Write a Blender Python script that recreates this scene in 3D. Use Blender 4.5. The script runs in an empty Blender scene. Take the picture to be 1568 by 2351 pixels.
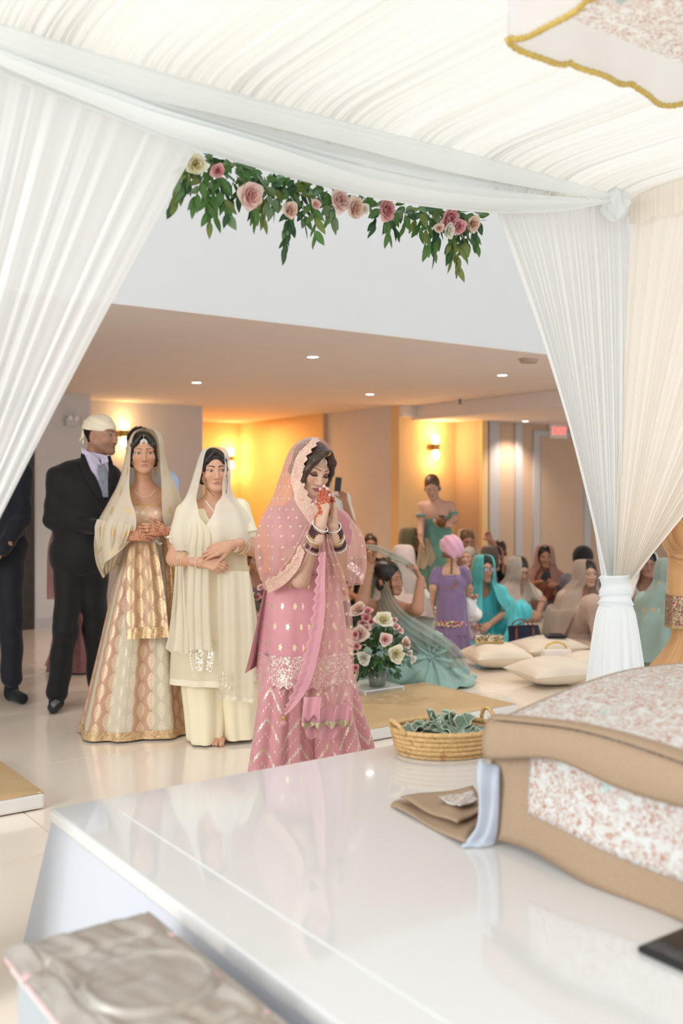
import bpy, bmesh, math, random
import numpy as np
from mathutils import Vector, Matrix

SC = bpy.context.scene
COL = SC.collection
R = math.radians
pi = math.pi

# ------------------------------------------------------------------ camera, world, lights, exposure
EYE = 1.32
FPX = 35.0 / 36.0 * 2351.0
cam_d = bpy.data.cameras.new('camera')
cam = bpy.data.objects.new('camera', cam_d)
COL.objects.link(cam)
cam.location = (0, 0, EYE)
cam.rotation_euler = (pi / 2, 0, 0)
cam_d.sensor_fit = 'VERTICAL'
cam_d.sensor_height = 36.0
cam_d.sensor_width = 24.0
cam_d.lens = 35.0
cam_d.shift_y = -0.0172
cam_d.clip_start = 0.05
cam_d.clip_end = 80
cam_d.dof.use_dof = True
cam_d.dof.focus_distance = 4.4
cam_d.dof.aperture_fstop = 1.9
SC.camera = cam

world = bpy.data.worlds.new('world')
SC.world = world
world.use_nodes = True
bg = world.node_tree.nodes['Background']
bg.inputs[0].default_value = (0.93, 0.965, 1.0, 1)
bg.inputs[1].default_value = 1.42
SC.view_settings.view_transform = 'Standard'
SC.view_settings.look = 'None'
SC.view_settings.exposure = 0.0
SC.view_settings.gamma = 1.0
SC.view_settings.use_curve_mapping = False
SC.cycles.use_denoising = True
SC.cycles.max_bounces = 10
SC.cycles.transparent_max_bounces = 24
SC.cycles.sample_clamp_indirect = 6.0


def lamp(name, kind, loc, energy, color=(1, 1, 1), size=1.0, rot=(0, 0, 0), size_y=None):
    d = bpy.data.lights.new(name, kind)
    d.energy = energy
    d.color = color
    if kind == 'AREA':
        d.size = size
        if size_y:
            d.shape = 'RECTANGLE'
            d.size_y = size_y
    elif kind in ('POINT', 'SPOT'):
        d.shadow_soft_size = size
    o = bpy.data.objects.new(name, d)
    COL.objects.link(o)
    o.location = loc
    o.rotation_euler = rot
    return o


# area lamp added out of view for cool daylight from front left; no window built
day_lamp = lamp('offscreen_daylight', 'AREA', (-4.6, -1.6, 2.7), 270, (0.95, 0.98, 1.0), 3.0, (R(66), 0, R(-62)), 2.6)

# ------------------------------------------------------------------ geometry helpers
D1 = np.array([0.814, 0.581, 0.0])     # along the dais front, away to the right
D2 = np.array([0.581, -0.814, 0.0])    # from the dais front towards the viewer
P0 = np.array([-0.835, 2.855, 0.0])    # far left corner of the dais


def W(u, v, z=0.0):
    p = P0 + D1 * u + D2 * v
    return Vector((p[0], p[1], z))


ROT_UV = math.atan2(D1[1], D1[0])


def at(px, py, Y):
    return Vector(((px - 784.0) * Y / FPX, Y, EYE + (1135.0 - py) * Y / FPX))


def onz(px, py, z=0.0):
    Y = (EYE - z) * FPX / (py - 1135.0)
    return at(px, py, Y)


def onplane(px, py, K, d=(0.814, 0.581)):
    rx = (px - 784.0) / FPX
    Y = (K[0] * d[1] - K[1] * d[0]) / (rx * d[1] - d[0])
    return at(px, py, Y)


def tag(o, label=None, cat=None, group=None, kind=None):
    if label:
        o['label'] = label
    if cat:
        o['category'] = cat
    if group:
        o['group'] = group
    if kind:
        o['kind'] = kind
    return o


def thing(name, label, cat, loc=(0, 0, 0), rz=0.0, group=None):
    o = bpy.data.objects.new(name, None)
    o.empty_display_size = 0.1
    COL.objects.link(o)
    o.location = loc
    o.rotation_euler = (0, 0, rz)
    return tag(o, label, cat, group)


def link(name, me, m=None, parent=None, smooth=True):
    o = bpy.data.objects.new(name, me)
    COL.objects.link(o)
    if m is not None:
        for x in (m if isinstance(m, (list, tuple)) else [m]):
            me.materials.append(x)
    if parent is not None:
        o.parent = parent
    if smooth and len(me.polygons):
        me.polygons.foreach_set('use_smooth', np.ones(len(me.polygons), dtype=bool))
    return o


def mesh_np(name, V, F, uv=None, colors=None):
    """V n x 3, F list/array of quads or tris; uv per vertex; colors per vertex (rgb)."""
    me = bpy.data.meshes.new(name)
    V = np.asarray(V, dtype=np.float32)
    F = np.asarray(F, dtype=np.int32)
    n = F.shape[1]
    me.vertices.add(len(V))
    me.vertices.foreach_set('co', V.ravel())
    me.loops.add(F.size)
    me.loops.foreach_set('vertex_index', F.ravel())
    me.polygons.add(len(F))
    me.polygons.foreach_set('loop_start', np.arange(0, F.size, n, dtype=np.int32))
    me.polygons.foreach_set('loop_total', np.full(len(F), n, dtype=np.int32))
    if uv is not None:
        l = me.uv_layers.new(name='UVMap')
        l.data.foreach_set('uv', np.asarray(uv, dtype=np.float32)[F.ravel()].ravel())
    me.update(calc_edges=True)
    if colors is not None:
        a = me.color_attributes.new('Col', 'FLOAT_COLOR', 'POINT')
        c = np.ones((len(V), 4), dtype=np.float32)
        c[:, :3] = colors
        a.data.foreach_set('color', c.ravel())
    return me


def grid_mesh(name, P, closed=False, uv=None, flip=False, colors=None):
    """P: rows x cols x 3 grid of points -> quad mesh with metre UVs."""
    P = np.asarray(P, dtype=np.float64)
    r, c = P.shape[:2]
    if closed:
        P = np.concatenate([P, P[:, :1]], axis=1)
        c += 1
    if uv is None:
        du = np.linalg.norm(np.diff(P, axis=1), axis=2)
        du = np.concatenate([np.zeros((r, 1)), np.cumsum(du, axis=1)], axis=1)
        mu = du[:, -1].max()
        u = du / np.maximum(du[:, -1:], 1e-6) * mu
        dv = np.linalg.norm(np.diff(P, axis=0), axis=2).mean(axis=1)
        v = np.concatenate([[0], np.cumsum(dv)])
        uv = np.stack([u, np.repeat(v[:, None], c, axis=1)], axis=2)
    idx = np.arange(r * c).reshape(r, c)
    a, b, d, e = idx[:-1, :-1], idx[:-1, 1:], idx[1:, 1:], idx[1:, :-1]
    F = np.stack([a, b, d, e], axis=2).reshape(-1, 4)
    if flip:
        F = F[:, ::-1]
    return mesh_np(name, P.reshape(-1, 3), F, uv.reshape(-1, 2), colors)


def spline(keys, n):
    """Catmull-Rom through key rows (k x m) -> n x m."""
    K = np.asarray(keys, dtype=np.float64)
    k = len(K)
    if k == 2:
        t = np.linspace(0, 1, n)[:, None]
        return K[0] * (1 - t) + K[1] * t
    E = np.concatenate([[2 * K[0] - K[1]], K, [2 * K[-1] - K[-2]]])
    s = np.linspace(0, k - 1 - 1e-9, n)
    i = s.astype(int)
    t = (s - i)[:, None]
    a, b, c, d = E[i], E[i + 1], E[i + 2], E[i + 3]
    return 0.5 * (2 * b + (c - a) * t + (2 * a - 5 * b + 4 * c - d) * t ** 2 + (3 * b - a - 3 * c + d) * t ** 3)


class MB:
    """collects simple solids into ONE mesh"""

    def __init__(self):
        self.bm = bmesh.new()

    def _new(self, geo, mtx):
        bmesh.ops.transform(self.bm, matrix=mtx, verts=geo)

    def box(self, c, s, rz=0.0, bev=0.0, rot=None):
        g = bmesh.ops.create_cube(self.bm, size=1.0)['verts']
        m = Matrix.Translation(Vector(c)) @ (rot.to_4x4() if rot is not None else Matrix.Rotation(rz, 4, 'Z')) @ Matrix.Diagonal((s[0], s[1], s[2], 1))
        self._new(g, m)
        if bev > 0:
            es = list({e for v in g for e in v.link_edges})
            bmesh.ops.bevel(self.bm, geom=es, offset=bev, segments=2, affect='EDGES', profile=0.6)
        return self

    def cyl(self, p0, p1, r0, r1=None, seg=16):
        p0, p1 = Vector(p0), Vector(p1)
        d = p1 - p0
        g = bmesh.ops.create_cone(self.bm, cap_ends=True, segments=seg, radius1=r0, radius2=r0 if r1 is None else r1, depth=d.length)['verts']
        m = Matrix.Translation((p0 + p1) / 2) @ d.to_track_quat('Z', 'Y').to_matrix().to_4x4()
        self._new(g, m)
        return self

    def sph(self, c, r, seg=16, s=(1, 1, 1), rot=None):
        g = bmesh.ops.create_uvsphere(self.bm, u_segments=seg, v_segments=max(6, seg // 2), radius=r)['verts']
        m = Matrix.Translation(Vector(c)) @ (rot.to_4x4() if rot is not None else Matrix.Identity(4)) @ Matrix.Diagonal((s[0], s[1], s[2], 1))
        self._new(g, m)
        return self

    def poly(self, pts):
        self.bm.faces.new([self.bm.verts.new(p) for p in pts])
        return self

    def mesh(self, name):
        me = bpy.data.meshes.new(name)
        bmesh.ops.recalc_face_normals(self.bm, faces=self.bm.faces[:])
        self.bm.to_mesh(me)
        self.bm.free()
        return me

    def build(self, name, m=None, parent=None, smooth=False):
        return link(name, self.mesh(name), m, parent, smooth)


def tube_mesh(name, path, rad, seg=8, closed=False, cap=True):
    P = np.asarray(path, dtype=np.float64)
    n = len(P)
    rad = np.broadcast_to(np.asarray(rad, dtype=np.float64), (n,))
    T = np.gradient(P, axis=0)
    if closed:
        T = np.roll(P, -1, 0) - np.roll(P, 1, 0)
    T /= np.maximum(np.linalg.norm(T, axis=1, keepdims=True), 1e-9)
    ref = np.array([0, 0, 1.0]) if abs(T[:, 2]).mean() < 0.8 else np.array([0, 1.0, 0])
    A = np.cross(T, ref)
    A /= np.maximum(np.linalg.norm(A, axis=1, keepdims=True), 1e-9)
    B = np.cross(T, A)
    th = np.linspace(0, 2 * pi, seg, endpoint=False)
    G = P[:, None] + rad[:, None, None] * (np.cos(th)[None, :, None] * A[:, None] + np.sin(th)[None, :, None] * B[:, None])
    if closed:
        G = np.concatenate([G, G[:1]])
    elif cap:
        G = np.concatenate([np.repeat(P[:1, None], seg, 1), G, np.repeat(P[-1:, None], seg, 1)])
    return grid_mesh(name, G, closed=True)


def solidify(o, t=0.003, off=0.0):
    md = o.modifiers.new('thickness', 'SOLIDIFY')
    md.thickness = t
    md.offset = off
    return o


def copy_tree(o, parent=None):
    c = o.copy()
    COL.objects.link(c)
    if parent is not None:
        c.parent = parent
    for ch in list(o.children):
        copy_tree(ch, c)
    return c


# ------------------------------------------------------------------ materials
class N:
    """tiny node-graph writer"""

    def __init__(self, name):
        self.m = bpy.data.materials.new(name)
        self.m.use_nodes = True
        self.t = self.m.node_tree
        self.b = self.t.nodes['Principled BSDF']
        self.out = self.t.nodes['Material Output']
        self._uv = None

    def node(self, typ, **kw):
        n = self.t.nodes.new(typ)
        for k, v in kw.items():
            setattr(n, k, v)
        return n

    def put(self, sock, v):
        if isinstance(v, (int, float)):
            sock.default_value = v
        elif isinstance(v, (tuple, list)):
            sock.default_value = tuple(v) + ((1,) if len(v) == 3 and len(sock.default_value) == 4 else ())
        else:
            self.t.links.new(v, sock)

    def ma(self, op, a, b=0.0, c=None):
        n = self.node('ShaderNodeMath', operation=op)
        self.put(n.inputs[0], a)
        self.put(n.inputs[1], b)
        if c is not None:
            self.put(n.inputs[2], c)
        return n.outputs[0]

    def uv(self):
        if self._uv is None:
            tc = self.node('ShaderNodeTexCoord')
            sp = self.node('ShaderNodeSeparateXYZ')
            self.t.links.new(tc.outputs['UV'], sp.inputs[0])
            self._uv = (sp.outputs[0], sp.outputs[1])
            self._tc = tc
        return self._uv

    def vec(self, x, y, z=0.0):
        n = self.node('ShaderNodeCombineXYZ')
        self.put(n.inputs[0], x)
        self.put(n.inputs[1], y)
        self.put(n.inputs[2], z)
        return n.outputs[0]

    def obj(self):
        return self.node('ShaderNodeTexCoord').outputs['Object']

    def noise(self, vec=None, scale=5.0, detail=2.0, rough=0.5, dist=0.0):
        n = self.node('ShaderNodeTexNoise')
        if vec is not None:
            self.t.links.new(vec, n.inputs['Vector'])
        n.inputs['Scale'].default_value = scale
        n.inputs['Detail'].default_value = detail
        n.inputs['Roughness'].default_value = rough
        n.inputs['Distortion'].default_value = dist
        return n.outputs[0]

    def voro(self, vec=None, scale=5.0, feature='F1'):
        n = self.node('ShaderNodeTexVoronoi', feature=feature)
        if vec is not None:
            self.t.links.new(vec, n.inputs['Vector'])
        n.inputs['Scale'].default_value = scale
        return n

    def ramp(self, fac, stops, interp='LINEAR'):
        n = self.node('ShaderNodeValToRGB')
        n.color_ramp.interpolation = interp
        el = n.color_ramp.elements
        el[0].position, el[0].color = stops[0][0], tuple(stops[0][1]) + (1,)
        el[1].position, el[1].color = stops[-1][0], tuple(stops[-1][1]) + (1,)
        for p, c in stops[1:-1]:
            e = el.new(p)
            e.color = tuple(c) + (1,)
        self.put(n.inputs[0], fac)
        return n.outputs[0]

    def mix(self, fac, a, b):
        n = self.node('ShaderNodeMix', data_type='RGBA')
        self.put(n.inputs[0], fac)
        self.put(n.inputs[6], a)
        self.put(n.inputs[7], b)
        return n.outputs[2]

    def step(self, a, edge, soft):
        """1 where a < edge"""
        n = self.node('ShaderNodeMapRange', interpolation_type='SMOOTHSTEP')
        self.put(n.inputs[0], a)
        n.inputs[1].default_value = edge - soft
        n.inputs[2].default_value = edge + soft
        n.inputs[3].default_value = 1.0
        n.inputs[4].default_value = 0.0
        return n.outputs[0]

    def bump(self, h, strength=0.3, dist=0.002):
        n = self.node('ShaderNodeBump')
        n.inputs['Strength'].default_value = strength
        n.inputs['Distance'].default_value = dist
        self.put(n.inputs['Height'], h)
        self.t.links.new(n.outputs[0], self.b.inputs['Normal'])
        return n.outputs[0]

    def base(self, c):
        self.put(self.b.inputs['Base Color'], c)
        return self

    def set(self, **kw):
        for k, v in kw.items():
            self.put(self.b.inputs[k.replace('_', ' ')], v)
        return self

    def thin(self, color, transl=0.4, alpha=1.0):
        """cloth: principled mixed with translucency, and partly see-through when alpha < 1"""
        L = self.t.links
        sh = self.b.outputs[0]
        if transl > 0:
            tr = self.node('ShaderNodeBsdfTranslucent')
            self.put(tr.inputs[0], color)
            mx = self.node('ShaderNodeMixShader')
            mx.inputs[0].default_value = transl
            L.new(sh, mx.inputs[1])
            L.new(tr.outputs[0], mx.inputs[2])
            sh = mx.outputs[0]
        if not (isinstance(alpha, (int, float)) and alpha >= 1.0):
            tp = self.node('ShaderNodeBsdfTransparent')
            mx = self.node('ShaderNodeMixShader')
            self.put(mx.inputs[0], alpha)
            L.new(tp.outputs[0], mx.inputs[1])
            L.new(sh, mx.inputs[2])
            sh = mx.outputs[0]
        L.new(sh, self.out.inputs[0])
        return self


def lin(r, g, b):
    f = lambda c: c / 12.92 if c <= 0.04045 else ((c + 0.055) / 1.055) ** 2.4
    return (f(r / 255.0), f(g / 255.0), f(b / 255.0))


def plain(name, rgb, rough=0.6, metal=0.0, **kw):
    n = N(name)
    n.base(rgb)
    n.set(Roughness=rough, Metallic=metal, **kw)
    return n.m


def grainy(name, rgb, rough=0.6, var=0.08, scale=30, bump=0.1, **kw):
    n = N(name)
    f = n.noise(n.obj(), scale, 3)
    lo = tuple(max(0, c * (1 - var)) for c in rgb)
    hi = tuple(min(1, c * (1 + var)) for c in rgb)
    n.base(n.ramp(f, [(0.3, lo), (0.7, hi)]))
    n.set(Roughness=rough, **kw)
    n.bump(f, bump, 0.003)
    return n.m


def cloth(name, rgb, rough=0.75, transl=0.0, alpha=1.0, sheen=0.3, var=0.06, scale=14, weave=True):
    n = N(name)
    f = n.noise(n.obj(), scale, 3)
    lo = tuple(max(0, c * (1 - var)) for c in rgb)
    hi = tuple(min(1, c * (1 + var)) for c in rgb)
    col = n.ramp(f, [(0.3, lo), (0.7, hi)])
    n.base(col)
    n.set(Roughness=rough)
    n.b.inputs['Sheen Weight'].default_value = sheen
    n.b.inputs['Specular IOR Level'].default_value = 0.25
    if weave:
        n.bump(n.noise(n.obj(), 260, 1), 0.12, 0.001)
    if transl > 0 or alpha < 1:
        n.thin(col, transl, alpha)
    return n.m


def glow(name, rgb, strength):
    n = N(name)
    n.base((0.8, 0.8, 0.8))
    n.b.inputs['Emission Color'].default_value = tuple(rgb) + (1,)
    n.b.inputs['Emission Strength'].default_value = strength
    return n.m
# ------------------------------------------------------------------ the room
rng = random.Random(7)
npr = np.random.default_rng(11)
CEIL = 2.33


def ux(px, v):
    rx = (px - 784.0) / FPX
    t = (v - 0.485 - 2.324) / (rx * 0.581 - 0.814)
    return (rx * t + 0.835) * 0.814 + (t - 2.855) * 0.581


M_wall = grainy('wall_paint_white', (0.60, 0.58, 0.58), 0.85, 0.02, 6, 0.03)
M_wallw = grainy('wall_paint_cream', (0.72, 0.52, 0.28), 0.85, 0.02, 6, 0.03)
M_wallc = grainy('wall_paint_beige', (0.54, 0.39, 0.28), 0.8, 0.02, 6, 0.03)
M_trim = plain('trim_paint', (0.48, 0.47, 0.48), 0.45)
M_ceil = grainy('ceiling_paint', (0.76, 0.69, 0.66), 0.9, 0.02, 8, 0.02)
M_dark = grainy('dark_stained_wood', (0.03, 0.022, 0.016), 0.5, 0.2, 12, 0.1)
M_upper = grainy('upper_wall_paint', (0.58, 0.585, 0.58), 0.85, 0.01, 5, 0.02)

nf = N('glossy_white_floor')
_f = nf.noise(nf.obj(), 1.2, 2)
nf.base(nf.ramp(_f, [(0.3, (0.84, 0.73, 0.60)), (0.7, (0.88, 0.77, 0.64))]))
nf.set(Roughness=0.16)
nf.b.inputs['Coat Weight'].default_value = 0.3
M_floor = nf.m

# floor of wide white vinyl sheets, thin joints between them
floor = thing('floor', None, None)
tag(floor, kind='structure')
mb = MB()
mb.box((0, 0, -0.03), (24, 22, 0.05))
f0 = mb.build('floor_base', M_floor, floor)
f0.location = W(3.5, -3.0)
f0.rotation_euler.z = ROT_UV
sheet = MB().box((0, 0, 0), (2.394, 1.194, 0.006)).mesh('floor_sheet')
sheet.materials.append(M_floor)
for i in range(-2, 5):
    for j in range(-10, 4):
        o = link('sheet', sheet, None, floor, smooth=False)
        o.location = W(i * 2.4 + 0.35 + (j % 2) * 1.2, j * 1.2 - 0.2, -0.003)
        o.rotation_euler.z = ROT_UV


def wallbox(name, u0, u1, v0, v1, z0, z1, m, parent=None):
    mb = MB()
    mb.box((0, 0, 0), (u1 - u0, v1 - v0, z1 - z0))
    o = mb.build(name, m, parent)
    o.location = W((u0 + u1) / 2, (v0 + v1) / 2, (z0 + z1) / 2)
    o.rotation_euler.z = ROT_UV
    if parent is None:
        tag(o, kind='structure')
    return o


wallbox('wall_upper', -6, 13, -2.36, -2.16, CEIL, 5.6, M_upper)
wallbox('ceiling', -6, 14, -11.5, -2.362, CEIL + 0.001, CEIL + 0.15, M_ceil)
wallbox('ceiling_edge', -6, 13, -2.3615, -2.161, CEIL - 0.004, CEIL - 0.0005, M_ceil)
vL, vA, vN, vB, vC = -6.88, -7.48, -9.56, -6.02, -5.61
uL0, uL1 = ux(78, vL), ux(208, vL)
wallbox('wall_left', uL0, uL1, vA - 0.15, vL, 0, CEIL, M_wall)
wallbox('wall_far_left', -5.5, uL0 - 0.02, vL - 0.15, vL - 0.02, 0, CEIL, M_dark)
wallbox('trim_1', uL0 - 0.14, uL0 - 0.001, vL - 0.018, vL + 0.02, 0.0, CEIL, M_dark)
uA0, uA1, uA2 = uL1, ux(465, vA), ux(740, vA)
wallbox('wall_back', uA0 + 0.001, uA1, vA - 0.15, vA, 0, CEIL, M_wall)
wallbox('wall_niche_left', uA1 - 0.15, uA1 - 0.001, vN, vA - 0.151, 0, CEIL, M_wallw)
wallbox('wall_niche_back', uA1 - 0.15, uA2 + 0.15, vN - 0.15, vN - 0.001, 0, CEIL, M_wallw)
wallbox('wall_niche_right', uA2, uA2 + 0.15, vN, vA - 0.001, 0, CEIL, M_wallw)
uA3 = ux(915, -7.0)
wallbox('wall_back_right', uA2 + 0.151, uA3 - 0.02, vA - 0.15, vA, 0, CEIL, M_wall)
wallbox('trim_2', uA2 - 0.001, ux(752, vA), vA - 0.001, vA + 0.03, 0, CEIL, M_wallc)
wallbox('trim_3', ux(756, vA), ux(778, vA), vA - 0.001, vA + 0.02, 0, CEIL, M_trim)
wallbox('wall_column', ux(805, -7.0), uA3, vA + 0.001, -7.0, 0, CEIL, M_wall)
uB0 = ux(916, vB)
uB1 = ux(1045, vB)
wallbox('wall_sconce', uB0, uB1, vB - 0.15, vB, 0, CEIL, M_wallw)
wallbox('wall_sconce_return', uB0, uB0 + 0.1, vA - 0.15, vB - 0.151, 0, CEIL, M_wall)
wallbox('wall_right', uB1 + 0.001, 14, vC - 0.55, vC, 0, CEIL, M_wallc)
wallbox('wall_far_right', 13.0, 13.15, -5.6, 3.0, 0, 5.6, M_wall)
wallbox('wall_outer_left', -5.6, -5.45, -11, -2.4, 0, CEIL, M_wall)
wallbox('ceiling_bulkhead', 6.33, 12.99, vB, -2.37, 2.17, CEIL, M_ceil)
wallbox('ceiling_lintel', uB0, 6.329, vB + 0.001, vB + 0.06, 2.2, CEIL, M_ceil)
wallbox('baseboard_left', uL0, uL1, vL + 0.001, vL + 0.015, 0, 0.1, M_trim)
wallbox('baseboard_back', uA0 + 0.001, uA1, vA + 0.001, vA + 0.015, 0, 0.1, M_trim)

# right wall: pale pilaster strips, slotted hinge post, exit door
n_tr = 4
for a, b in ((1120, 1142), (1180, 1196), (1222, 1236), (1338, 1352)):
    wallbox('trim_%d' % n_tr, ux(a, vC), ux(b, vC), vC + 0.001, vC + 0.03, 0, 2.17 if n_tr < 6 else 2.03, M_trim)
    n_tr += 1
wallbox('trim_%d' % n_tr, ux(1222, vC), ux(1352, vC), vC + 0.001, vC + 0.03, 2.03, 2.09, M_trim)
hp = wallbox('trim_%d' % (n_tr + 1), uB1 - 0.0, uB1 + 0.09, vC + 0.001, vC + 0.05, 0, 2.17, M_wallw)
for k in range(6):
    mb = MB()
    mb.box((0, 0, 0), (0.024, 0.012, 0.30))
    o = mb.build('slot', M_dark, hp)
    o.location = (0.0, 0.022, -1.0 + 0.36 * k)
door = wallbox('door_1', ux(1238, vC), ux(1337, vC), vC + 0.001, vC + 0.02, 0, 2.03, M_wallc)
mb = MB()
mb.box((0, 0, 0), (0.52, 0.05, 0.06), bev=0.01)
o = mb.build('push_bar', plain('bar_beige', (0.45, 0.36, 0.30), 0.4, 0.3), door)
o.location = (0.05, 0.05, 0.0)
for s in (-0.28, 0.3):
    mb = MB()
    mb.box((0, 0, 0), (0.07, 0.06, 0.09), bev=0.012)
    o = mb.build('push_bar_end', plain('bar_end', (0.42, 0.34, 0.29), 0.4, 0.3), door)
    o.location = (0.05 + s, 0.045, 0.0)

# exit sign over that door
p = onplane(1276, 991, W(0, vC))
sign = thing('exit_sign', 'lit red exit sign on the wall above the beige door', 'sign', p + Vector(D2) * 0.03, ROT_UV)
mb = MB()
mb.box((0, 0, 0), (0.30, 0.05, 0.17), bev=0.008)
mb.build('housing', plain('sign_white', (0.75, 0.7, 0.66), 0.5), sign)
fc = bpy.data.curves.new('exit_text', 'FONT')
fc.body = 'EXIT'
fc.size = 0.13
fc.extrude = 0.004
fc.align_x = 'CENTER'
fc.align_y = 'CENTER'
to = bpy.data.objects.new('exit_text', fc)
me = bpy.data.meshes.new_from_object(to)
bpy.data.objects.remove(to)
t = link('lettering', me, glow('exit_red', (1.0, 0.012, 0.02), 1.1), sign, smooth=False)
t.location = (0, -0.029, 0)
t.rotation_euler = (pi / 2, 0, 0)
sign.rotation_euler.z = ROT_UV

# emergency light on the left wall
p = onplane(162, 968, W(0, vL)) + Vector(D2) * 0.03
em = thing('emergency_light', 'small white twin-lamp emergency light high on the left wall', 'light', p, ROT_UV)
mb = MB()
mb.box((0, 0, 0), (0.13, 0.06, 0.09), bev=0.01)
mb.build('housing', plain('plastic_grey', (0.55, 0.55, 0.55), 0.5), em)
for s in (-0.03, 0.035):
    mb = MB()
    mb.cyl((s, -0.03, 0.03), (s, -0.055, 0.03), 0.025)
    mb.build('lamp_head', plain('plastic_pale', (0.75, 0.76, 0.78), 0.3), em)

# recessed lights
M_lens = glow('downlight_lens', (1.0, 0.97, 0.9), 9.0)
M_ring = plain('downlight_ring', (0.8, 0.77, 0.72), 0.4)
for i, (px, py, z, lab) in enumerate((
        (718, 818, CEIL, 'recessed ceiling light nearest the upper wall, above the bride'),
        (451, 877, CEIL, 'recessed ceiling light above the girl in cream'),
        (849, 904, CEIL, 'recessed ceiling light in front of the grey column, nearer of two'),
        (879, 949, CEIL, 'recessed ceiling light close to the grey column top'),
        (1153, 860, CEIL, 'recessed ceiling light beside the bulkhead and right curtain'),
        (1206, 966, 2.17, 'recessed light in the lowered bulkhead underside'))):
    p = onz(px, py, z)
    t = thing('ceiling_light', lab, 'light', p, 0, 'recessed ceiling lights')
    th = np.linspace(0, 2 * pi, 25)[:-1]
    tm = tube_mesh('ring', np.stack([0.046 * np.cos(th), 0.046 * np.sin(th), 0 * th - 0.002], 1), 0.007, 6, True)
    link('trim_ring', tm, M_ring, t)
    mb = MB()
    mb.cyl((0, 0, -0.006), (0, 0, -0.001), 0.042, seg=20)
    mb.build('lens', M_lens, t)
    l = lamp('downlight', 'SPOT', p + Vector((0, 0, -0.03)), 62, (1.0, 0.82, 0.66), 0.04)
    l.data.spot_size = R(120)
    l.data.spot_blend = 0.8

# sprinkler and smoke detector
p = at(1056, 926, 10.55)
sp = thing('sprinkler', 'small dark fire sprinkler hanging by the bulkhead face', 'sprinkler', p, 0)
mb = MB()
mb.cyl((0, 0, 0.045), (0, 0, 0), 0.014, 0.008)
mb.cyl((0, 0, 0), (0, 0, -0.006), 0.022)
mb.build('sprinkler_head', plain('sprinkler_metal', (0.10, 0.12, 0.11), 0.4, 0.6), sp)
p = onz(1214, 824, CEIL)
sd = thing('smoke_detector', 'round beige smoke detector on the ceiling beside the right curtain', 'detector', p, 0)
mb = MB()
mb.cyl((0, 0, 0.0), (0, 0, -0.03), 0.075, 0.06, 24)
mb.build('detector_body', plain('detector_beige', (0.42, 0.33, 0.27), 0.5), sd)

# wall sconces: brass cup, frosted globe above and below
M_brass = plain('brass', (0.42, 0.25, 0.07), 0.3, 0.9)
M_globe = glow('warm_globe', (1.0, 0.66, 0.30), 9.0)


def sconce(px, py, K, lab, power):
    p = onplane(px, py, K)
    t = thing('wall_sconce', lab, 'sconce', p + Vector(D2) * 0.07, ROT_UV, 'brass wall sconces')
    mb = MB()
    mb.cyl((0, 0, -0.035), (0, 0, 0.035), 0.045, seg=20)
    mb.build('cup', M_brass, t)
    mb = MB()
    mb.box((0, 0.042, 0), (0.12, 0.05, 0.07), bev=0.01)
    mb.build('bracket', M_brass, t)
    for s in (-1, 1):
        mb = MB()
        mb.sph((0, 0, s * 0.085), 0.055, 16, (0.85, 0.85, 1.1))
        mb.build('globe', M_globe, t, True)
        lamp('sconce_glow', 'POINT', p + Vector(D2) * 0.13 + Vector((0, 0, s * 0.17)), power, (1.0, 0.56, 0.20), 0.05)


sconce(280, 996, W(0, vA), 'brass two-globe wall sconce behind the dark-haired man', 2.2)
sconce(524, 1053, W(0, vN), 'brass two-globe wall sconce in the niche behind the girl in cream', 5)
sconce(991, 1027, W(0, vB), 'brass two-globe wall sconce above the bridesmaid in green', 6)
lamp('niche_fill', 'AREA', W(uA1 + 0.9, -8.6, CEIL - 0.03), 36, (1.0, 0.56, 0.20), 0.6)  # added fill without a fixture, evens out the orange light in the niche
# ------------------------------------------------------------------ the draped canopy over the dais
def fabric(name, rgb, transl, alpha=1.0, rough=0.8):
    n = N(name)
    f = n.noise(n.obj(), 3.0, 2)
    col = n.ramp(f, [(0.3, tuple(c * 0.985 for c in rgb)), (0.7, rgb)])
    n.base(col)
    n.set(Roughness=rough)
    n.b.inputs['Specular IOR Level'].default_value = 0.15
    n.thin(col, transl, alpha)
    return n.m


M_white = fabric('white_drape', (0.95, 0.965, 0.96), 0.5)
M_sheer = fabric('sheer_white_drape', (0.95, 0.965, 0.96), 0.5, 0.88)
M_swag = fabric('white_swag', (0.925, 0.96, 0.965), 0.45)
M_peach = fabric('cream_drape', (0.94, 0.89, 0.815), 0.5)
M_roof = fabric('canopy_lining', (0.93, 0.885, 0.81), 0.75)

TOP = 2.59
KX = (1.25, 4.5, 0)          # the right-hand post of the canopy
UP = ux(1419, -0.03)
UL = -0.45                    # left-hand post


def pleat(n, count, seed, sharp=1.0):
    """irregular gathered-cloth profile, n samples, about `count` folds, range -1..1"""
    g = np.random.default_rng(seed)
    s = np.linspace(0, 1, n)
    w = np.interp(s, np.linspace(0, 1, 24), np.cumsum(g.uniform(0.5, 1.5, 24)))
    w = (w - w[0]) / (w[-1] - w[0])
    y = 0.62 * np.sin(2 * pi * count * w + g.uniform(0, 6)) + 0.28 * np.sin(2 * pi * count * 1.73 * w + g.uniform(0, 6)) + 0.22 * np.sin(2 * pi * count * 0.41 * w + g.uniform(0, 6))
    return np.sign(y) * np.abs(y) ** sharp


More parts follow.
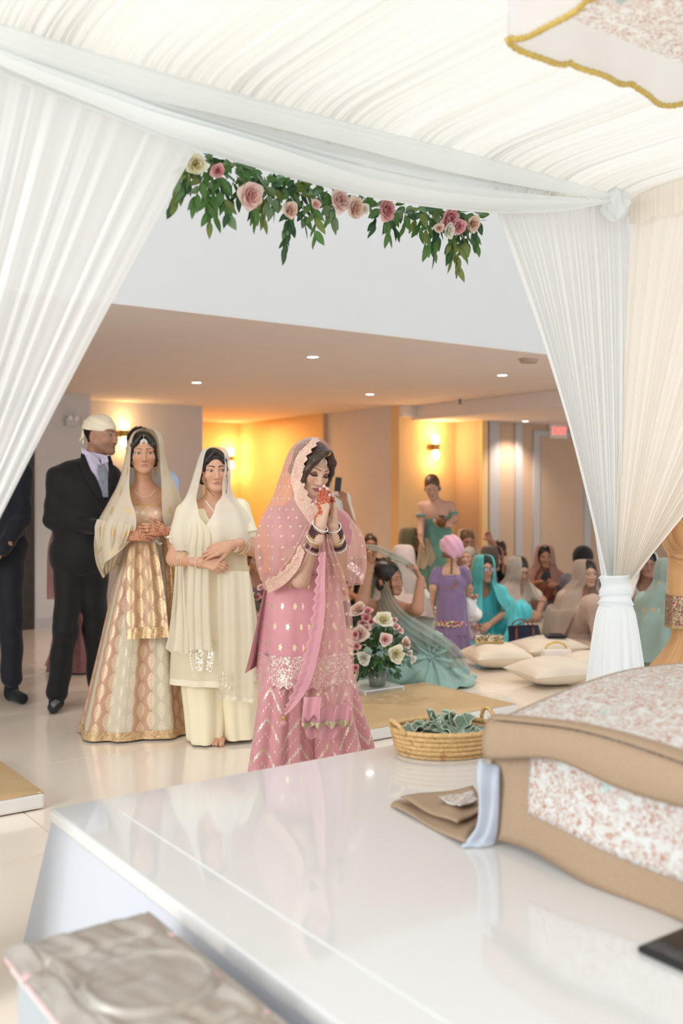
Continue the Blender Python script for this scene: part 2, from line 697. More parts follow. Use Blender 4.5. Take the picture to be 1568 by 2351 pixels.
def curtain(name, L, Rr, T, nrm, folds, seed, m, amp0=0.02, amp1=0.035, tie_w=0.10, rows=60, cols=420, bow=0.05, bowr=None, parent=None):
    bowr = bow if bowr is None else bowr
    """gathered panel: hung from L..Rr, drawn together at T"""
    L, Rr, T, nrm = (np.array(x, float) for x in (L, Rr, T, nrm))
    s = np.linspace(0, 1, cols)
    pl = pleat(cols, folds, seed)
    pl2 = pleat(cols, folds * 0.5, seed + 1)
    along = (Rr - L) / np.linalg.norm(Rr - L)
    G = []
    for i in range(rows):
        t = i / (rows - 1)
        e = t ** 1.0
        a = L * (1 - e) + (T - along * tie_w) * e
        b = Rr * (1 - e) + (T + along * tie_w) * e
        row = a[None] * (1 - s[:, None]) + b[None] * s[:, None]
        row = row + (np.array([0, 0, -1.0]) * 0 + along * 0)[None]
        # edges belly slightly towards the tie
        row += along[None] * (np.where(s < 0.5, (0.5 - s) * bow, (0.5 - s) * bowr)[:, None] * math.sin(pi * t) * 1.2)
        am = amp0 * (1 - t) + amp1 * t
        mixp = pl * (1 - t * 0.4) + pl2 * t * 0.5
        row += nrm[None] * (mixp * am * (0.35 + 0.65 * min(1, t * 4 + 0.2)))[:, None]
        row += nrm[None] * (np.sin(s * pi) * 0.05 * t)[:, None]
        G.append(row)
    me = grid_mesh(name, G)
    return link(name, me, m, parent)


nB = np.array([-D2[0], -D2[1], 0])      # away from the viewer
beamL, beamR = W(UL - 0.1, 0, TOP), W(UP, 0, TOP)

# canopy frame: posts and beams wrapped in white
frame = thing('canopy_frame', 'white canopy frame of slim posts and beams above the white dais', 'canopy frame')
M_post = plain('post_white', (0.80, 0.82, 0.80), 0.5)
for (u, v) in ((UP, -0.05), (UL - 0.35, -0.03), (UP, 3.6), (UL - 0.35, 3.6)):
    mb = MB()
    mb.cyl(W(u, v, 0.004), W(u, v, TOP), 0.022, seg=14)
    mb.build('post', M_post, frame, True)
for a, b in (((UL - 0.35, -0.03), (UP, -0.03)), ((UP, -0.03), (UP, 3.6)), ((UL - 0.35, -0.03), (UL - 0.35, 3.6)), ((UL - 0.35, 3.6), (UP, 3.6))):
    mb = MB()
    mb.cyl(W(a[0], a[1], TOP - 0.02), W(b[0], b[1], TOP - 0.02), 0.014, seg=10)
    mb.build('beam', M_post, frame, True)

# left curtain
Tl = Vector(onplane(-225, 1450, W(0, 0.02)))
UL2 = ux(-225, 0.02)
cl = curtain('front_curtain', W(UL - 0.42, 0.03, TOP + 0.02), onplane(448, 345, W(0, 0.03)), Tl, nB, 19, 3, M_sheer, 0.010, 0.020, 0.10, bow=0.02)
tag(cl, 'white gathered curtain drawn to the left post of the canopy', 'curtain', 'white canopy curtains')
lowL = [np.array([[W(UL - 0.20, 0.02, 0)[k] for k in range(3)]])]


def skirt_below(name, c, z1, r1, r0, parent, m, seed, folds=13, z0=0.006):
    th = np.linspace(0, 2 * pi, 200, endpoint=False)
    g = np.random.default_rng(seed)
    ph = g.uniform(0, 6, 4)
    prof = 0.5 * np.sin(folds * th + ph[0]) + 0.3 * np.sin(folds * 1.6 // 1 * th + ph[1]) + 0.25 * np.sin(4 * th + ph[2])
    rows = []
    for i in range(30):
        t = i / 29
        z = z1 * (1 - t) + z0 * t
        r = r1 + (r0 - r1) * (0.55 * t ** 0.5 + 0.45 * t)
        rr = r * (1 + prof * 0.16 * min(1, 0.25 + t * 1.5))
        rows.append(np.stack([c[0] + rr * np.cos(th), c[1] + rr * np.sin(th) * 0.8, np.full_like(th, z)], 1))
    return link(name, grid_mesh(name, rows, True, flip=True), m, parent)


skirt_below('curtain_tail', Tl, Tl.z, 0.085, 0.2, cl, M_white, 5)

# right curtain
Tr = np.array(onplane(1413, 1328, W(0, 0.0)))
Lr = np.array(onplane(1098, 470, W(0, 0.03)))
Rr_ = np.array(W(UP - 0.015, 0.03, TOP - 0.03))
cr = curtain('front_curtain', (Lr[0], Lr[1], TOP), Rr_, Tr - np.array(D1) * 0.012, nB, 24, 8, M_white, 0.011, 0.013, 0.042, bow=0.10, bowr=-0.03)
tag(cr, 'white gathered curtain left of the right post, tied at its waist', 'curtain', 'white canopy curtains')

# side curtain beyond the same post, running back towards the viewer
aS = np.array(W(UP + 0.02, 0.03, TOP - 0.0))
bS = np.array(W(UP + 0.02, 1.75, TOP + 0.06))
nS = np.array(D1)
sc_ = curtain('side_curtain', aS, bS, Tr + np.array(D2) * 0.04, nS, 34, 21, M_peach, 0.011, 0.015, 0.045, bow=-0.02, bowr=0.08)
tag(sc_, 'cream gathered side curtain right of the right post', 'curtain')
# tie band and tail
tb = thing('curtain_tie', 'white fabric band knotted round both curtains at the right post', 'curtain tie', (Tr[0], Tr[1], 0))
rows = []
th = np.linspace(0, 2 * pi, 60, endpoint=False)
for i in range(26):
    t = i / 25
    z = Tr[2] + 0.018 - 0.150 * t
    r = 0.062 + 0.008 * t + 0.004 * math.sin(t * 17) + (0.006 if i in (2, 14, 15, 21) else 0)
    rows.append(np.stack([r * np.cos(th), r * 0.85 * np.sin(th), z + 0.012 * np.sin(th + 1 + 3 * t) * (0.3 + t)], 1))
link('band', grid_mesh('band', rows, True, flip=True), M_swag, tb)
tl = skirt_below('curtain_tail', (Tr[0], Tr[1]), Tr[2] - 0.118, 0.070, 0.16, None, M_white, 9)
tag(tl, 'flared white tail of the tied curtain below its band', 'curtain')

# swags along the front beam
KN = np.array(onplane(1400, 462, W(0, 0.06)))


def swag(name, topL, topR, low, folds, seed, m, depth, cols=110, rows=70, amp=0.022, out=0.05):
    """cloth slung from topL to topR; `low` gives pixels of its lower line; folds run along its length"""
    t = np.linspace(0, 1, cols)
    Lw = np.array([np.array(onplane(x, y, W(0, 0.06))) for x, y in low])
    Lw = spline(Lw, cols)
    Tp = spline(np.array([np.array(onplane(x, y, W(0, 0.06))) for x, y in topL + topR]), cols)
    w = np.linspace(0, 1, rows)
    pl = pleat(rows, folds, seed)
    G = []
    for j in range(cols):
        a, b = Tp[j], Lw[j]
        row = a[None] * (1 - w[:, None]) + b[None] * w[:, None]
        span = np.linalg.norm(b - a)
        k = 0.35 + 0.65 * math.sin(pi * min(1, max(0, t[j])))
        ph = np.roll(pl, int(3 * math.sin(t[j] * 4)))
        d = ph * amp * k * min(1, span / 0.2) + np.sin(w * pi) * (depth * span)
        row += np.array(D2)[None] * d[:, None]
        row += np.array([0, 0, 1.0])[None] * (0.25 * amp * np.sin(w * 2 * pi * folds * 0.7 + t[j] * 5) * k * min(1, span / 0.25))[:, None]
        G.append(row)
    return link(name, grid_mesh(name, G), m)


LOW = [(-160, 90), (0, 168), (220, 262), (440, 352), (700, 432), (900, 476), (1105, 497), (1270, 492), (1395, 468)]
s1 = swag('front_swag', [(-160, 50), (0, 128), (240, 214), (420, 276)], [(760, 372), (1000, 424), (1200, 450), (1395, 466)], LOW, 2.6, 31, M_swag, 0.30)
tag(s1, 'white fabric swag drooping lowest across the canopy front', 'swag', 'white swags on the canopy front')
s2 = swag('front_swag', [(-160, 20), (0, 66), (420, 190)], [(760, 280), (1100, 363), (1395, 449)],
          [(-160, 66), (0, 134), (240, 216), (480, 268), (760, 334), (1000, 394), (1200, 434), (1395, 464)], 1.6, 33, M_swag, 0.30)
tag(s2, 'white fabric swag stretched along the top of the canopy front', 'swag', 'white swags on the canopy front')
s3 = swag('front_swag', [(-160, 30), (0, 84), (420, 206)], [(760, 296), (1100, 380), (1395, 456)],
          [(-160, 80), (0, 160), (220, 250), (440, 336), (700, 414), (900, 458), (1105, 482), (1270, 484), (1395, 467)], 1.4, 35, M_swag, -0.05)
tag(s3, 'shaded back layer of white fabric between the two front swags', 'swag', 'white swags on the canopy front')
s3.location = Vector(D2) * -0.03
for o in (s1, s2):
    o.location = Vector(D2) * 0.03
s1.location = Vector(D2) * 0.045

# knot rosette on the right post
kp = np.array(onplane(1414, 468, W(0, 0.10)))
g = np.random.default_rng(4)
th = np.linspace(0, 2 * pi, 48, endpoint=False)
rows = []
for i in range(25):
    f = i / 24 * pi
    rr = 0.055 * math.sin(f) * (1 + 0.16 * np.sin(5 * th + 3 * f) + 0.10 * np.sin(9 * th - 4 * f + 1))
    rows.append(np.stack([kp[0] + rr * np.cos(th), kp[1] + rr * np.sin(th) * 0.8, kp[2] + 0.062 * math.cos(f) + 0.012 * np.sin(3 * th + f)], 1))
kn = link('swag_knot', grid_mesh('knot', rows, True, flip=True), M_swag)
tag(kn, 'scrunched white fabric knot where the swags meet the right post', 'knot')

# pleated roof lining
nu, nv = 620, 70
u = np.linspace(UL - 0.55, UP - 0.01, nu)
v = 0.02 + 3.88 * np.linspace(0, 1, nv) ** 1.6
pl = pleat(nu, 62, 41, 0.8)
pl2 = pleat(nu, 150, 42)
pl3 = pleat(nu, 24, 43)
G = np.zeros((nv, nu, 3))
for j in range(nv):
    vv = v[j]
    near = math.exp(-vv / 0.22)
    sh = (0.015 * np.sin(u * 9 + vv * 1.3)) * vv
    z = TOP + 0.02 + 0.05 * math.sin(min(vv, 3.6) / 3.6 * pi) * -1.0 * 0.4
    z -= 0.085 * math.exp(-((vv - 0.02) / 0.07))
    dz = pl * 0.0075 + pl2 * 0.0028 * (1 + 2 * near) + pl3 * 0.006 + 0.008 * near * pl2
    fan = (u - 1.0) * 0.02 * vv
    for_u = u + fan + 0.01 * pl3 * vv
    G[j] = np.stack([P0[0] + D1[0] * for_u + D2[0] * vv, P0[1] + D1[1] * for_u + D2[1] * vv, z + dz], 1)
roof = link('canopy_roof', grid_mesh('canopy_roof', G), M_roof)
tag(roof, 'cream pleated fabric roof lining of the canopy', 'canopy')

# pelmet heading of the side curtain
rows = []
vv = np.linspace(0.06, 1.9, 500)
pp = pleat(500, 62, 71)
for i in range(8):
    t = i / 7
    z = TOP + 0.05 - 0.17 * t
    off = 0.03 - 0.05 * 0 + pp * (0.004 + 0.008 * t)
    rows.append(np.stack([P0[0] + D1[0] * (UP - 0.02 - off * 0.7) + D2[0] * vv, P0[1] + D1[1] * (UP - 0.02 - off * 0.7) + D2[1] * vv, z + 0.006 * np.sin(vv * 40)], 1))
pm = link('curtain_heading', grid_mesh('curtain_heading', rows), M_peach)
tag(pm, 'short gathered cream heading above the side curtain', 'curtain')

# ------------------------------------------------------------------ square cloth with scalloped valance hung below the roof


def floral(name, scale, light=(0.64, 0.65, 0.62), dark=(0.44, 0.23, 0.16), transl=0.0, dens=0.5):
    """cream cloth with a dense scribble of rose-brown sprigs and a few coloured blooms"""
    n = N(name)
    u, v = n.uv()
    vec = n.vec(u, v)
    a = n.noise(vec, scale, 2.0, 0.55, 1.6)
    b = n.noise(vec, scale * 1.9, 1.0, 0.5, 2.4)
    ra = n.ma('ABSOLUTE', n.ma('SUBTRACT', a, 0.5))
    rb = n.ma('ABSOLUTE', n.ma('SUBTRACT', b, 0.47))
    ink = n.ma('MAXIMUM', n.step(ra, 0.034, 0.012), n.ma('MULTIPLY', n.step(rb, 0.022, 0.012), 0.8))
    ink = n.ma('MULTIPLY', ink, n.step(n.noise(vec, scale * 0.8, 1.0), 0.62, 0.06))
    c = n.mix(ink, light, dark)
    vr = n.voro(vec, scale * 0.22)
    spot = n.step(n.ma('ADD', vr.outputs['Distance'], n.ma('MULTIPLY', n.noise(vec, scale * 2.5, 1.0), 0.16)), 0.20, 0.05)
    sepc = n.node('ShaderNodeSeparateColor')
    n.t.links.new(vr.outputs['Color'], sepc.inputs[0])
    hue = n.ramp(sepc.outputs[0], [(0.0, (0.85, 0.55, 0.12)), (0.3, (0.85, 0.30, 0.34)), (0.55, (0.75, 0.68, 0.25)), (0.8, (0.40, 0.62, 0.58)), (1.0, (0.85, 0.42, 0.38))], 'CONSTANT')
    gate = n.step(sepc.outputs[1], 0.30, 0.01)
    bl = n.ma('MULTIPLY', n.ma('MULTIPLY', spot, gate), 0.75)
    c = n.mix(bl, c, hue)
    n.base(c)
    n.set(Roughness=0.8)
    n.b.inputs['Specular IOR Level'].default_value = 0.2
    if transl:
        n.thin(c, transl)
    return n.m


M_floral = floral('floral_rumala', 36)
M_floralc = floral('floral_canopy_cloth', 36, (0.92, 0.92, 0.90), (0.62, 0.42, 0.35), 0.6)
M_valance = fabric('valance_white', (0.96, 0.975, 0.985), 0.72)
M_gold = N('gold_braid')
_f = M_gold.noise(M_gold.obj(), 160, 2)
M_gold.base(M_gold.ramp(_f, [(0.3, (0.50, 0.33, 0.06)), (0.7, (0.72, 0.56, 0.16))]))
M_gold.set(Roughness=0.5, Metallic=0.25)
M_gold.bump(_f, 0.4, 0.003)
M_gold = M_gold.m

CZ = 2.40
cc = onz(1168, 108, CZ)                 # visible lower corner of the valance
du, dv = 1.35, 1.35
ch = thing('hanging_canopy_cloth', 'square floral cloth with scalloped gold-edged white valance hung under the roof', 'canopy', (cc.x, cc.y, CZ), ROT_UV)
DROP = 0.13
# panel (local x along D1, local y away; extends to +x and -y)
g1 = np.zeros((24, 24, 3))
xs = np.linspace(0.0, du, 24)
ys = np.linspace(0.0, -dv, 24)
for j in range(24):
    for i in range(24):
        g1[j, i] = (xs[i], ys[j], DROP - 0.03 * math.sin(xs[i] / du * pi) * math.sin(-ys[j] / dv * pi))
link('panel', grid_mesh('panel', g1), M_floralc, ch)


def valance(pts, name):
    """pts: top line (n x 3), scalloped lower edge with a braid"""
    n = len(pts)
    s = np.concatenate([[0], np.cumsum(np.linalg.norm(np.diff(pts, axis=0), axis=1))])
    sc = np.abs(np.sin(s / 0.23 * pi)) ** 0.6
    dep = DROP - 0.020 + 0.020 * sc
    wob = 0.012 * np.sin(s * 13.0) + 0.008 * np.sin(s * 31 + 1)
    tang = np.gradient(pts, axis=0)
    tang /= np.linalg.norm(tang, axis=1, keepdims=True)
    nr = np.stack([-tang[:, 1], tang[:, 0], np.zeros(n)], 1)
    G = []
    for k in range(9):
        t = k / 8
        G.append(pts + nr * (wob * t)[:, None] + np.array([0, 0, -1.0])[None] * (dep * t)[:, None])
    o = link(name, grid_mesh(name, G), M_valance, ch)
    tm = tube_mesh('braid', G[-1] + np.array([0, 0, 0.004]), 0.0075 + 0.0015 * np.sin(s * 420), 8)
    link('braid', tm, M_gold, ch)
    return o


nn = 160
f = np.linspace(0, 1, nn)
valance(np.stack([f * du, 0 * f, 0 * f + DROP], 1), 'valance')
valance(np.stack([0 * f, -f * dv, 0 * f + DROP], 1), 'valance')
valance(np.stack([0 * f + du, -f * dv, 0 * f + DROP], 1), 'valance')
valance(np.stack([f * du, 0 * f - dv, 0 * f + DROP], 1), 'valance')
for (a, b) in ((0, 0), (du, 0), (0, -dv), (du, -dv)):
    cd = tube_mesh('cord', [(a, b, DROP), (a, b, TOP - CZ - 0.03)], 0.003, 6)
    link('cord', cd, M_valance, ch)
# ------------------------------------------------------------------ the white dais and what lies on it
PZ = 0.42
na = N('glossy_white_acrylic')
na.base((0.72, 0.715, 0.70))
na.set(Roughness=0.07)
na.b.inputs['Coat Weight'].default_value = 0.5
na.b.inputs['Coat Roughness'].default_value = 0.03
M_acryl = na.m
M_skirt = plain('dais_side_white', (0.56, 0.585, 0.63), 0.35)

dais = thing('dais', 'low glossy white platform standing under the canopy', 'platform', W(0, 0, 0), ROT_UV)
# local x along D1, local -y towards the viewer
LU, LV = 2.58, 3.7
mb = MB()
mb.box((LU / 2, -LV / 2, PZ - 0.02), (LU, LV, 0.04), bev=0.006)
mb.build('top_board', M_acryl, dais)
mb = MB()
mb.box((LU / 2 + 0.04, -LV / 2 - 0.03, PZ + 0.0015), (LU - 0.22, LV - 0.2, 0.003), bev=0.001)
mb.build('inset_sheet', M_acryl, dais)
fl = 0.06
for nm, q in (('side_panel', [(-fl, fl, 0.004), (-fl, -LV, 0.004), (0.006, -LV, PZ - 0.04), (0.006, -0.006, PZ - 0.04)]),
              ('side_panel', [(-fl, fl, 0.004), (LU + fl, fl, 0.004), (LU - 0.006, -0.006, PZ - 0.04), (0.006, -0.006, PZ - 0.04)]),
              ('side_panel', [(LU + fl, fl, 0.004), (LU + fl, -LV, 0.004), (LU - 0.006, -LV, PZ - 0.04), (LU - 0.006, -0.006, PZ - 0.04)])):
    mb = MB()
    mb.poly(q)
    solidify(mb.build(nm, M_skirt, dais), 0.01, 0)

# ---- floral cloth draped over the low stand
M_tan = N('tan_linen')
_f = M_tan.noise(M_tan.obj(), 420, 1)
M_tan.base(M_tan.ramp(_f, [(0.3, (0.34, 0.23, 0.145)), (0.7, (0.43, 0.305, 0.20))]))
M_tan.set(Roughness=0.8)
M_tan.bump(_f, 0.25, 0.001)
M_tan = M_tan.m
M_lining = cloth('pale_blue_lining', (0.56, 0.61, 0.69), 0.8, 0.15)

o0 = onz(1126, 1941, PZ)
cov = thing('draped_cloth', 'floral cloth with wide tan borders draped over a low stand on the dais', 'cloth', (o0.x, o0.y, PZ + 0.004), ROT_UV)
LF = 0.70      # length of the side face (local -y)
WF = 0.95      # depth (local +x)
FH = 0.31      # height of the top edge


def sheet(name, fn, nx, ny, m, parent=cov, th=0.003):
    P = np.zeros((ny, nx, 3))
    for j in range(ny):
        for i in range(nx):
            P[j, i] = fn(i / (nx - 1), j / (ny - 1))
    o = link(name, grid_mesh(name, P), m, parent)
    if th:
        solidify(o, th)
    return o


def face(s, t):
    """side face: s along its length, t from hem (0) to top (1)"""
    y = -LF * s
    x = 0.012 * math.sin(s * 9 + 1) * (1 - t) + 0.03 * t + 0.01 * math.sin(s * 5)
    z = 0.012 * (1 - t) * (1 + math.sin(s * 7)) * (s > 0) + FH * t - 0.02 * s * (1 - t)
    return np.array((x - 0.006, y, max(z, 0.001)))


def sub(fn, s0, s1, t0, t1, off=0.0):
    def h(a, b):
        p = fn(s0 + (s1 - s0) * a, t0 + (t1 - t0) * b)
        p = p.copy()
        p[0] -= off
        return p
    return h


sheet('side_border', sub(face, 0, 1, 0, 1), 40, 14, M_tan)
sheet('side_floral_panel', sub(face, 0.17, 0.905, 0.30, 0.97, 0.0045), 40, 14, M_floral)


def top(a, b):
    """a along length, b across from the near edge inward"""
    y = -LF * a - 0.015 * math.sin(a * 8)
    x = 0.012 + WF * b
    z = FH + 0.075 * math.sin(min(1, b * 1.5) * pi / 2) + 0.012 * math.sin(a * 11 + b * 4) * b + 0.03 * math.sin(a * pi)
    return np.array((x, y, z))


sheet('top_floral_panel', top, 40, 40, M_floral)


def fall(a, b):
    p = top(a, 0.0)
    drop = 0.085 + 0.012 * math.sin(a * 9 + 2)
    return np.array((p[0] - 0.024 - 0.012 * math.sin(b * pi) - 0.01 * b, p[1], p[2] + 0.008 - drop * b))


def rim(a, b):
    p0 = top(a, 0.0)
    p1 = top(a, 0.045)
    return (p1 * (1 - b) + (p0 + np.array((-0.022, 0, 0.008))) * b) + np.array((0, 0, 0.005 + 0.006 * math.sin(b * pi)))


sheet('top_border', rim, 40, 5, M_tan)
sheet('hanging_border', fall, 40, 8, M_tan)


def farend(a, b):
    """left end of the stand, cloth dropping to the dais"""
    p = top(0.0, a)
    return np.array((p[0], 0.02 * b + 0.004 + 0.01 * math.sin(a * 14) * b, p[2] * (1 - b) + 0.002))


sheet('end_drop', farend, 30, 8, M_tan)


LIN = spline(np.array([np.concatenate([at(*q[:3]), at(*q[3:])]) for q in (
    (1100, 1742, 2.56, 1152, 1758, 2.55), (1093, 1775, 2.54, 1150, 1790, 2.53), (1096, 1830, 2.53, 1149, 1842, 2.53), (1097, 1870, 2.53, 1146, 1880, 2.53), (1090, 1900, 2.53, 1142, 1910, 2.53), (1072, 1925, 2.54, 1136, 1930, 2.535), (1056, 1944, 2.53, 1128, 1942, 2.53))]), 30)
Pl = np.zeros((30, 24, 3))
for j in range(30):
    for i in range(24):
        q = i / 23
        p = LIN[j, :3] * (1 - q) + LIN[j, 3:] * q
        p = p + np.array(D1) * (-0.016 * math.sin(q * pi) + 0.006 * math.sin(q * 11 + j * 0.08))
        p[2] = max(p[2], PZ + 0.005)
        Pl[j, i] = p
lo_ = link('turned_lining', grid_mesh('turned_lining', Pl), M_lining, cov)
lo_.matrix_parent_inverse = (Matrix.Translation(cov.location) @ Matrix.Rotation(ROT_UV, 4, 'Z')).inverted()
solidify(lo_, 0.003)

# folded cloth lying beside it
A = onz(897, 1856, PZ)
flp = thing('folded_cloth', 'folded tan cloth with a floral corner lying flat on the dais', 'cloth', (0, 0, PZ + 0.003))
B = onz(1068, 1950, PZ)
C_ = onz(1108, 1880, PZ)
D_ = onz(1085, 1818, PZ)
E_ = onz(917, 1838, PZ)


def quad(a, b, c, d, z0, z1, amp=0.004, ph=0.0):
    a, b, c, d = (np.array((p.x, p.y)) for p in (a, b, c, d))

    def h(s, t):
        p = (a * (1 - s) + b * s) * (1 - t) + (d * (1 - s) + c * s) * t
        return np.array((p[0], p[1], z0 + (z1 - z0) * s + amp * math.sin(7 * s + 5 * t + ph)))
    return h


sheet('lower_fold', quad(A, B, C_, E_, 0.004, 0.012), 20, 12, M_tan, flp, 0.004)
A2, B2 = onz(920, 1848, PZ), onz(1050, 1921, PZ)
sheet('upper_fold', quad(A2, B2, C_, D_, 0.016, 0.03, 0.005, 1.0), 20, 12, M_tan, flp, 0.004)
sheet('floral_corner', quad(onz(1005, 1862, PZ), onz(1056, 1893, PZ), onz(1098, 1872, PZ), onz(1082, 1842, PZ), 0.034, 0.044, 0.004, 1.0), 12, 10, M_floral, flp, 0.002)

# black tablet at the edge of the picture
q = onz(1462, 2190, PZ)
tab = thing('tablet', 'black tablet lying on the dais in front of the floral cloth', 'tablet', (q.x, q.y, PZ + 0.004), ROT_UV)
mb = MB()
mb.box((0.125, -0.09, 0.006), (0.25, 0.18, 0.012), bev=0.005)
mb.build('body', plain('tablet_black', (0.008, 0.008, 0.009), 0.35), tab)
mb = MB()
mb.box((0.125, -0.09, 0.0125), (0.232, 0.162, 0.001))
mb.build('screen', plain('tablet_glass', (0.012, 0.012, 0.014), 0.12), tab)

# ---- basket of banknotes
bc = onz(1016, 1712, PZ)
bc = onz(1021, 1728, PZ)
bc.z = PZ + 0.003
bk = thing('coil_basket', 'shallow oval straw coil basket full of banknotes on the dais', 'basket', bc, ROT_UV - 0.5)
nb = N('straw')
_f = nb.noise(nb.obj(), 90, 3)
_w = nb.noise(nb.obj(), 18, 2)
nb.base(nb.mix(nb.step(_w, 0.33, 0.06), nb.ramp(_f, [(0.3, (0.50, 0.29, 0.11)), (0.7, (0.68, 0.45, 0.20))]), (0.42, 0.19, 0.07)))
nb.set(Roughness=0.6)
nb.bump(_f, 0.5, 0.002)
M_straw = nb.m
th = np.linspace(0, 2 * pi, 97)[:-1]
BR, BRy = 0.180, 0.132
for k in range(6):
    rx_, ry_ = BR - 0.012 * (k == 0) - 0.003 * (5 - k) + 0.004, BRy - 0.012 * (k == 0) - 0.003 * (5 - k) + 0.004
    wob = 0.0015 * np.sin(th * 3 + k)
    tm = tube_mesh('coil', np.stack([(rx_ + wob) * np.cos(th), (ry_ + wob) * np.sin(th), 0.009 + 0.0155 * k + 0.0012 * np.sin(2 * th + k)], 1), 0.0092 + 0.0006 * np.sin(th * 30), 8, True)
    link('coil', tm, M_straw, bk)
mb = MB()
mb.cyl((0, 0, 0.002), (0, 0, 0.012), 1.0, seg=48)
bmm = mb.mesh('basket_base')
bmm.transform(Matrix.Diagonal((BR - 0.012, BRy - 0.012, 1, 1)))
link('base', bmm, M_straw, bk, False)
for a, tilt in ((0.35, 0.1), (pi + 0.35, -0.55)):
    f = np.linspace(0, pi, 24)
    c, s = math.cos(a), math.sin(a)
    ox, oy = BR * c, BRy * s
    tx, ty = -s, c
    pts = np.stack([ox + tx * 0.042 * np.cos(f) + c * tilt * -0.05 * np.sin(f), oy + ty * 0.042 * np.cos(f) + s * tilt * -0.05 * np.sin(f), 0.085 + 0.058 * np.sin(f) * (1 - abs(tilt) * 0.5)], 1)
    link('handle', tube_mesh('handle', pts, 0.0075 + 0.0008 * np.sin(f * 22), 8), M_straw, bk)

nn_ = N('banknote_print')
u, v = nn_.uv()
au = nn_.ma('ABSOLUTE', nn_.ma('SUBTRACT', u, 0.5))
av = nn_.ma('ABSOLUTE', nn_.ma('SUBTRACT', v, 0.5))
inner = nn_.ma('MULTIPLY', nn_.step(au, 0.465, 0.005), nn_.step(av, 0.43, 0.01))
r2 = nn_.ma('ADD', nn_.ma('POWER', nn_.ma('MULTIPLY', nn_.ma('SUBTRACT', u, 0.5), 2.4), 2.0), nn_.ma('POWER', nn_.ma('SUBTRACT', v, 0.5), 2.0))
oval = nn_.step(r2, 0.11, 0.01)
eng = nn_.noise(nn_.vec(nn_.ma('MULTIPLY', u, 2.4), v), 26, 2, 0.5, 1.0)
gr = nn_.ramp(eng, [(0.35, (0.03, 0.085, 0.06)), (0.5, (0.12, 0.20, 0.14)), (0.65, (0.36, 0.42, 0.30))])
port = nn_.mix(nn_.step(eng, 0.5, 0.08), (0.62, 0.64, 0.52), (0.12, 0.16, 0.13))
c = nn_.mix(inner, (0.50, 0.53, 0.41), nn_.mix(oval, gr, port))
nn_.base(c)
nn_.set(Roughness=0.75)
M_note = nn_.m


def note_mesh(seed):
    g = random.Random(seed)
    nx, ny = 14, 7
    P = np.zeros((ny, nx, 3))
    k1, k2, a = g.uniform(5, 10), g.uniform(4, 9), g.uniform(0, 6)
    cur = g.uniform(-1, 1)
    fold = g.uniform(0.3, 0.7)
    fa = g.uniform(-0.9, 0.9)
    for j in range(ny):
        for i in range(nx):
            s, t = i / (nx - 1), j / (ny - 1)
            x, y = (s - 0.5) * 0.115, (t - 0.5) * 0.050
            z = 0.006 * math.sin(k1 * s + a) + 0.004 * math.sin(k2 * t + a * 2) + cur * 0.04 * (s - 0.5) ** 2
            if s > fold:
                d = (s - fold) * 0.115
                z += abs(math.sin(fa)) * d * (1 if cur > 0 else 0.6)
                x -= d * (1 - math.cos(fa))
            P[j, i] = (x, y, z)
    uv = np.stack(np.meshgrid(np.linspace(0, 1, nx), np.linspace(0, 1, ny)), 2)
    me = grid_mesh('banknote', P, uv=uv)
    me.materials.append(M_note)
    return me


notes = [note_mesh(s) for s in range(9)]
g = random.Random(12)
for k in range(46):
    o = link('banknote', notes[k % 9])
    rr = math.sqrt(g.random()) * 0.80
    an = g.uniform(0, 2 * pi)
    lx, ly = (BR - 0.03) * rr * math.cos(an), (BRy - 0.03) * rr * math.sin(an)
    ca, sa = math.cos(ROT_UV - 0.5), math.sin(ROT_UV - 0.5)
    o.location = (bc.x + lx * ca - ly * sa, bc.y + lx * sa + ly * ca, PZ + 0.058 + 0.028 * (1 - rr) + g.uniform(0.0, 0.022))
    o.rotation_euler = (g.gauss(0, 0.36), g.gauss(0, 0.34), g.uniform(0, 6.28))
    tag(o, 'crumpled green banknote lying in the straw coil basket', 'banknote', 'banknotes in the straw basket')
    solidify(o, 0.0004)

# ---- silver quilted cover on a low white box, bottom left
cn = onz(345, 2066, 0.45)
cn.z = 0
box = thing('low_box', 'low white box beside the dais under the silvery cover', 'box', cn, ROT_UV)
mb = MB()
mb.box((-0.155, -0.33, 0.2), (0.28, 0.60, 0.392), bev=0.01)
mb.build('box_body', plain('box_pale_grey', (0.40, 0.44, 0.48), 0.4), box)
mb = MB()
mb.box((-0.155, -0.33, 0.395), (0.30, 0.62, 0.012), bev=0.003)
mb.build('box_lid', M_acryl, box)
nsv = N('silver_champagne_satin')
_f = nsv.noise(nsv.obj(), 9, 3, 0.5, 0.6)
nsv.base(nsv.ramp(_f, [(0.3, (0.42, 0.365, 0.31)), (0.7, (0.52, 0.49, 0.44))]))
nsv.set(Roughness=0.38, Metallic=0.45)
nsv.bump(_f, 0.5, 0.02)
M_silver = nsv.m
M_pink = cloth('pink_edge_cloth', (0.72, 0.42, 0.46), 0.7)
CW, CL = 0.315, 0.66
cush = thing('quilted_cover', 'silver champagne padded cover with a stitched ring, on the low white box', 'cushion', (cn.x, cn.y, 0.402), ROT_UV)
nx, ny = 90, 110
P = np.zeros((ny, nx, 3))
gg = np.random.default_rng(3)
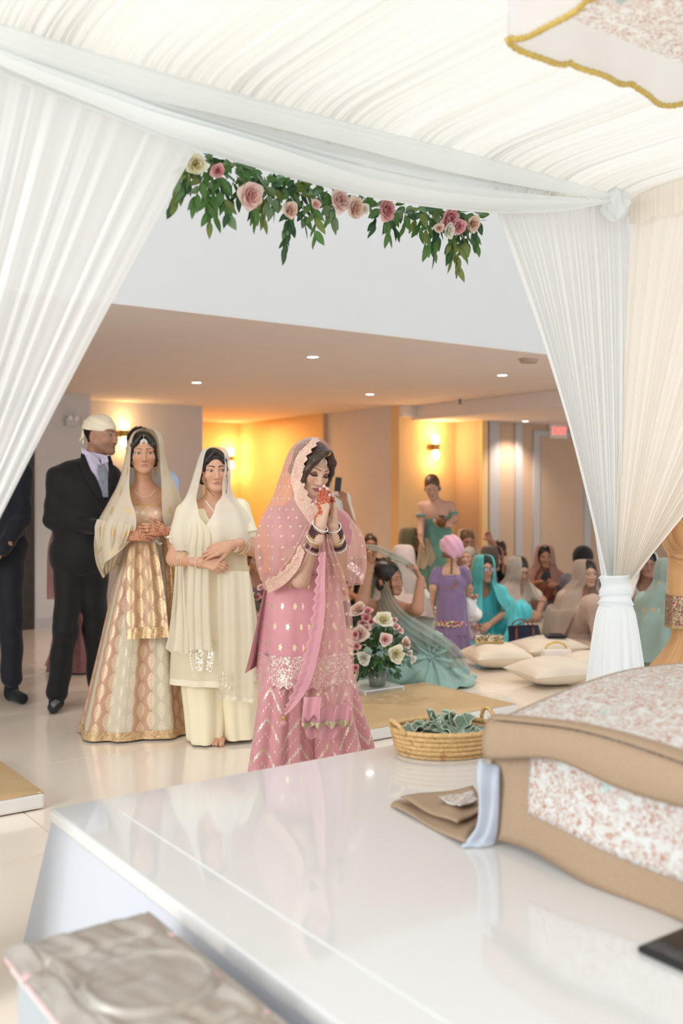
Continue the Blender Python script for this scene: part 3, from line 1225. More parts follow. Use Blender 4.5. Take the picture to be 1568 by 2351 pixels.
for j in range(ny):
    for i in range(nx):
        s, t = i / (nx - 1), j / (ny - 1)
        x, y = -s * CW, -t * CL
        e = min(1, 16 * min(s * 0.5, (1 - s) * 0.5, t, 1 - t))
        z = 0.018 + 0.022 * math.sqrt(e)
        r = math.hypot((s - 0.46) * CW, (t - 0.47) * CL)
        z += 0.009 * math.exp(-((r - 0.112) / 0.007) ** 2) - 0.006 * math.exp(-((r - 0.124) / 0.007) ** 2)
        for gx in (0.06, 0.86):
            z -= 0.006 * math.exp(-((s - gx) / 0.016) ** 2)
        for gy in (0.2, 0.76):
            z -= 0.009 * math.exp(-((t - gy) / 0.012) ** 2)
        wr = 0.6 * (0.0065 * math.sin(28 * s + 9 * t + 2 * math.sin(8 * t)) + 0.006 * math.sin(21 * t - 13 * s + 1.5 * math.sin(11 * s)) + 0.003 * math.sin(47 * s + 31 * t))
        z += wr * (0.8 if r > 0.13 else 0.2) * e
        P[j, i] = (x, y, z)
link('padded_top', grid_mesh('padded_top', P, flip=True), M_silver, cush)
mb = MB()
mb.box((-CW / 2, -CL / 2, 0.013), (CW - 0.004, CL - 0.004, 0.022), bev=0.008)
mb.build('pink_edge', M_pink, cush)
# ------------------------------------------------------------------ figures: smooth blended volumes meshed as one continuous surface
def smin(a, b, k):
    h = np.clip(0.5 + 0.5 * (b - a) / k, 0, 1)
    return b * (1 - h) + a * h - k * h * (1 - h)


class Sdf:
    def __init__(self):
        self.ops = []
        self.fr = (np.eye(3), np.zeros(3), 1.0)

    def frame(self, Rm=None, o=(0, 0, 0), s=1.0):
        self.fr = (np.eye(3) if Rm is None else np.asarray(Rm), np.asarray(o, float), s)
        return self

    def _p(self, p):
        return self.fr[0] @ (np.asarray(p, float) * self.fr[2]) + self.fr[1]

    def cap(self, a, b, ra, rb=None, k=0.02, sub=False):
        s = self.fr[2]
        a, b = self._p(a), self._p(b)
        ra = ra * s
        rb = ra if rb is None else rb * s
        m = max(ra, rb)
        self.ops.append(('c', (a, b, ra, rb), k * s, sub, np.minimum(a, b) - m, np.maximum(a, b) + m))
        return self

    def ball(self, c, r, k=0.02, sub=False):
        return self.cap(c, c, r, r, k, sub)

    def ell(self, c, r, k=0.02, sub=False, rot=None):
        Rm, o, s = self.fr
        c = self._p(c)
        r = np.asarray(r, float) * s
        M = Rm if rot is None else Rm @ np.asarray(rot)
        m = np.sqrt((M ** 2) @ (r ** 2))
        self.ops.append(('e', (c, r, M), k * s, sub, c - m, c + m))
        return self

    @staticmethod
    def _d(op, X, Y, Z):
        if op[0] == 'c':
            a, b, ra, rb = op[1]
            ba = b - a
            L = float(ba @ ba)
            px, py, pz = X - a[0], Y - a[1], Z - a[2]
            if L < 1e-12:
                return np.sqrt(px * px + py * py + pz * pz) - ra
            h = np.clip((px * ba[0] + py * ba[1] + pz * ba[2]) / L, 0, 1)
            px = px - ba[0] * h
            py = py - ba[1] * h
            pz = pz - ba[2] * h
            return np.sqrt(px * px + py * py + pz * pz) - (ra + (rb - ra) * h)
        c, r, M = op[1]
        px, py, pz = X - c[0], Y - c[1], Z - c[2]
        qx = (M[0, 0] * px + M[1, 0] * py + M[2, 0] * pz) / r[0]
        qy = (M[0, 1] * px + M[1, 1] * py + M[2, 1] * pz) / r[1]
        qz = (M[0, 2] * px + M[1, 2] * py + M[2, 2] * pz) / r[2]
        k0 = np.sqrt(qx * qx + qy * qy + qz * qz)
        k1 = np.sqrt((qx / r[0]) ** 2 + (qy / r[1]) ** 2 + (qz / r[2]) ** 2)
        return k0 * (k0 - 1.0) / np.maximum(k1, 1e-9)

    def eval(self, P):
        D = np.full(len(P), 1.0)
        X, Y, Z = P[:, 0], P[:, 1], P[:, 2]
        for op in self.ops:
            d = self._d(op, X, Y, Z)
            D = -smin(-D, d, op[2]) if op[3] else smin(D, d, op[2])
        return D

    def mesh(self, h, lo=None, hi=None, disp=None):
        los = np.min([o[4] for o in self.ops if not o[3]], axis=0) - 3 * h
        his = np.max([o[5] for o in self.ops if not o[3]], axis=0) + 3 * h
        if disp is not None:
            los -= 0.03
            his += 0.03
        if lo is not None:
            los = np.maximum(los, lo)
        if hi is not None:
            his = np.minimum(his, hi)
        n = np.maximum(3, np.ceil((his - los) / h).astype(int) + 1)
        ax = [(los[i] + h * np.arange(n[i])).astype(np.float32) for i in range(3)]
        D = np.full(n, 0.5, np.float32)
        for op in self.ops:
            m = op[2] + 4 * h + (0.02 if disp is not None else 0)
            i0 = np.clip(np.floor((op[4] - m - los) / h).astype(int), 0, n)
            i1 = np.clip(np.ceil((op[5] + m - los) / h).astype(int) + 1, 0, n)
            if (i1 <= i0).any():
                continue
            sl = tuple(slice(i0[i], i1[i]) for i in range(3))
            X = ax[0][sl[0]][:, None, None]
            Y = ax[1][sl[1]][None, :, None]
            Z = ax[2][sl[2]][None, None, :]
            d = self._d(op, X, Y, Z).astype(np.float32)
            D[sl] = -smin(-D[sl], d, op[2]) if op[3] else smin(D[sl], d, op[2])
        if disp is not None:
            ii = np.nonzero(np.abs(D) < 0.05)
            P = np.stack([ax[k][ii[k]] for k in range(3)], 1)
            D[ii] += disp(P).astype(np.float32)
        return surface_nets(D, los, h)


def surface_nets(D, lo, h):
    n = np.array(D.shape)
    S = D < 0
    c = np.zeros(tuple(n - 1), np.int8)
    for dx in (0, 1):
        for dy in (0, 1):
            for dz in (0, 1):
                c += S[dx:n[0] - 1 + dx, dy:n[1] - 1 + dy, dz:n[2] - 1 + dz]
    act = (c > 0) & (c < 8)
    I = np.stack(np.nonzero(act), 1)
    idx = np.full(act.shape, -1, np.int64)
    idx[act] = np.arange(len(I))
    acc = np.zeros((len(I), 3))
    cnt = np.zeros(len(I))
    C = [(a, b, d) for a in (0, 1) for b in (0, 1) for d in (0, 1)]
    val = {k: D[I[:, 0] + k[0], I[:, 1] + k[1], I[:, 2] + k[2]] for k in C}
    for k in C:
        for a in range(3):
            if k[a] == 0:
                k2 = list(k)
                k2[a] = 1
                v0, v1 = val[k], val[tuple(k2)]
                m = (v0 < 0) != (v1 < 0)
                t = np.where(m, v0 / np.where(m, v0 - v1, 1), 0)
                p = np.array(k, float)[None].repeat(len(I), 0)
                p[:, a] += t
                acc[m] += p[m]
                cnt[m] += 1
    V = lo + h * (I + acc / np.maximum(cnt, 1)[:, None])
    F = []
    for a in range(3):
        b, d = (a + 1) % 3, (a + 2) % 3
        sl0 = [slice(None)] * 3
        sl1 = [slice(None)] * 3
        sl0[a] = slice(0, n[a] - 1)
        sl1[a] = slice(1, n[a])
        s0, s1 = S[tuple(sl0)], S[tuple(sl1)]
        E = np.stack(np.nonzero(s0 != s1), 1)
        ok = (E[:, b] > 0) & (E[:, d] > 0) & (E[:, b] < n[b] - 1) & (E[:, d] < n[d] - 1)
        E = E[ok]
        q = []
        for (ob, od) in ((-1, -1), (0, -1), (0, 0), (-1, 0)):
            e = E.copy()
            e[:, b] += ob
            e[:, d] += od
            q.append(idx[e[:, 0], e[:, 1], e[:, 2]])
        q = np.stack(q, 1)
        fl = ~s0[E[:, 0], E[:, 1], E[:, 2]]
        q[fl] = q[fl][:, ::-1]
        F.append(q)
    return V, np.concatenate(F)


def join(parts):
    Vs, Fs, o = [], [], 0
    for V, F in parts:
        Vs.append(V)
        Fs.append(F + o)
        o += len(V)
    return np.concatenate(Vs), np.concatenate(Fs)


def rot_head(yaw=0, pitch=0, roll=0):
    """yaw turns the face towards +x, pitch nods it down, roll tips the crown towards +x (degrees); face looks along -y"""
    y, p, r = R(yaw), R(pitch), R(roll)
    return np.array(Matrix.Rotation(y, 3, 'Z') @ Matrix.Rotation(p, 3, 'X') @ Matrix.Rotation(r, 3, 'Y'))


def head_sdf(S, c, Rm, s=1.0, male=False, neck=None, neck_r=0.05):
    """head of 0.225 m (x s) centred between the eyes at c; neck: point of its base"""
    S.frame(Rm, c, s)
    j = 1.10 if male else 0.95
    S.ell((0, 0.018, 0.030), (0.073, 0.094, 0.083), 0.02)
    S.ell((0, -0.030, -0.030), (0.059 * j, 0.058, 0.074), 0.03)
    S.cap((-0.047 * j, 0.005, -0.052), (-0.017 * j, -0.064, -0.093), 0.019, 0.017, 0.025)
    S.cap((0.047 * j, 0.005, -0.052), (0.017 * j, -0.064, -0.093), 0.019, 0.017, 0.025)
    S.ball((0, -0.071, -0.095), 0.0175, 0.02)
    for q in (-1, 1):
        S.ball((q * 0.038, -0.058, -0.026), 0.021, 0.025)
        S.cap((q * 0.012, -0.0795, 0.021), (q * 0.044, -0.066, 0.020), 0.0095, 0.008, 0.018)
    for q in (-1, 1):
        S.ell((q * 0.0315, -0.100, 0.000), (0.019, 0.017, 0.012), 0.012, True)
        S.ball((q * 0.0315, -0.0685, -0.0005), 0.0138, 0.006)
    S.cap((0, -0.083, 0.006), (0, -0.1025, -0.033), 0.0068, 0.0082, 0.012)
    S.ball((0, -0.1015, -0.036), 0.0088, 0.008)
    for q in (-1, 1):
        S.ball((q * 0.0105, -0.0925, -0.039), 0.0066, 0.008)
    S.cap((-0.004, -0.0862, -0.0605), (-0.019, -0.0795, -0.0645), 0.0055, 0.0035, 0.008)
    S.cap((0.004, -0.0862, -0.0605), (0.019, -0.0795, -0.0645), 0.0055, 0.0035, 0.008)
    S.cap((-0.010, -0.0842, -0.0725), (0.010, -0.0842, -0.0725), 0.0062, 0.0062, 0.008)
    S.cap((-0.022, -0.0845, -0.0665), (0, -0.0945, -0.0655), 0.0018, 0.0018, 0.004, True)
    S.cap((0.022, -0.0845, -0.0665), (0, -0.0945, -0.0655), 0.0018, 0.0018, 0.004, True)
    for q in (-1, 1):
        S.ell((q * 0.0735, 0.018, -0.012), (0.008, 0.017, 0.030), 0.008)
    if neck is not None:
        top = S._p((0, 0.022, -0.05))
        S.frame()
        S.cap(top, neck, neck_r * 0.98 * s, neck_r * 1.08, 0.03)
    S.frame()
    return S


def project(S, c, Rm, s, xz, off=0.0009):
    """points (x, z) of the face plane dropped onto the face"""
    xz = np.asarray(xz, float)
    P = np.stack([xz[:, 0], np.full(len(xz), -0.15), xz[:, 1]], 1)
    d = Rm @ np.array([0, 1.0, 0])
    Q = (Rm @ (P * s).T).T + c
    t = np.zeros(len(Q))
    for _ in range(34):
        t += S.eval(Q + d * t[:, None]) * 0.85
        t = np.clip(t, 0, 0.3)
    return Q + d * (t - off * s)[:, None]


def strip(lo, hi, n, m):
    """grid of (x,z) between curves lo(a), hi(a), a in -1..1"""
    a = np.linspace(-1, 1, n)
    L, H = np.array([lo(x) for x in a]), np.array([hi(x) for x in a])
    b = np.linspace(0, 1, m)[:, None, None]
    return L[None] * (1 - b) + H[None] * b


MSKIN = {}


def vcol_mat(name, rough=0.5, sss=0.0, coat=0.0):
    n = N(name)
    a = n.node('ShaderNodeAttribute', attribute_name='Col')
    f = n.noise(n.obj(), 45, 3)
    n.base(n.mix(n.ma('MULTIPLY', n.step(f, 0.5, 0.2), 0.10), a.outputs['Color'], (0.25, 0.10, 0.06)))
    n.set(Roughness=rough)
    n.b.inputs['Specular IOR Level'].default_value = 0.35
    if sss:
        n.b.inputs['Subsurface Weight'].default_value = sss
        n.b.inputs['Subsurface Radius'].default_value = (0.012, 0.005, 0.003)
        n.b.inputs['Subsurface Scale'].default_value = 0.6
    if coat:
        n.b.inputs['Coat Weight'].default_value = coat
    return n.m


M_skin = vcol_mat('skin', 0.48, 0.0)
M_face = vcol_mat('face_colour', 0.45)
M_eyem = vcol_mat('eye_gloss', 0.18, 0, 0.5)


def feature(name, grid, S, c, Rm, s, col, parent, m=None, off=0.0009):
    r, k = grid.shape[:2]
    Q = project(S, c, Rm, s, grid.reshape(-1, 2), off).reshape(r, k, 3)
    me = grid_mesh(name, Q, colors=np.asarray(col, float).reshape(-1, 3))
    return link(name, me, m or M_face, parent)


def face_features(S, c, Rm, s, parent, lip=(0.45, 0.14, 0.13), brow=(0.02, 0.014, 0.012), eyes='open', gaze=(0, 0), browt=1.0, shadow=None, mouth=1.0):
    for q in (-1, 1):
        ex = q * 0.0315
        # brow
        lo = lambda a: (ex + q * a * 0.0215, 0.0215 + 0.0034 * (1 - (a - 0.2) ** 2) - 0.0011 * browt * (1 - 0.5 * a))
        hi = lambda a: (ex + q * a * 0.0215, 0.0215 + 0.0034 * (1 - (a - 0.2) ** 2) + 0.0017 * browt * (1 - 0.7 * max(a, -0.6)))
        feature('eyebrow', strip(lo, hi, 18, 4), S, c, Rm, s, np.tile(brow, (72, 1)), parent)
        if eyes == 'open':
            h1, h2, w = 0.0054, 0.0040, 0.0148
            hi = lambda a: (ex + q * a * w, h1 * (1 - abs(a) ** 2.2) + 0.0012 * a)
            lo = lambda a: (ex + q * a * w, -h2 * (1 - abs(a) ** 2.2) + 0.0012 * a)
            g = strip(lo, hi, 31, 15)
            col = np.tile((0.50, 0.45, 0.42), (31 * 15, 1))
            f = g.reshape(-1, 2)
            dd = np.hypot(f[:, 0] - ex - gaze[0], f[:, 1] - 0.0010 - gaze[1])
            col[dd < 0.0060] = (0.045, 0.020, 0.010)
            col[dd < 0.0028] = (0.004, 0.003, 0.003)
            col[np.hypot(f[:, 0] - ex - gaze[0] + 0.0018, f[:, 1] - 0.0030 - gaze[1]) < 0.0011] = (0.8, 0.8, 0.8)
            feature('eye', g, S, c, Rm, s, col, parent, M_eyem, 0.0012)
            hh = lambda a: (ex + q * a * w * 1.08, h1 * (1 - abs(a) ** 2.2) + 0.0012 * a + 0.0018 + 0.0012 * max(a, 0))
            h0 = lambda a: (ex + q * a * w * 1.03, h1 * (1 - abs(a) ** 2.2) + 0.0012 * a - 0.0005)
            feature('eyelashes', strip(h0, hh, 24, 4), S, c, Rm, s, np.tile((0.012, 0.008, 0.008), (96, 1)), parent, None, 0.0017)
            l0 = lambda a: (ex + q * a * w * 1.03, -h2 * (1 - abs(a) ** 2.2) + 0.0012 * a - 0.0008)
            l1 = lambda a: (ex + q * a * w * 1.03, -h2 * (1 - abs(a) ** 2.2) + 0.0012 * a + 0.0003)
            feature('eyelashes', strip(l0, l1, 24, 3), S, c, Rm, s, np.tile((0.05, 0.025, 0.02), (72, 1)), parent, None, 0.0017)
        else:
            w = 0.0165
            if shadow is not None:
                hi = lambda a: (ex + q * a * w, -0.003 + 0.0150 * (1 - abs(a) ** 2.0))
                lo = lambda a: (ex + q * a * w, -0.003 - 0.0060 * (1 - abs(a) ** 2.2))
                g = strip(lo, hi, 20, 10)
                b = np.linspace(0, 1, 10)[:, None, None]
                col = np.array(shadow)[None, None] * (1 - b * 0.4) + np.array((0.42, 0.24, 0.16))[None, None] * b * 0.4 + np.zeros((10, 20, 3))
                feature('eyelid', g, S, c, Rm, s, col.reshape(-1, 3), parent)
            hi = lambda a: (ex + q * a * w * 1.06, -0.0030 - 0.0060 * (1 - abs(a) ** 2.2) + 0.0012)
            lo = lambda a: (ex + q * a * w * 1.10, -0.0030 - 0.0060 * (1 - abs(a) ** 2.2) - 0.0024 - 0.0015 * max(a, 0))
            feature('eyelashes', strip(lo, hi, 24, 5), S, c, Rm, s, np.tile((0.010, 0.007, 0.007), (120, 1)), parent, None, 0.0016)
    lw = 0.0225 * mouth
    zc = -0.0660
    up = lambda a: (a * lw, zc + 0.0075 * (1 - abs(a) ** 1.6) - 0.0018 * math.exp(-(a / 0.16) ** 2) - 0.0010 * abs(a))
    md = lambda a: (a * lw, zc - 0.0006 + 0.0008 * math.cos(a * 6) - 0.0010 * abs(a))
    dn = lambda a: (a * lw * 0.96, zc - 0.0095 * (1 - abs(a) ** 2.0) - 0.0010 * abs(a))
    dark = np.array(lip) * 0.35
    b = np.linspace(0, 1, 7)[:, None, None]
    col = dark * (b < 0.12) + np.array(lip) * 0.88 * (b >= 0.12) + np.zeros((7, 26, 3))
    feature('lips', strip(md, up, 26, 7), S, c, Rm, s, col.reshape(-1, 3), parent)
    col = dark * (b < 0.05) + np.array(lip) * (b >= 0.05) + np.zeros((7, 26, 3))
    feature('lips', strip(md, dn, 26, 7), S, c, Rm, s, col.reshape(-1, 3), parent)


def hair_sdf(c, Rm, s=1.0, part=True, up=0.006, sides=None, bun=None, low=0.0, ears=False):
    """cap of hair on the skull, face left free"""
    H = Sdf()
    H.frame(Rm, c, s)
    H.ell((0, 0.022, 0.034), (0.073 + up, 0.096 + up, 0.083 + up), 0.01)
    hw = 0.028 if ears else 0.055
    H.cap((-hw, 0.036, -0.03 - low), (hw, 0.036, -0.03 - low), 0.032, 0.032, 0.03)
    H.ell((0, -0.100, -0.028), (0.064, 0.062, 0.098), 0.012, True)
    H.ell((0, -0.135, 0.0), (0.075, 0.07, 0.088), 0.01, True)
    if ears:
        for q in (-1, 1):
            H.ell((q * 0.085, -0.004, -0.028), (0.035, 0.036, 0.050), 0.01, True)
    if part:
        H.cap((0, -0.095, 0.085), (0, 0.02, 0.128 + up), 0.004, 0.003, 0.006, True)
    if bun:
        H.ell(bun[0], bun[1], 0.02)
    for sd in (sides or []):
        for a, b, ra, rb in sd:
            H.cap(a, b, ra, rb, 0.012)
    return H


def strands(Rm, amp=0.0016, f=260):
    def d(P):
        q = P @ Rm
        w = q[:, 1] * f + 9 * np.abs(q[:, 0] - q[:, 0].mean()) * 8 + 2.0 * np.sin(q[:, 2] * 22)
        return amp * 0.7 * np.sin(w) + amp * 0.4 * np.sin(w * 2.3 + 1)
    return d


M_hair = N('dark_hair')
_f = M_hair.noise(M_hair.obj(), 60, 3)
M_hair.base(M_hair.ramp(_f, [(0.3, (0.006, 0.004, 0.004)), (0.7, (0.020, 0.012, 0.009))]))
M_hair.set(Roughness=0.38)
M_hair = M_hair.m
M_hairb = N('brown_hair')
_f = M_hairb.noise(M_hairb.obj(), 60, 3)
M_hairb.base(M_hairb.ramp(_f, [(0.3, (0.020, 0.010, 0.006)), (0.7, (0.075, 0.035, 0.018))]))
M_hairb.set(Roughness=0.36)
M_hairb = M_hairb.m
M_hairl = plain('light_brown_hair', (0.16, 0.08, 0.035), 0.45)


def unit(v):
    v = np.asarray(v, float)
    return v / np.linalg.norm(v)


def hand_sdf(S, wrist, fdir, pn, lat, s=1.0, curl=(0.25, 0.25, 0.3, 0.35), thumb=0.4, spread=0.0, stub=0.05, tcurl=0.3, tips=None, wr=0.024):
    """fingers along fdir, palm faces pn, thumb on the lat side; five separate jointed fingers"""
    f = unit(fdir)
    pn = unit(np.asarray(pn, float) - f * (np.asarray(pn, float) @ f))
    l = np.cross(f, pn)
    if l @ np.asarray(lat, float) < 0:
        l = -l
    w = np.asarray(wrist, float)
    S.frame()
    S.cap(w - f * stub, w + f * 0.012 * s, wr * s, 0.021 * s, 0.01)
    kn = []
    for off, al in ((0.027, 0.086), (0.009, 0.091), (-0.009, 0.087), (-0.026, 0.078)):
        k = w + f * al * s + l * off * s
        kn.append(k)
        S.cap(w + f * 0.012 * s + l * off * 0.5 * s, k, 0.0135 * s, 0.0108 * s, 0.010)
    S.ball(w + f * 0.03 * s + l * 0.018 * s + pn * 0.006 * s, 0.016 * s, 0.012)
    ln = (0.070, 0.078, 0.072, 0.056)
    for i, k in enumerate(kn):
        p = k
        a = 0.0
        sp = spread * (1.5 - i) * 0.5
        for ph, fr in enumerate((0.44, 0.31, 0.25)):
            a += curl[i] * (0.9, 1.1, 0.8)[ph]
            d = unit(f * math.cos(a) + pn * math.sin(a) + l * sp)
            q = p + d * ln[i] * fr * s
            r0 = (0.0090, 0.0081, 0.0073)[ph] * s * (0.88 if i == 3 else 1)
            S.cap(p, q, r0, r0 * 0.93, 0.0035)
            p = q
        if tips is not None:
            tips.append((p, d, pn))
    b = w + f * 0.020 * s + l * 0.020 * s + pn * 0.004 * s
    d1 = unit(f * math.cos(thumb + 0.25) + l * math.sin(thumb + 0.25) + pn * 0.25)
    m = b + d1 * 0.040 * s
    S.cap(b, m, 0.0135 * s, 0.0105 * s, 0.012)
    d2 = unit(f * math.cos(thumb) + l * math.sin(thumb) + pn * (0.15 + tcurl * 0.4))
    m2 = m + d2 * 0.032 * s
    S.cap(m, m2, 0.0098 * s, 0.0090 * s, 0.004)
    d3 = unit(d2 + pn * tcurl * 0.5 + f * 0.15)
    e = m2 + d3 * 0.026 * s
    S.cap(m2, e, 0.0090 * s, 0.0074 * s, 0.004)
    if tips is not None:
        tips.append((e, d3, pn))
    return S


def body_mesh(name, parts, parent, skin, paint=None, m=None):
    V, F = join(parts)
    col = np.tile(np.array(skin, float), (len(V), 1))
    if paint is not None:
        col = paint(V, col)
    return link(name, mesh_np(name, V, F, None, col), m or M_skin, parent)


def solid(name, S, h, m, parent, disp=None, lo=None, hi=None):
    V, F = S.mesh(h, lo, hi, disp)
    return link(name, mesh_np(name, V, F), m, parent)


# ---- lofted clothing
def folds_fn(n, seed, k=5):
    g = np.random.default_rng(seed)
    a = g.uniform(0.4, 1, k)
    fr = np.round(g.uniform(0.4, 1.5, k) * n).astype(int)
    ph = g.uniform(0, 6.28, k)

    def f(th):
        y = sum(a[i] * np.sin(fr[i] * th + ph[i]) for i in range(k))
        return y / a.sum() * 1.6
    return f


def loft(name, keys, m, parent, nf=12, seed=0, rings=60, pts=180, power=2.0, arc=None, uvs=None, twist=0.0):
    """keys: (z, cx, cy, rx, ry, fold amplitude); arc=(a0,a1) degrees for an open piece (0 = towards viewer, + = image right)"""
    K = spline(np.array(keys, float), rings)
    if arc is None:
        th = np.linspace(0, 2 * pi, pts, endpoint=False)
    else:
        th = np.linspace(R(arc[0]), R(arc[1]), pts)
    fo = folds_fn(nf, seed)
    fo2 = folds_fn(nf * 2.3, seed + 5)
    G = []
    for i, (z, cx, cy, rx, ry, am) in enumerate(K):
        t = i / (rings - 1)
        c, s_ = np.cos(th), np.sin(th)
        rr = (np.abs(s_) ** power + np.abs(c) ** power) ** (-1 / power)
        d = fo(th + twist * t) * am + fo2(th) * am * 0.22
        G.append(np.stack([cx + s_ * rr * (rx + d), cy - c * rr * (ry + d), np.full_like(th, z)], 1))
    return link(name, grid_mesh(name, G, closed=arc is None), m, parent)


def veil(name, keys, m, parent, nf=9, seed=0, rings=90, pts=150, hem=0.0, power=2.0):
    """hood / shawl open in front. keys: (z, cx, cy, rx, ry, left opening, right opening, fold amp), opening in degrees from the
    direction of the viewer to either side"""
    K = spline(np.array(keys, float), rings)
    fo = folds_fn(nf, seed)
    fo2 = folds_fn(nf * 2.1, seed + 3)
    u = np.linspace(0, 1, pts)
    G = []
    for i, (z, cx, cy, rx, ry, aL, aR, am) in enumerate(K):
        t = i / (rings - 1)
        th = R(aR) + u * (2 * pi - R(aR) - R(aL))
        d = (fo(th + 0.25 * t) + 0.3 * fo2(th)) * am
        zz = z + hem * t * t * (0.5 * np.sin(th * 2 + 1) + 0.35 * np.sin(5 * th))
        s_, c = np.sin(th), np.cos(th)
        rr = (np.abs(s_) ** power + np.abs(c) ** power) ** (-1 / power)
        G.append(np.stack([cx + s_ * rr * (rx + d), cy - c * rr * (ry + d), zz], 1))
    return link(name, grid_mesh(name, G), m, parent)


def ribbon(name, center, width_dir, width, m, parent, n=60, k=16, amp=0.01, seed=0, nfold=3, solid_t=0.0, nrm=(0, -1, 0)):
    """hanging length of cloth: centre line keys (x,y,z), width keys, waves across"""
    C = spline(np.array(center, float), n)
    Wd = spline(np.array(width, float).reshape(-1, 1), n)[:, 0]
    wd = unit(width_dir)
    nr = unit(nrm)
    u = np.linspace(-0.5, 0.5, k)
    g = np.random.default_rng(seed)
    ph = g.uniform(0, 6)
    G = []
    for i in range(n):
        t = i / (n - 1)
        wave = np.sin(u * 2 * pi * nfold + ph + 1.2 * t) + 0.4 * np.sin(u * 2 * pi * nfold * 2.3 + ph * 2)
        G.append(C[i][None] + wd[None] * (u * Wd[i])[:, None] + nr[None] * (wave * amp)[:, None])
    o = link(name, grid_mesh(name, G), m, parent)
    if solid_t:
        solidify(o, solid_t)
    return o


def ring_on(name, a, b, t, r, m, parent, thick=0.003, seg=28, flat=1.0, tilt=0.0):
    """bangle round the line a-b at fraction t"""
    a, b = np.asarray(a, float), np.asarray(b, float)
    d = unit(b - a)
    x = unit(np.cross(d, (0.1, 0.9, 0.2)))
    y = np.cross(d, x)
    th = np.linspace(0, 2 * pi, seg, endpoint=False)
    c = a + (b - a) * t
    P = c + r * (np.cos(th)[:, None] * x + np.sin(th)[:, None] * y) + d * (tilt * np.sin(th + 1))[:, None]
    return link(name, tube_mesh(name, P, thick, 8, True), m, parent)


def beads(name, P, r, m, parent, sub=8):
    """string of small beads along points P as one part"""
    base = MB()
    for p in P:
        base.sph(p, r, sub)
    return base.build(name, m, parent, True)


class Fig:
    """a person standing or sitting at a real place; L() turns a measured picture point at depth Y0+dy into local metres"""

    def __init__(self, label, px0, Y0, group=None, name='person', cat='person'):
        self.Y = Y0
        self.base = Vector(((px0 - 784.0) * Y0 / FPX, Y0, 0.0))
        self.root = thing(name, label, cat, self.base, 0, group)
        self.mpp = Y0 / FPX

    def L(self, px, py, dy=0.0):
        return np.array(at(px, py, self.Y + dy) - self.base)

    def z(self, py, dy=0.0):
        return EYE + (1135.0 - py) * (self.Y + dy) / FPX

    def x(self, px):
        return (px - 784.0) * self.Y / FPX - self.base.x

    def loftpx(self, name, rows, m, cy=0.0, dep=0.8, **kw):
        """rows: (py, pxLeft, pxRight, fold amp[, depth radius[, cy]])"""
        keys = []
        for r in rows:
            py, a, b, am = r[:4]
            rx = (b - a) / 2 * self.mpp
            ry = r[4] if len(r) > 4 and r[4] is not None else rx * dep
            keys.append((max(0.006, self.z(py)), self.x((a + b) / 2), r[5] if len(r) > 5 else cy, rx, ry, am))
        return loft(name, keys, m, self.root, **kw)

    def veilpx(self, name, rows, m, cy=0.02, **kw):
        """rows: (py, pxLeft, pxRight, depth radius, left opening, right opening, fold amp[, cy])"""
        keys = []
        for r in rows:
            py, a, b, ry, aL, aR, am = r[:7]
            keys.append((self.z(py), self.x((a + b) / 2), r[7] if len(r) > 7 else cy, (b - a) / 2 * self.mpp, ry, aL, aR, am))
        return veil(name, keys, m, self.root, **kw)

    def drape(self, name, rows, m, n=70, k=40, amp=0.008, nfold=4, seed=0, zig=None, zigl=None, t=0.0, parent=None):
        """rows: (pxL, pyL, pxR, pyR, dyL, dyR) from top to bottom; zig=(count, amp) points along the lower edge, zigl along the left"""
        K = []
        for r in rows:
            a = self.L(r[0], r[1], r[4])
            b = self.L(r[2], r[3], r[5] if len(r) > 5 else r[4])
            K.append(np.concatenate([a, b]))
        K = spline(np.array(K), n)
        u = np.linspace(0, 1, k)
        g = np.random.default_rng(seed)
        ph = g.uniform(0, 6)
        G = []
        for i in range(n):
            tt = i / (n - 1)
            a, b = K[i, :3], K[i, 3:]
            a = a.copy()
            if zigl:
                f = (tt * zigl[0]) % 1.0
                a += (a - b) / np.linalg.norm(a - b) * zigl[1] * (1 - 2 * abs(f - 0.5))
            row = a[None] * (1 - u[:, None]) + b[None] * u[:, None]
            w = np.sin(u * 2 * pi * nfold + ph + 0.8 * tt) + 0.4 * np.sin(u * 2 * pi * nfold * 2.1 + ph * 2 + tt)
            row[:, 1] += w * amp
            if zig and tt > 0.6:
                f = (u * zig[0]) % 1.0
                row[:, 2] -= zig[1] * (1 - 2 * np.abs(f - 0.5)) * (tt - 0.6) / 0.4
            G.append(row)
        o = link(name, grid_mesh(name, G), m, parent or self.root)
        if t:
            solidify(o, t)
        return o

    def decal(self, name, S, rows, m, n=14, k=10, off=0.003, t=0.0, parent=None, start=-0.6):
        """patch laid on the surface of S as seen along the line of sight; rows (pxL, pyL, pxR, pyR)"""
        K = spline(np.array(rows, float), n)
        u = np.linspace(0, 1, k)[None, :, None]
        XY = K[:, None, :2] * (1 - u) + K[:, None, 2:] * u
        X = XY.reshape(-1, 2)
        eye = np.array([0, 0, EYE]) - np.array(self.base)
        d = np.stack([(X[:, 0] - 784) / FPX, np.ones(len(X)), (1135 - X[:, 1]) / FPX], 1)
        d /= np.linalg.norm(d, axis=1, keepdims=True)
        s = np.full(len(X), self.Y + start)
        for _ in range(60):
            s += np.clip(S.eval(eye + d * s[:, None]) * 0.9, -0.05, 0.1)
            s = np.minimum(s, self.Y + 0.15)
        P = (eye + d * (s - off)[:, None]).reshape(n, k, 3)
        o = link(name, grid_mesh(name, P), m, parent or self.root)
        if t:
            solidify(o, t)
        return o


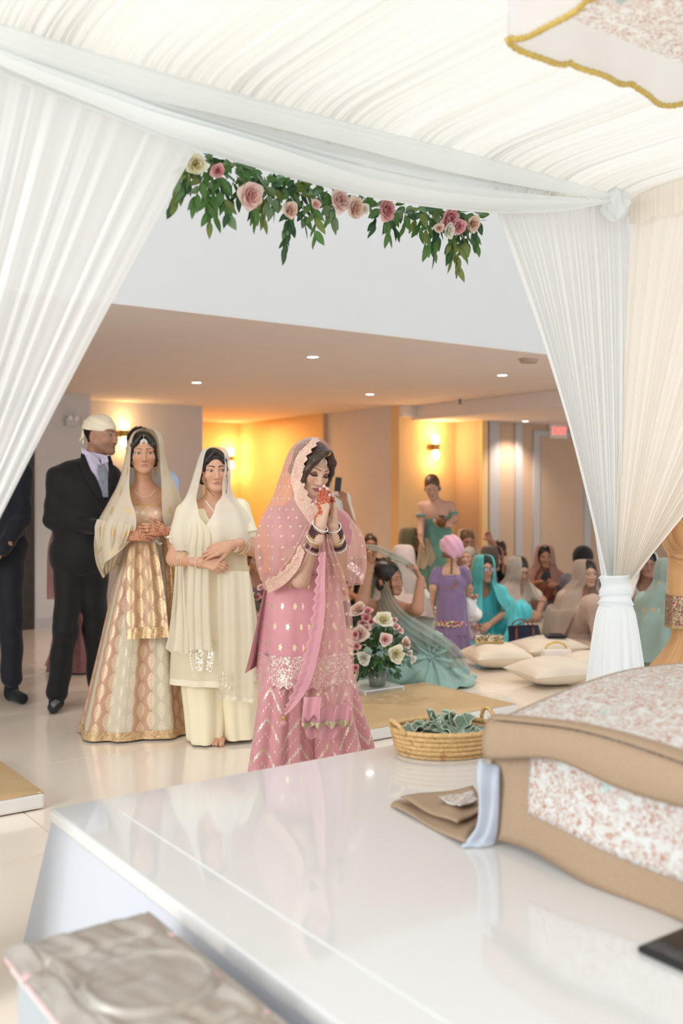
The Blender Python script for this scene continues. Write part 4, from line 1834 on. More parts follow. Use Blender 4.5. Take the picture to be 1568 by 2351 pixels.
def edge_border(name, o, cols, ncols, m, parent, side='last', scal=(14, 0.012), lift=0.004, rows=None, taper=0.0):
    """embroidered border along the front edge of a veil made by veil(); reads its grid back"""
    V = np.empty(len(o.data.vertices) * 3, np.float32)
    o.data.vertices.foreach_get('co', V)
    G = V.reshape(-1, cols, 3).astype(float)
    if side == 'last':
        G = G[:, ::-1]
    if rows:
        G = G[rows[0]:rows[1]]
    B = G[:, :ncols]
    n = len(B)
    e = G[:, 0] - G[:, 2]
    e /= np.maximum(np.linalg.norm(e, axis=1, keepdims=True), 1e-9)
    arc = np.concatenate([[0], np.cumsum(np.linalg.norm(np.diff(G[:, 0], axis=0), axis=1))])
    f = (arc / arc[-1] * scal[0]) % 1.0
    w = scal[1] * (1 - 2 * np.abs(f - 0.5))
    cen = G.mean(axis=1, keepdims=True)
    outw = B - cen
    outw[..., 2] = 0
    outw /= np.maximum(np.linalg.norm(outw, axis=2, keepdims=True), 1e-9)
    B = B + outw * lift
    if taper:
        k_ = np.clip((1 - arc / arc[-1]) / taper, 0.0, 1)[:, None, None]
        B = B[:, :1] + (B - B[:, :1]) * k_
        w = w * np.clip((1 - arc / arc[-1]) / taper, 0.0, 1)
    tip = B[:, :1] + (e * w[:, None])[:, None]
    B = np.concatenate([tip, B], axis=1)
    return link(name, grid_mesh(name, B), m, parent)


# ---- printed / embroidered cloth
def boti(n, su, sv, r, petals=4, stag=0.5, soft=0.12, elong=1.0, depth=0.5):
    """mask of small flower motifs on a staggered grid (cell su x sv metres, radius r of a cell)"""
    u, v = n.uv()
    a = n.ma('DIVIDE', u, su)
    b = n.ma('DIVIDE', v, sv)
    row = n.ma('FLOOR', b)
    a = n.ma('ADD', a, n.ma('MULTIPLY', n.ma('MODULO', row, 2.0), stag))
    fu = n.ma('MULTIPLY', n.ma('SUBTRACT', n.ma('FRACT', a), 0.5), su)
    fv = n.ma('MULTIPLY', n.ma('SUBTRACT', n.ma('FRACT', b), 0.5), sv / elong)
    rr = n.ma('SQRT', n.ma('ADD', n.ma('MULTIPLY', fu, fu), n.ma('MULTIPLY', fv, fv)))
    if petals:
        th = n.ma('ARCTAN2', fv, fu)
        lob = n.ma('ABSOLUTE', n.ma('COSINE', n.ma('MULTIPLY', th, petals / 2.0)))
        rr = n.ma('DIVIDE', rr, n.ma('ADD', 1 - depth, n.ma('MULTIPLY', lob, depth)))
    return n.step(rr, r, r * soft)


def leafmask(n, cw, ch, jag=0.35):
    """staggered rows of woven leaf shapes with serrated edges and veins"""
    u, v = n.uv()
    vec = n.vec(u, v)
    a = n.ma('DIVIDE', u, cw)
    b = n.ma('DIVIDE', v, ch)
    b2 = n.ma('ADD', b, n.ma('MULTIPLY', n.ma('MODULO', n.ma('FLOOR', a), 2.0), 0.5))
    fu = n.ma('MULTIPLY', n.ma('SUBTRACT', n.ma('FRACT', a), 0.5), 2.0)
    fv = n.ma('MULTIPLY', n.ma('SUBTRACT', n.ma('FRACT', b2), 0.5), 2.0)
    j = n.ma('MULTIPLY', n.ma('SUBTRACT', n.noise(vec, 110, 2, 0.6), 0.5), jag)
    wid = n.ma('MULTIPLY', n.ma('SUBTRACT', 0.97, n.ma('MULTIPLY', fv, fv)), n.ma('SUBTRACT', 0.86, n.ma('MULTIPLY', fv, 0.25)))
    leaf = n.step(n.ma('ADD', n.ma('SUBTRACT', n.ma('ABSOLUTE', fu), wid), j), -0.08, 0.04)
    side = n.ma('SINE', n.ma('ADD', n.ma('MULTIPLY', fv, 16.0), n.ma('MULTIPLY', n.ma('ABSOLUTE', fu), 9.0)))
    vein = n.ma('ADD', 0.78, n.ma('MULTIPLY', n.ma('MULTIPLY', side, n.noise(vec, 60, 2)), 0.40))
    return n.ma('MULTIPLY', leaf, vein)


def sparkle(n, mask, col, metal=True):
    """threadwork: base colour is already set; adds metal where mask"""
    if metal:
        n.put(n.b.inputs['Metallic'], n.ma('MULTIPLY', mask, 0.55))
    n.put(n.b.inputs['Roughness'], n.ma('SUBTRACT', 0.6, n.ma('MULTIPLY', mask, 0.3)))


GOLD = (0.70, 0.52, 0.24)
SILV = (0.82, 0.78, 0.70)
# ------------------------------------------------------------------ the bride in pink
SK_B = (0.66, 0.42, 0.30)


def mats_bride():
    m = {}
    n = N('pink_kurta_silk')
    f = n.noise(n.obj(), 7, 3)
    c = n.ramp(f, [(0.3, (0.58, 0.23, 0.26)), (0.7, (0.66, 0.29, 0.32))])
    k1 = boti(n, 0.07, 0.088, 0.0105, 5, 0.5, 0.2, 1.5)
    c = n.mix(k1, c, (0.74, 0.60, 0.36))
    n.base(c)
    sparkle(n, k1, None)
    n.b.inputs['Sheen Weight'].default_value = 0.4
    m['kurta'] = n.m
    n = N('pink_plain_silk')
    f = n.noise(n.obj(), 7, 3)
    n.base(n.ramp(f, [(0.3, (0.62, 0.26, 0.30)), (0.7, (0.70, 0.33, 0.36))]))
    n.set(Roughness=0.5)
    n.b.inputs['Sheen Weight'].default_value = 0.4
    m['silk'] = n.m
    n = N('dark_pink_lining')
    n.base((0.34, 0.09, 0.13))
    n.set(Roughness=0.6)
    m['inner'] = n.m
    # chevron rows of sequin flowers
    n = N('pink_sharara_silk')
    u, v = n.uv()
    f = n.noise(n.obj(), 7, 3)
    c = n.ramp(f, [(0.3, (0.55, 0.22, 0.24)), (0.7, (0.64, 0.28, 0.30))])
    zig = n.ma('PINGPONG', u, 0.13)
    w = n.ma('DIVIDE', n.ma('ADD', v, n.ma('MULTIPLY', zig, 1.1)), 0.062)
    band = n.ma('FLOOR', w)
    fw = n.ma('MULTIPLY', n.ma('SUBTRACT', n.ma('FRACT', w), 0.5), 0.062 * 0.70)
    al = n.ma('DIVIDE', zig, 0.0135)
    fa = n.ma('MULTIPLY', n.ma('SUBTRACT', n.ma('FRACT', al), 0.5), 0.0185)
    rr = n.ma('SQRT', n.ma('ADD', n.ma('MULTIPLY', fa, fa), n.ma('MULTIPLY', fw, fw)))
    th = n.ma('ARCTAN2', fw, fa)
    rr = n.ma('DIVIDE', rr, n.ma('ADD', 0.7, n.ma('MULTIPLY', 0.3, n.ma('ABSOLUTE', n.ma('COSINE', n.ma('MULTIPLY', th, 2.5))))))
    odd = n.ma('MODULO', n.ma('ABSOLUTE', band), 2.0)
    big = n.ma('MULTIPLY', n.step(rr, 0.0088, 0.0012), n.ma('SUBTRACT', 1.0, odd))
    hole = n.step(rr, 0.0024, 0.0006)
    big = n.ma('SUBTRACT', big, n.ma('MULTIPLY', n.ma('MULTIPLY', hole, n.ma('SUBTRACT', 1.0, odd)), 0.8))
    sm = n.ma('MULTIPLY', n.step(rr, 0.0042, 0.001), odd)
    k = n.ma('MAXIMUM', big, sm)
    tint = n.noise(n.obj(), 18, 2)
    c = n.mix(k, c, n.ramp(tint, [(0.35, (0.66, 0.50, 0.27)), (0.6, (0.85, 0.78, 0.64))]))
    n.base(c)
    sparkle(n, k, None)
    n.b.inputs['Sheen Weight'].default_value = 0.4
    m['sharara'] = n.m
    # dense silver embroidery
    n = N('silver_embroidery')
    u, v = n.uv()
    vec = n.vec(u, v)
    a = n.noise(vec, 48, 2, 0.5, 1.4)
    ln = n.step(n.ma('ABSOLUTE', n.ma('SUBTRACT', a, 0.5)), 0.035, 0.015)
    vo = n.voro(vec, 75)
    dots = n.step(vo.outputs['Distance'], 0.30, 0.05)
    k = n.ma('MAXIMUM', ln, dots)
    c = n.mix(k, (0.56, 0.25, 0.27), (0.84, 0.76, 0.62))
    n.base(c)
    sparkle(n, k, None)
    m['emb'] = n.m
    # organza with small scattered blossoms
    n = N('blush_organza')
    f = n.noise(n.obj(), 5, 2)
    c0 = n.ramp(f, [(0.3, (0.78, 0.44, 0.38)), (0.7, (0.84, 0.53, 0.47))])
    k = boti(n, 0.055, 0.055, 0.0085, 4, 0.5, 0.25, 1.0, 0.6)
    c = n.mix(k, c0, (0.86, 0.74, 0.52))
    n.base(c)
    n.set(Roughness=0.45)
    n.b.inputs['Sheen Weight'].default_value = 0.3
    lw = n.node('ShaderNodeLayerWeight')
    lw.inputs[0].default_value = 0.35
    al = n.ma('MAXIMUM', n.ma('ADD', 0.44, n.ma('MULTIPLY', lw.outputs['Facing'], 0.45)), k)
    n.thin(c, 0.35, al)
    m['organza'] = n.m
    # gold lace border
    n = N('gold_pink_lace')
    u, v = n.uv()
    vec = n.vec(u, v)
    a = n.noise(vec, 60, 2, 0.5, 1.2)
    k = n.step(n.ma('ABSOLUTE', n.ma('SUBTRACT', a, 0.5)), 0.05, 0.02)
    vo = n.voro(vec, 90)
    k = n.ma('MAXIMUM', k, n.step(vo.outputs['Distance'], 0.28, 0.05))
    c = n.mix(k, (0.66, 0.35, 0.31), (0.70, 0.54, 0.36))
    n.base(c)
    n.set(Roughness=0.55, Metallic=n.ma('MULTIPLY', k, 0.15))
    m['lace'] = n.m
    m['pearl'] = plain('pearl_stones', (0.85, 0.83, 0.80), 0.15, 0.2)
    m['maroon'] = plain('maroon_bangle', (0.075, 0.018, 0.022), 0.35)
    m['goldm'] = plain('gold_metal', (0.62, 0.42, 0.14), 0.28, 0.9)
    m['ruby'] = plain('ruby_stone', (0.30, 0.02, 0.04), 0.15)
    return m


MBR = mats_bride()


def build_bride():
    F = Fig('woman in a pink sequinned suit and blush veil, palms pressed together before her face', 700, 4.4)
    L, rt = F.L, F.root
    yaw, pit, rol = 33, 22, 8
    c = L(715, 1075, -0.02)
    Rm = rot_head(yaw, pit, rol)
    s = 0.99
    nb = L(688, 1172, 0.05)
    S = head_sdf(Sdf(), c, Rm, s, neck=nb, neck_r=0.047)
    S.cap(nb + (-0.10, 0.0, -0.05), nb + (0.13, 0.05, -0.05), 0.055, 0.055, 0.05)
    S.ell(nb + (0.02, 0.0, -0.15), (0.14, 0.10, 0.15), 0.05)
    hs = Sdf()
    # arms
    eR, wR = L(690, 1328, -0.16), L(736, 1206, -0.24)
    sR = L(638, 1196, 0.0)
    pn = unit((0.62, 0.78, 0.0))
    lat = unit((-0.78, 0.62, 0.0))
    wL = L(763, 1207, -0.19)
    eL, sL = L(789, 1312, -0.02), L(776, 1200, 0.16)
    A = Sdf()
    A.cap(sR, eR, 0.046, 0.038, 0.02)
    A.cap(eR, wR, 0.038, 0.026, 0.025)
    A.cap(sL, eL, 0.046, 0.038, 0.02)
    A.cap(eL, wL, 0.038, 0.026, 0.025)
    tips = []
    fR = unit(L(748, 1106, -0.225) - wR)
    hand_sdf(hs, wR, fR, pn, lat, 0.98, curl=(0.03, 0.02, 0.03, 0.05), thumb=0.42, tips=tips, stub=0.06)
    tipR = tips[1][0]
    fL = unit(tipR + pn * 0.020 - wL)
    HL = Sdf()
    hand_sdf(HL, wL, fL, -pn, lat, 0.98, curl=(0.03, 0.02, 0.03, 0.05), thumb=0.42, tips=tips, stub=0.06)
    nails = [t[0] for t in tips]

    def paint(V, col):
        # henna: tips of the fingers and a vine over the back of the hand
        for w, f, l in ((wR, fR, lat), (wL, fL, lat)):
            d = V - w
            h = d @ f
            x = d @ l
            near = (np.linalg.norm(d - f * h[:, None], axis=1) < 0.07) & (h > -0.01) & (h < 0.20)
            pat = np.sin(h * 420 + 3 * np.sin(x * 190)) * np.sin(x * 330 + h * 60)
            m = near & (((h > 0.100) & (pat > -0.25)) | ((h > 0.0) & (h < 0.100) & (np.abs(x - 0.012 - 0.012 * np.sin(h * 75)) < 0.009) & (pat > -0.45)))
            col[m] = (0.46, 0.085, 0.035)
        for p in nails:
            m = np.linalg.norm(V - p, axis=1) < 0.0095
            col[m] = (0.80, 0.58, 0.54)
        # made-up cheeks
        q = (V - c) @ Rm / s
        for sg in (-1, 1):
            w = np.exp(-(((q[:, 0] - sg * 0.042) / 0.018) ** 2 + ((q[:, 2] + 0.030) / 0.018) ** 2)) * (q[:, 1] < -0.02)
            col += w[:, None] * (np.array((0.62, 0.27, 0.20)) - col) * 0.5
        return col
    body_mesh('body', [S.mesh(0.0024), A.mesh(0.004), hs.mesh(0.0019), HL.mesh(0.0019)], rt, SK_B, paint)
    face_features(S, c, Rm, s, rt, lip=(0.40, 0.13, 0.12), eyes='closed', shadow=(0.10, 0.045, 0.035), brow=(0.03, 0.02, 0.018))
    # hair with two loose front lengths
    H = hair_sdf(c, Rm, s, up=0.005)
    H.frame(Rm, c, s)
    for q, pts in ((-1, [(-0.012, -0.078, 0.098), (-0.046, -0.078, 0.060), (-0.064, -0.066, 0.010), (-0.063, -0.064, -0.045), (-0.066, -0.060, -0.085), (-0.078, -0.052, -0.108)]),
                   (1, [(0.012, -0.078, 0.098), (0.046, -0.076, 0.060), (0.063, -0.066, 0.010), (0.066, -0.058, -0.050), (0.060, -0.050, -0.105)])):
        for i in range(len(pts) - 1):
            ra, rb = (0.019 - 0.0028 * i), (0.019 - 0.0028 * (i + 1))
            H.cap(pts[i], pts[i + 1], max(ra, 0.005), max(rb, 0.004), 0.012)
    H.ell((0, -0.105, 0.048), (0.026, 0.05, 0.050), 0.012, True)
    H.frame()
    solid('hair', H, 0.0026, M_hairb, rt, strands(Rm, 0.0011, 520))
    # forehead ornament
    SH = Sdf()
    SH.ops = S.ops + H.ops
    def fp(x, z, off):
        return project(SH, c, Rm, s, np.array([[x, z]]), off)[0]
    tk = bpy.data.objects.new('forehead_ornament', None)
    COL.objects.link(tk)
    tk.parent = rt
    beads('chain', [fp(0.0, zz, 0.004) for zz in np.linspace(0.108, 0.083, 7)], 0.0032, MBR['goldm'], tk)
    cz = 0.0505
    beads('stone_ring', [fp(0.0185 * math.sin(a) * (1.0), cz - 0.0185 * math.cos(a), 0.008) for a in np.linspace(-2.7, 2.7, 21)], 0.0034, MBR['pearl'], tk)
    beads('inner_ring', [fp(0.0125 * math.sin(a), cz - 0.0125 * math.cos(a), 0.008) for a in np.linspace(-2.7, 2.7, 15)], 0.0024, MBR['goldm'], tk)
    beads('centre_stone', [fp(0, cz, 0.006)], 0.0058, MBR['ruby'], tk)
    beads('top_stone', [fp(0, 0.076, 0.006)], 0.0058, MBR['pearl'], tk)
    beads('top_ruby', [fp(0, 0.076, 0.0105)], 0.0030, MBR['ruby'], tk)
    beads('bindi', [fp(0, 0.0235, 0.0005)], 0.0023, MBR['ruby'], rt)
    # bangles
    for e, w in ((eR, wR), (eL, wL)):
        def rad(t):
            return 0.026 + 0.012 * t + 0.005
        beads('pearl_bangle', [p for p in ring_pts(w, e, 0.02, rad(0.05) + 0.003, 34, 0.006)], 0.0034, MBR['pearl'], rt)
        for t in (0.075, 0.11, 0.145, 0.18):
            ring_on('maroon_bangle', w, e, t, rad(t) + 0.002, MBR['maroon'], rt, 0.0036, tilt=0.005)
        ring_on('gold_bangle', w, e, 0.225, rad(0.23) + 0.001, MBR['goldm'], rt, 0.0042, tilt=0.005)
        beads('stone_bangle', ring_pts(w, e, 0.255, rad(0.26) + 0.004, 34, 0.005), 0.0038, MBR['pearl'], rt)
        ring_on('gold_bangle', w, e, 0.285, rad(0.29) + 0.001, MBR['goldm'], rt, 0.0042, tilt=0.005)
        for t in (0.36, 0.395):
            ring_on('maroon_bangle', w, e, t, rad(t) + 0.001, MBR['maroon'], rt, 0.0036, tilt=0.004)
        beads('pearl_bangle', ring_pts(w, e, 0.44, rad(0.44) + 0.002, 38, 0.006), 0.0034, MBR['pearl'], rt)
    # bodice
    B = Sdf()
    B.cap(sR + (0.015, 0.01, -0.005), L(700, 1185, 0.06), 0.062, 0.075, 0.05)
    B.cap(L(700, 1185, 0.06), sL + (-0.01, 0, -0.01), 0.075, 0.062, 0.05)
    B.ell(L(697, 1235, 0.03), (0.150, 0.115, 0.14), 0.06)
    B.ell(L(694, 1320, 0.03), (0.148, 0.115, 0.16), 0.06)
    for q in (-1, 1):
        B.ball(L(708 + 32 * q, 1238, -0.055 + 0.01 * q), 0.052, 0.04)
    B.cap(sR, sR + (eR - sR) * 0.42, 0.060, 0.055, 0.03)
    B.cap(sL, sL + (eL - sL) * 0.42, 0.060, 0.055, 0.03)
    solid('bodice', B, 0.006, MBR['silk'], rt, lambda P: 0.002 * np.sin(P[:, 2] * 60 + P[:, 0] * 50))
    F.decal('waist_embroidery', B, [(706, 1330, 752, 1335), (690, 1352, 748, 1352), (700, 1372, 742, 1372)], MBR['emb'], off=0.004)
    F.decal('yoke_embroidery', B, [(692, 1168, 716, 1168), (690, 1186, 722, 1186), (694, 1210, 715, 1210)], MBR['emb'], off=0.004)
    # kurta skirt
    ku = F.loftpx('kurta_skirt', [(1318, 614, 778, 0.002, 0.125, 0.03), (1380, 606, 786, 0.006, 0.145, 0.03), (1460, 600, 794, 0.011, 0.165, 0.03), (1540, 598, 800, 0.014, 0.178, 0.03), (1562, 598, 800, 0.015, 0.18, 0.03)],
             MBR['kurta'], nf=7, seed=4, rings=50)
    # embroidered hem band with points
    n, k = 8, 220
    th = np.linspace(R(-95), R(95), k)
    fo, fo2 = folds_fn(7, 4), folds_fn(7 * 2.3, 9)
    G = []
    for i in range(n):
        t = i / (n - 1)
        py = 1496 + 66 * t
        q = (py - 1460) / 102
        rx, ry, am = (194 + 6 * q) / 2 * F.mpp, 0.165 + 0.015 * q, 0.011 + 0.004 * q
        d = fo(th) * am + fo2(th) * am * 0.22 + 0.004
        zz = F.z(py) - (0.014 * (1 - 2 * np.abs((th / 0.21) % 1 - 0.5)) * t)
        G.append(np.stack([F.x(698) + np.sin(th) * (rx + d), 0.03 - np.cos(th) * (ry + d), zz], 1))
    link('kurta_hem', grid_mesh('kurta_hem', G), MBR['emb'], rt)
    # open side slit with darker inside
    F.drape('side_panel', [(606, 1352, 616, 1360, -0.02, 0.05), (590, 1430, 604, 1440, -0.03, 0.10), (574, 1500, 596, 1520, -0.03, 0.14), (562, 1546, 590, 1530, -0.02, 0.16)], MBR['silk'], amp=0.003, nfold=1)
    F.drape('side_lining', [(608, 1400, 618, 1400, 0.03, 0.03), (590, 1480, 610, 1480, 0.05, 0.05), (570, 1540, 606, 1520, 0.06, 0.06)], MBR['inner'], amp=0.004, nfold=1)
    # wide trouser legs
    F.loftpx('trouser_leg', [(1500, 604, 704, 0.004, 0.10, 0.0), (1580, 594, 712, 0.010, 0.13, 0.0), (1680, 580, 716, 0.020, 0.15, 0.0), (1770, 566, 718, 0.026, 0.17, 0.0), (1816, 558, 716, 0.028, 0.18, 0.0)],
             MBR['sharara'], nf=7, seed=11, pts=220)
    F.loftpx('trouser_leg', [(1500, 700, 800, 0.004, 0.10, 0.05), (1580, 706, 816, 0.010, 0.13, 0.05), (1680, 708, 844, 0.016, 0.15, 0.05), (1770, 712, 868, 0.022, 0.17, 0.05), (1814, 712, 878, 0.024, 0.18, 0.05)],
             MBR['sharara'], nf=7, seed=12, pts=220)
    # feet
    ft = Sdf()
    for px in (650, 790):
        p = L(px, 1812, -0.02)
        p[2] = 0.035
        ft.cap(p + (0, 0.08, 0.01), p + (0.02, -0.10, -0.01), 0.035, 0.025, 0.02)
    solid('feet', ft, 0.006, plain('bride_skin', SK_B, 0.5), rt)
    # veil
    rows = [(1003, 712, 724, 0.012, -20, 100, 0.0, 0.0), (1007, 697, 740, 0.05, -22, 108, 0.0, 0.0), (1015, 683, 752, 0.085, -17, 108, 0.001, 0.0), (1030, 668, 764, 0.112, -2, 106, 0.002, 0.01),
            (1050, 657, 770, 0.126, 10, 106, 0.002, 0.02), (1075, 648, 768, 0.130, 11, 110, 0.003), (1105, 638, 764, 0.130, 7, 112, 0.004), (1140, 626, 766, 0.135, -8, 112, 0.005), (1165, 612, 778, 0.150, -16, 100, 0.006),
            (1192, 598, 806, 0.185, -16, 76, 0.008), (1230, 591, 832, 0.215, -10, 52, 0.011), (1275, 591, 838, 0.225, 0, 42, 0.013), (1312, 600, 836, 0.22, 18, 42, 0.014), (1340, 612, 828, 0.21, 40, 46, 0.014)]
    ve = F.veilpx('veil', rows, MBR['organza'], cy=0.03, nf=8, seed=21, rings=110, pts=170, hem=0.012)
    edge_border('veil_border', ve, 170, 16, MBR['lace'], rt, 'last', (15, 0.016), rows=(4, 86), taper=0.35)
    # turned-up hem borders on both arms
    F.drape('hem_border', [(690, 1250, 700, 1268, -0.24, -0.25), (668, 1292, 684, 1308, -0.22, -0.23), (636, 1322, 650, 1344, -0.17, -0.18), (608, 1336, 616, 1362, -0.10, -0.10)], MBR['lace'], amp=0.002, nfold=1, zigl=(6, 0.008))
    F.drape('hem_border', [(796, 1300, 806, 1288, -0.19, -0.19), (812, 1314, 824, 1302, -0.19, -0.19), (824, 1326, 834, 1312, -0.18, -0.18), (830, 1334, 834, 1330, -0.18, -0.18)], MBR['emb'], amp=0.002, nfold=1)
    F.drape('sleeve_fold', [(700, 1208, 734, 1212, -0.21, -0.265), (682, 1246, 716, 1254, -0.21, -0.255), (664, 1280, 700, 1290, -0.19, -0.24), (640, 1310, 672, 1330, -0.16, -0.2)], MBR['organza'], amp=0.006, nfold=2)
    # end of the veil falling in front
    F.drape('front_fall', [(740, 1226, 756, 1226, -0.25, -0.23), (732, 1262, 768, 1262, -0.25, -0.22), (734, 1320, 790, 1318, -0.22, -0.18), (726, 1400, 806, 1390, -0.22, -0.17), (712, 1490, 812, 1480, -0.235, -0.17), (698, 1570, 812, 1570, -0.25, -0.17), (694, 1650, 810, 1652, -0.26, -0.17)],
            MBR['organza'], n=110, k=80, amp=0.011, nfold=3, seed=5)
    F.drape('front_border', [(738, 1268, 748, 1266, -0.255, -0.252), (728, 1340, 746, 1336, -0.245, -0.24), (722, 1400, 746, 1402, -0.245, -0.24), (708, 1480, 734, 1484, -0.255, -0.25), (690, 1550, 716, 1558, -0.27, -0.265), (664, 1612, 690, 1606, -0.285, -0.28), (650, 1640, 656, 1642, -0.29, -0.29)],
            MBR['silk'], n=140, k=10, amp=0.002, nfold=1, zigl=(17, 0.013))
    F.drape('pointed_hem', [(698, 1600, 738, 1600, -0.28, -0.275), (694, 1640, 734, 1640, -0.285, -0.28)], MBR['silk'], amp=0.004, nfold=1, zig=(1.5, 0.03), n=30)
    F.drape('pointed_hem', [(694, 1636, 806, 1610, -0.268, -0.18), (692, 1662, 800, 1655, -0.272, -0.185)], MBR['silk'], amp=0.009, nfold=3, zig=(4, 0.024), n=30, k=80)
    F.drape('hem_braid', [(693, 1660, 800, 1653, -0.276, -0.19), (693, 1666, 800, 1659, -0.277, -0.191)], plain('gold_braid_pale', (0.50, 0.40, 0.25), 0.4, 0.4), amp=0.009, nfold=3, zig=(4, 0.024), n=12, k=80)
    F.drape('under_hem', [(696, 1664, 780, 1662, -0.262, -0.185), (704, 1692, 768, 1694, -0.262, -0.19)], MBR['silk'], amp=0.006, nfold=2, zig=(3, 0.012), n=20)
    # tassel
    p = L(650, 1646, -0.29)
    tb = bpy.data.objects.new('tassel', None)
    COL.objects.link(tb)
    tb.parent = rt
    beads('tassel_bead', [p + (0.004 * math.sin(i * 2), 0.004 * math.cos(i * 2), -0.003 * i) for i in range(5)], 0.006, MBR['goldm'], tb)
    mb = MB()
    mb.sph(p + np.array((0, 0, -0.026)), 0.015, 12, (1, 1, 0.9))
    mb.build('tassel_pompon', MBR['silk'], tb, True)
    return F


def ring_pts(a, b, t, r, n, tilt=0.0):
    a, b = np.asarray(a, float), np.asarray(b, float)
    d = unit(b - a)
    x = unit(np.cross(d, (0.1, 0.9, 0.2)))
    y = np.cross(d, x)
    th = np.linspace(0, 2 * pi, n, endpoint=False)
    return a + (b - a) * t + r * (np.cos(th)[:, None] * x + np.sin(th)[:, None] * y) + d * (tilt * np.sin(th + 1))[:, None]


bride = build_bride()
# ------------------------------------------------------------------ the woman in gold brocade, the girl in cream, the men
def mats_guests():
    m = {}
    # brocade: alternating cream and rose-gold panels with woven leaf motifs
    n = N('gold_brocade')
    u, v = n.uv()
    vec = n.vec(u, v)
    leaf = leafmask(n, 0.060, 0.105)
    pan = n.ma('FRACT', n.ma('DIVIDE', n.ma('ADD', u, 0.02), 0.24))
    isrose = n.step(n.ma('ABSOLUTE', n.ma('SUBTRACT', pan, 0.5)), 0.24, 0.012)
    basec = n.mix(isrose, (0.58, 0.50, 0.36), (0.50, 0.29, 0.18))
    leafc = n.mix(isrose, (0.72, 0.64, 0.47), (0.72, 0.53, 0.36))
    n.base(n.mix(leaf, basec, leafc))
    n.set(Roughness=n.ma('SUBTRACT', 0.52, n.ma('MULTIPLY', leaf, 0.14)), Metallic=n.ma('MULTIPLY', leaf, 0.25))
    n.bump(leaf, 0.3, 0.001)
    m['brocade'] = n.m
    n = N('rose_gold_brocade')
    u, v = n.uv()
    k2 = boti(n, 0.05, 0.055, 0.006, 4, 0.5, 0.2)
    k = n.ma('MAXIMUM', n.ma('MULTIPLY', leafmask(n, 0.066, 0.12, 0.7), 0.9), n.ma('MULTIPLY', k2, 0.5))
    n.base(n.mix(k, (0.48, 0.29, 0.17), (0.80, 0.58, 0.33)))
    n.set(Roughness=0.42, Metallic=n.ma('MULTIPLY', k, 0.35))
    m['rosegold'] = n.m
    n = N('gold_edging')
    vec = n.obj()
    f = n.noise(vec, 60, 3, 0.6, 1.0)
    n.base(n.ramp(f, [(0.35, (0.46, 0.27, 0.13)), (0.65, (0.76, 0.55, 0.30))]))
    n.set(Roughness=0.42, Metallic=0.3)
    m['edging'] = n.m
    n = N('cream_gold_organza')
    f = n.noise(n.obj(), 4, 2)
    c0 = n.ramp(f, [(0.3, (0.74, 0.64, 0.47)), (0.7, (0.80, 0.71, 0.55))])
    k = boti(n, 0.12, 0.12, 0.017, 0, 0.5, 0.15, 1.6)
    c = n.mix(k, c0, (0.74, 0.56, 0.30))
    n.base(c)
    n.set(Roughness=0.5, Metallic=n.ma('MULTIPLY', k, 0.3))
    n.thin(c, 0.25, n.ma('MAXIMUM', k, 0.80))
    m['veil_gold'] = n.m
    n = N('peach_beaded_blouse')
    k = boti(n, 0.036, 0.040, 0.0105, 6, 0.5, 0.15)
    k = n.ma('SUBTRACT', k, n.ma('MULTIPLY', boti(n, 0.036, 0.040, 0.005, 0, 0.5, 0.2), 0.7))
    n.base(n.mix(k, (0.66, 0.42, 0.29), (0.82, 0.68, 0.42)))
    sparkle(n, k, None)
    m['blouse'] = n.m
    m['cream_sheer'] = cloth('cream_organza', (0.88, 0.81, 0.64), 0.5, 0.3, 0.72, 0.2, 0.03, 6, False)
    m['cream_veil'] = cloth('cream_chiffon', (0.90, 0.84, 0.70), 0.55, 0.3, 0.82, 0.2, 0.03, 6, False)
    n = N('cream_kurta_net')
    k = boti(n, 0.045, 0.045, 0.0022, 0, 0.5, 0.3)
    c = n.mix(k, (0.86, 0.78, 0.58), (0.95, 0.91, 0.80))
    n.base(c)
    n.set(Roughness=0.5)
    n.thin(c, 0.25, 0.84)
    m['cream_kurta'] = n.m
    m['cream'] = cloth('cream_crepe', (0.84, 0.75, 0.53), 0.6, 0.0, 1.0, 0.3, 0.03, 5)
    m['trim'] = cloth('cream_satin_trim', (0.80, 0.71, 0.54), 0.4, 0.0, 1.0, 0.2, 0.03, 5, False)
    n = N('silver_flower_embroidery')
    u, v = n.uv()
    a = n.noise(n.vec(u, v), 40, 2, 0.5, 1.6)
    k = n.ma('MAXIMUM', n.step(n.ma('ABSOLUTE', n.ma('SUBTRACT', a, 0.5)), 0.04, 0.015), n.step(n.voro(n.vec(u, v), 70).outputs['Distance'], 0.25, 0.05))
    n.base(n.mix(k, (0.76, 0.68, 0.48), (0.90, 0.86, 0.76)))
    sparkle(n, k, None)
    n.thin((0.85, 0.80, 0.68), 0.0, k)
    m['flower'] = n.m
    m['suit'] = cloth('black_suit_wool', (0.0065, 0.006, 0.006), 0.7, 0, 1, 0.15, 0.1, 30)
    m['navy'] = cloth('navy_suit_wool', (0.010, 0.011, 0.018), 0.7, 0, 1, 0.15, 0.1, 30)
    m['shirt'] = cloth('lavender_shirt', (0.58, 0.52, 0.66), 0.6, 0, 1, 0.1, 0.02, 20)
    m['tie'] = grainy('grey_silk_tie', (0.20, 0.215, 0.25), 0.4, 0.25, 70, 0.1)
    m['scarf'] = cloth('cream_head_scarf', (0.80, 0.71, 0.53), 0.6, 0, 1, 0.3, 0.03, 8)
    m['blue'] = cloth('sky_blue_shirt', (0.36, 0.52, 0.78), 0.6, 0, 1, 0.2, 0.03, 10)
    n = N('argyle_sock')
    ob = n.node('ShaderNodeSeparateXYZ')
    n.t.links.new(n.obj(), ob.inputs[0])
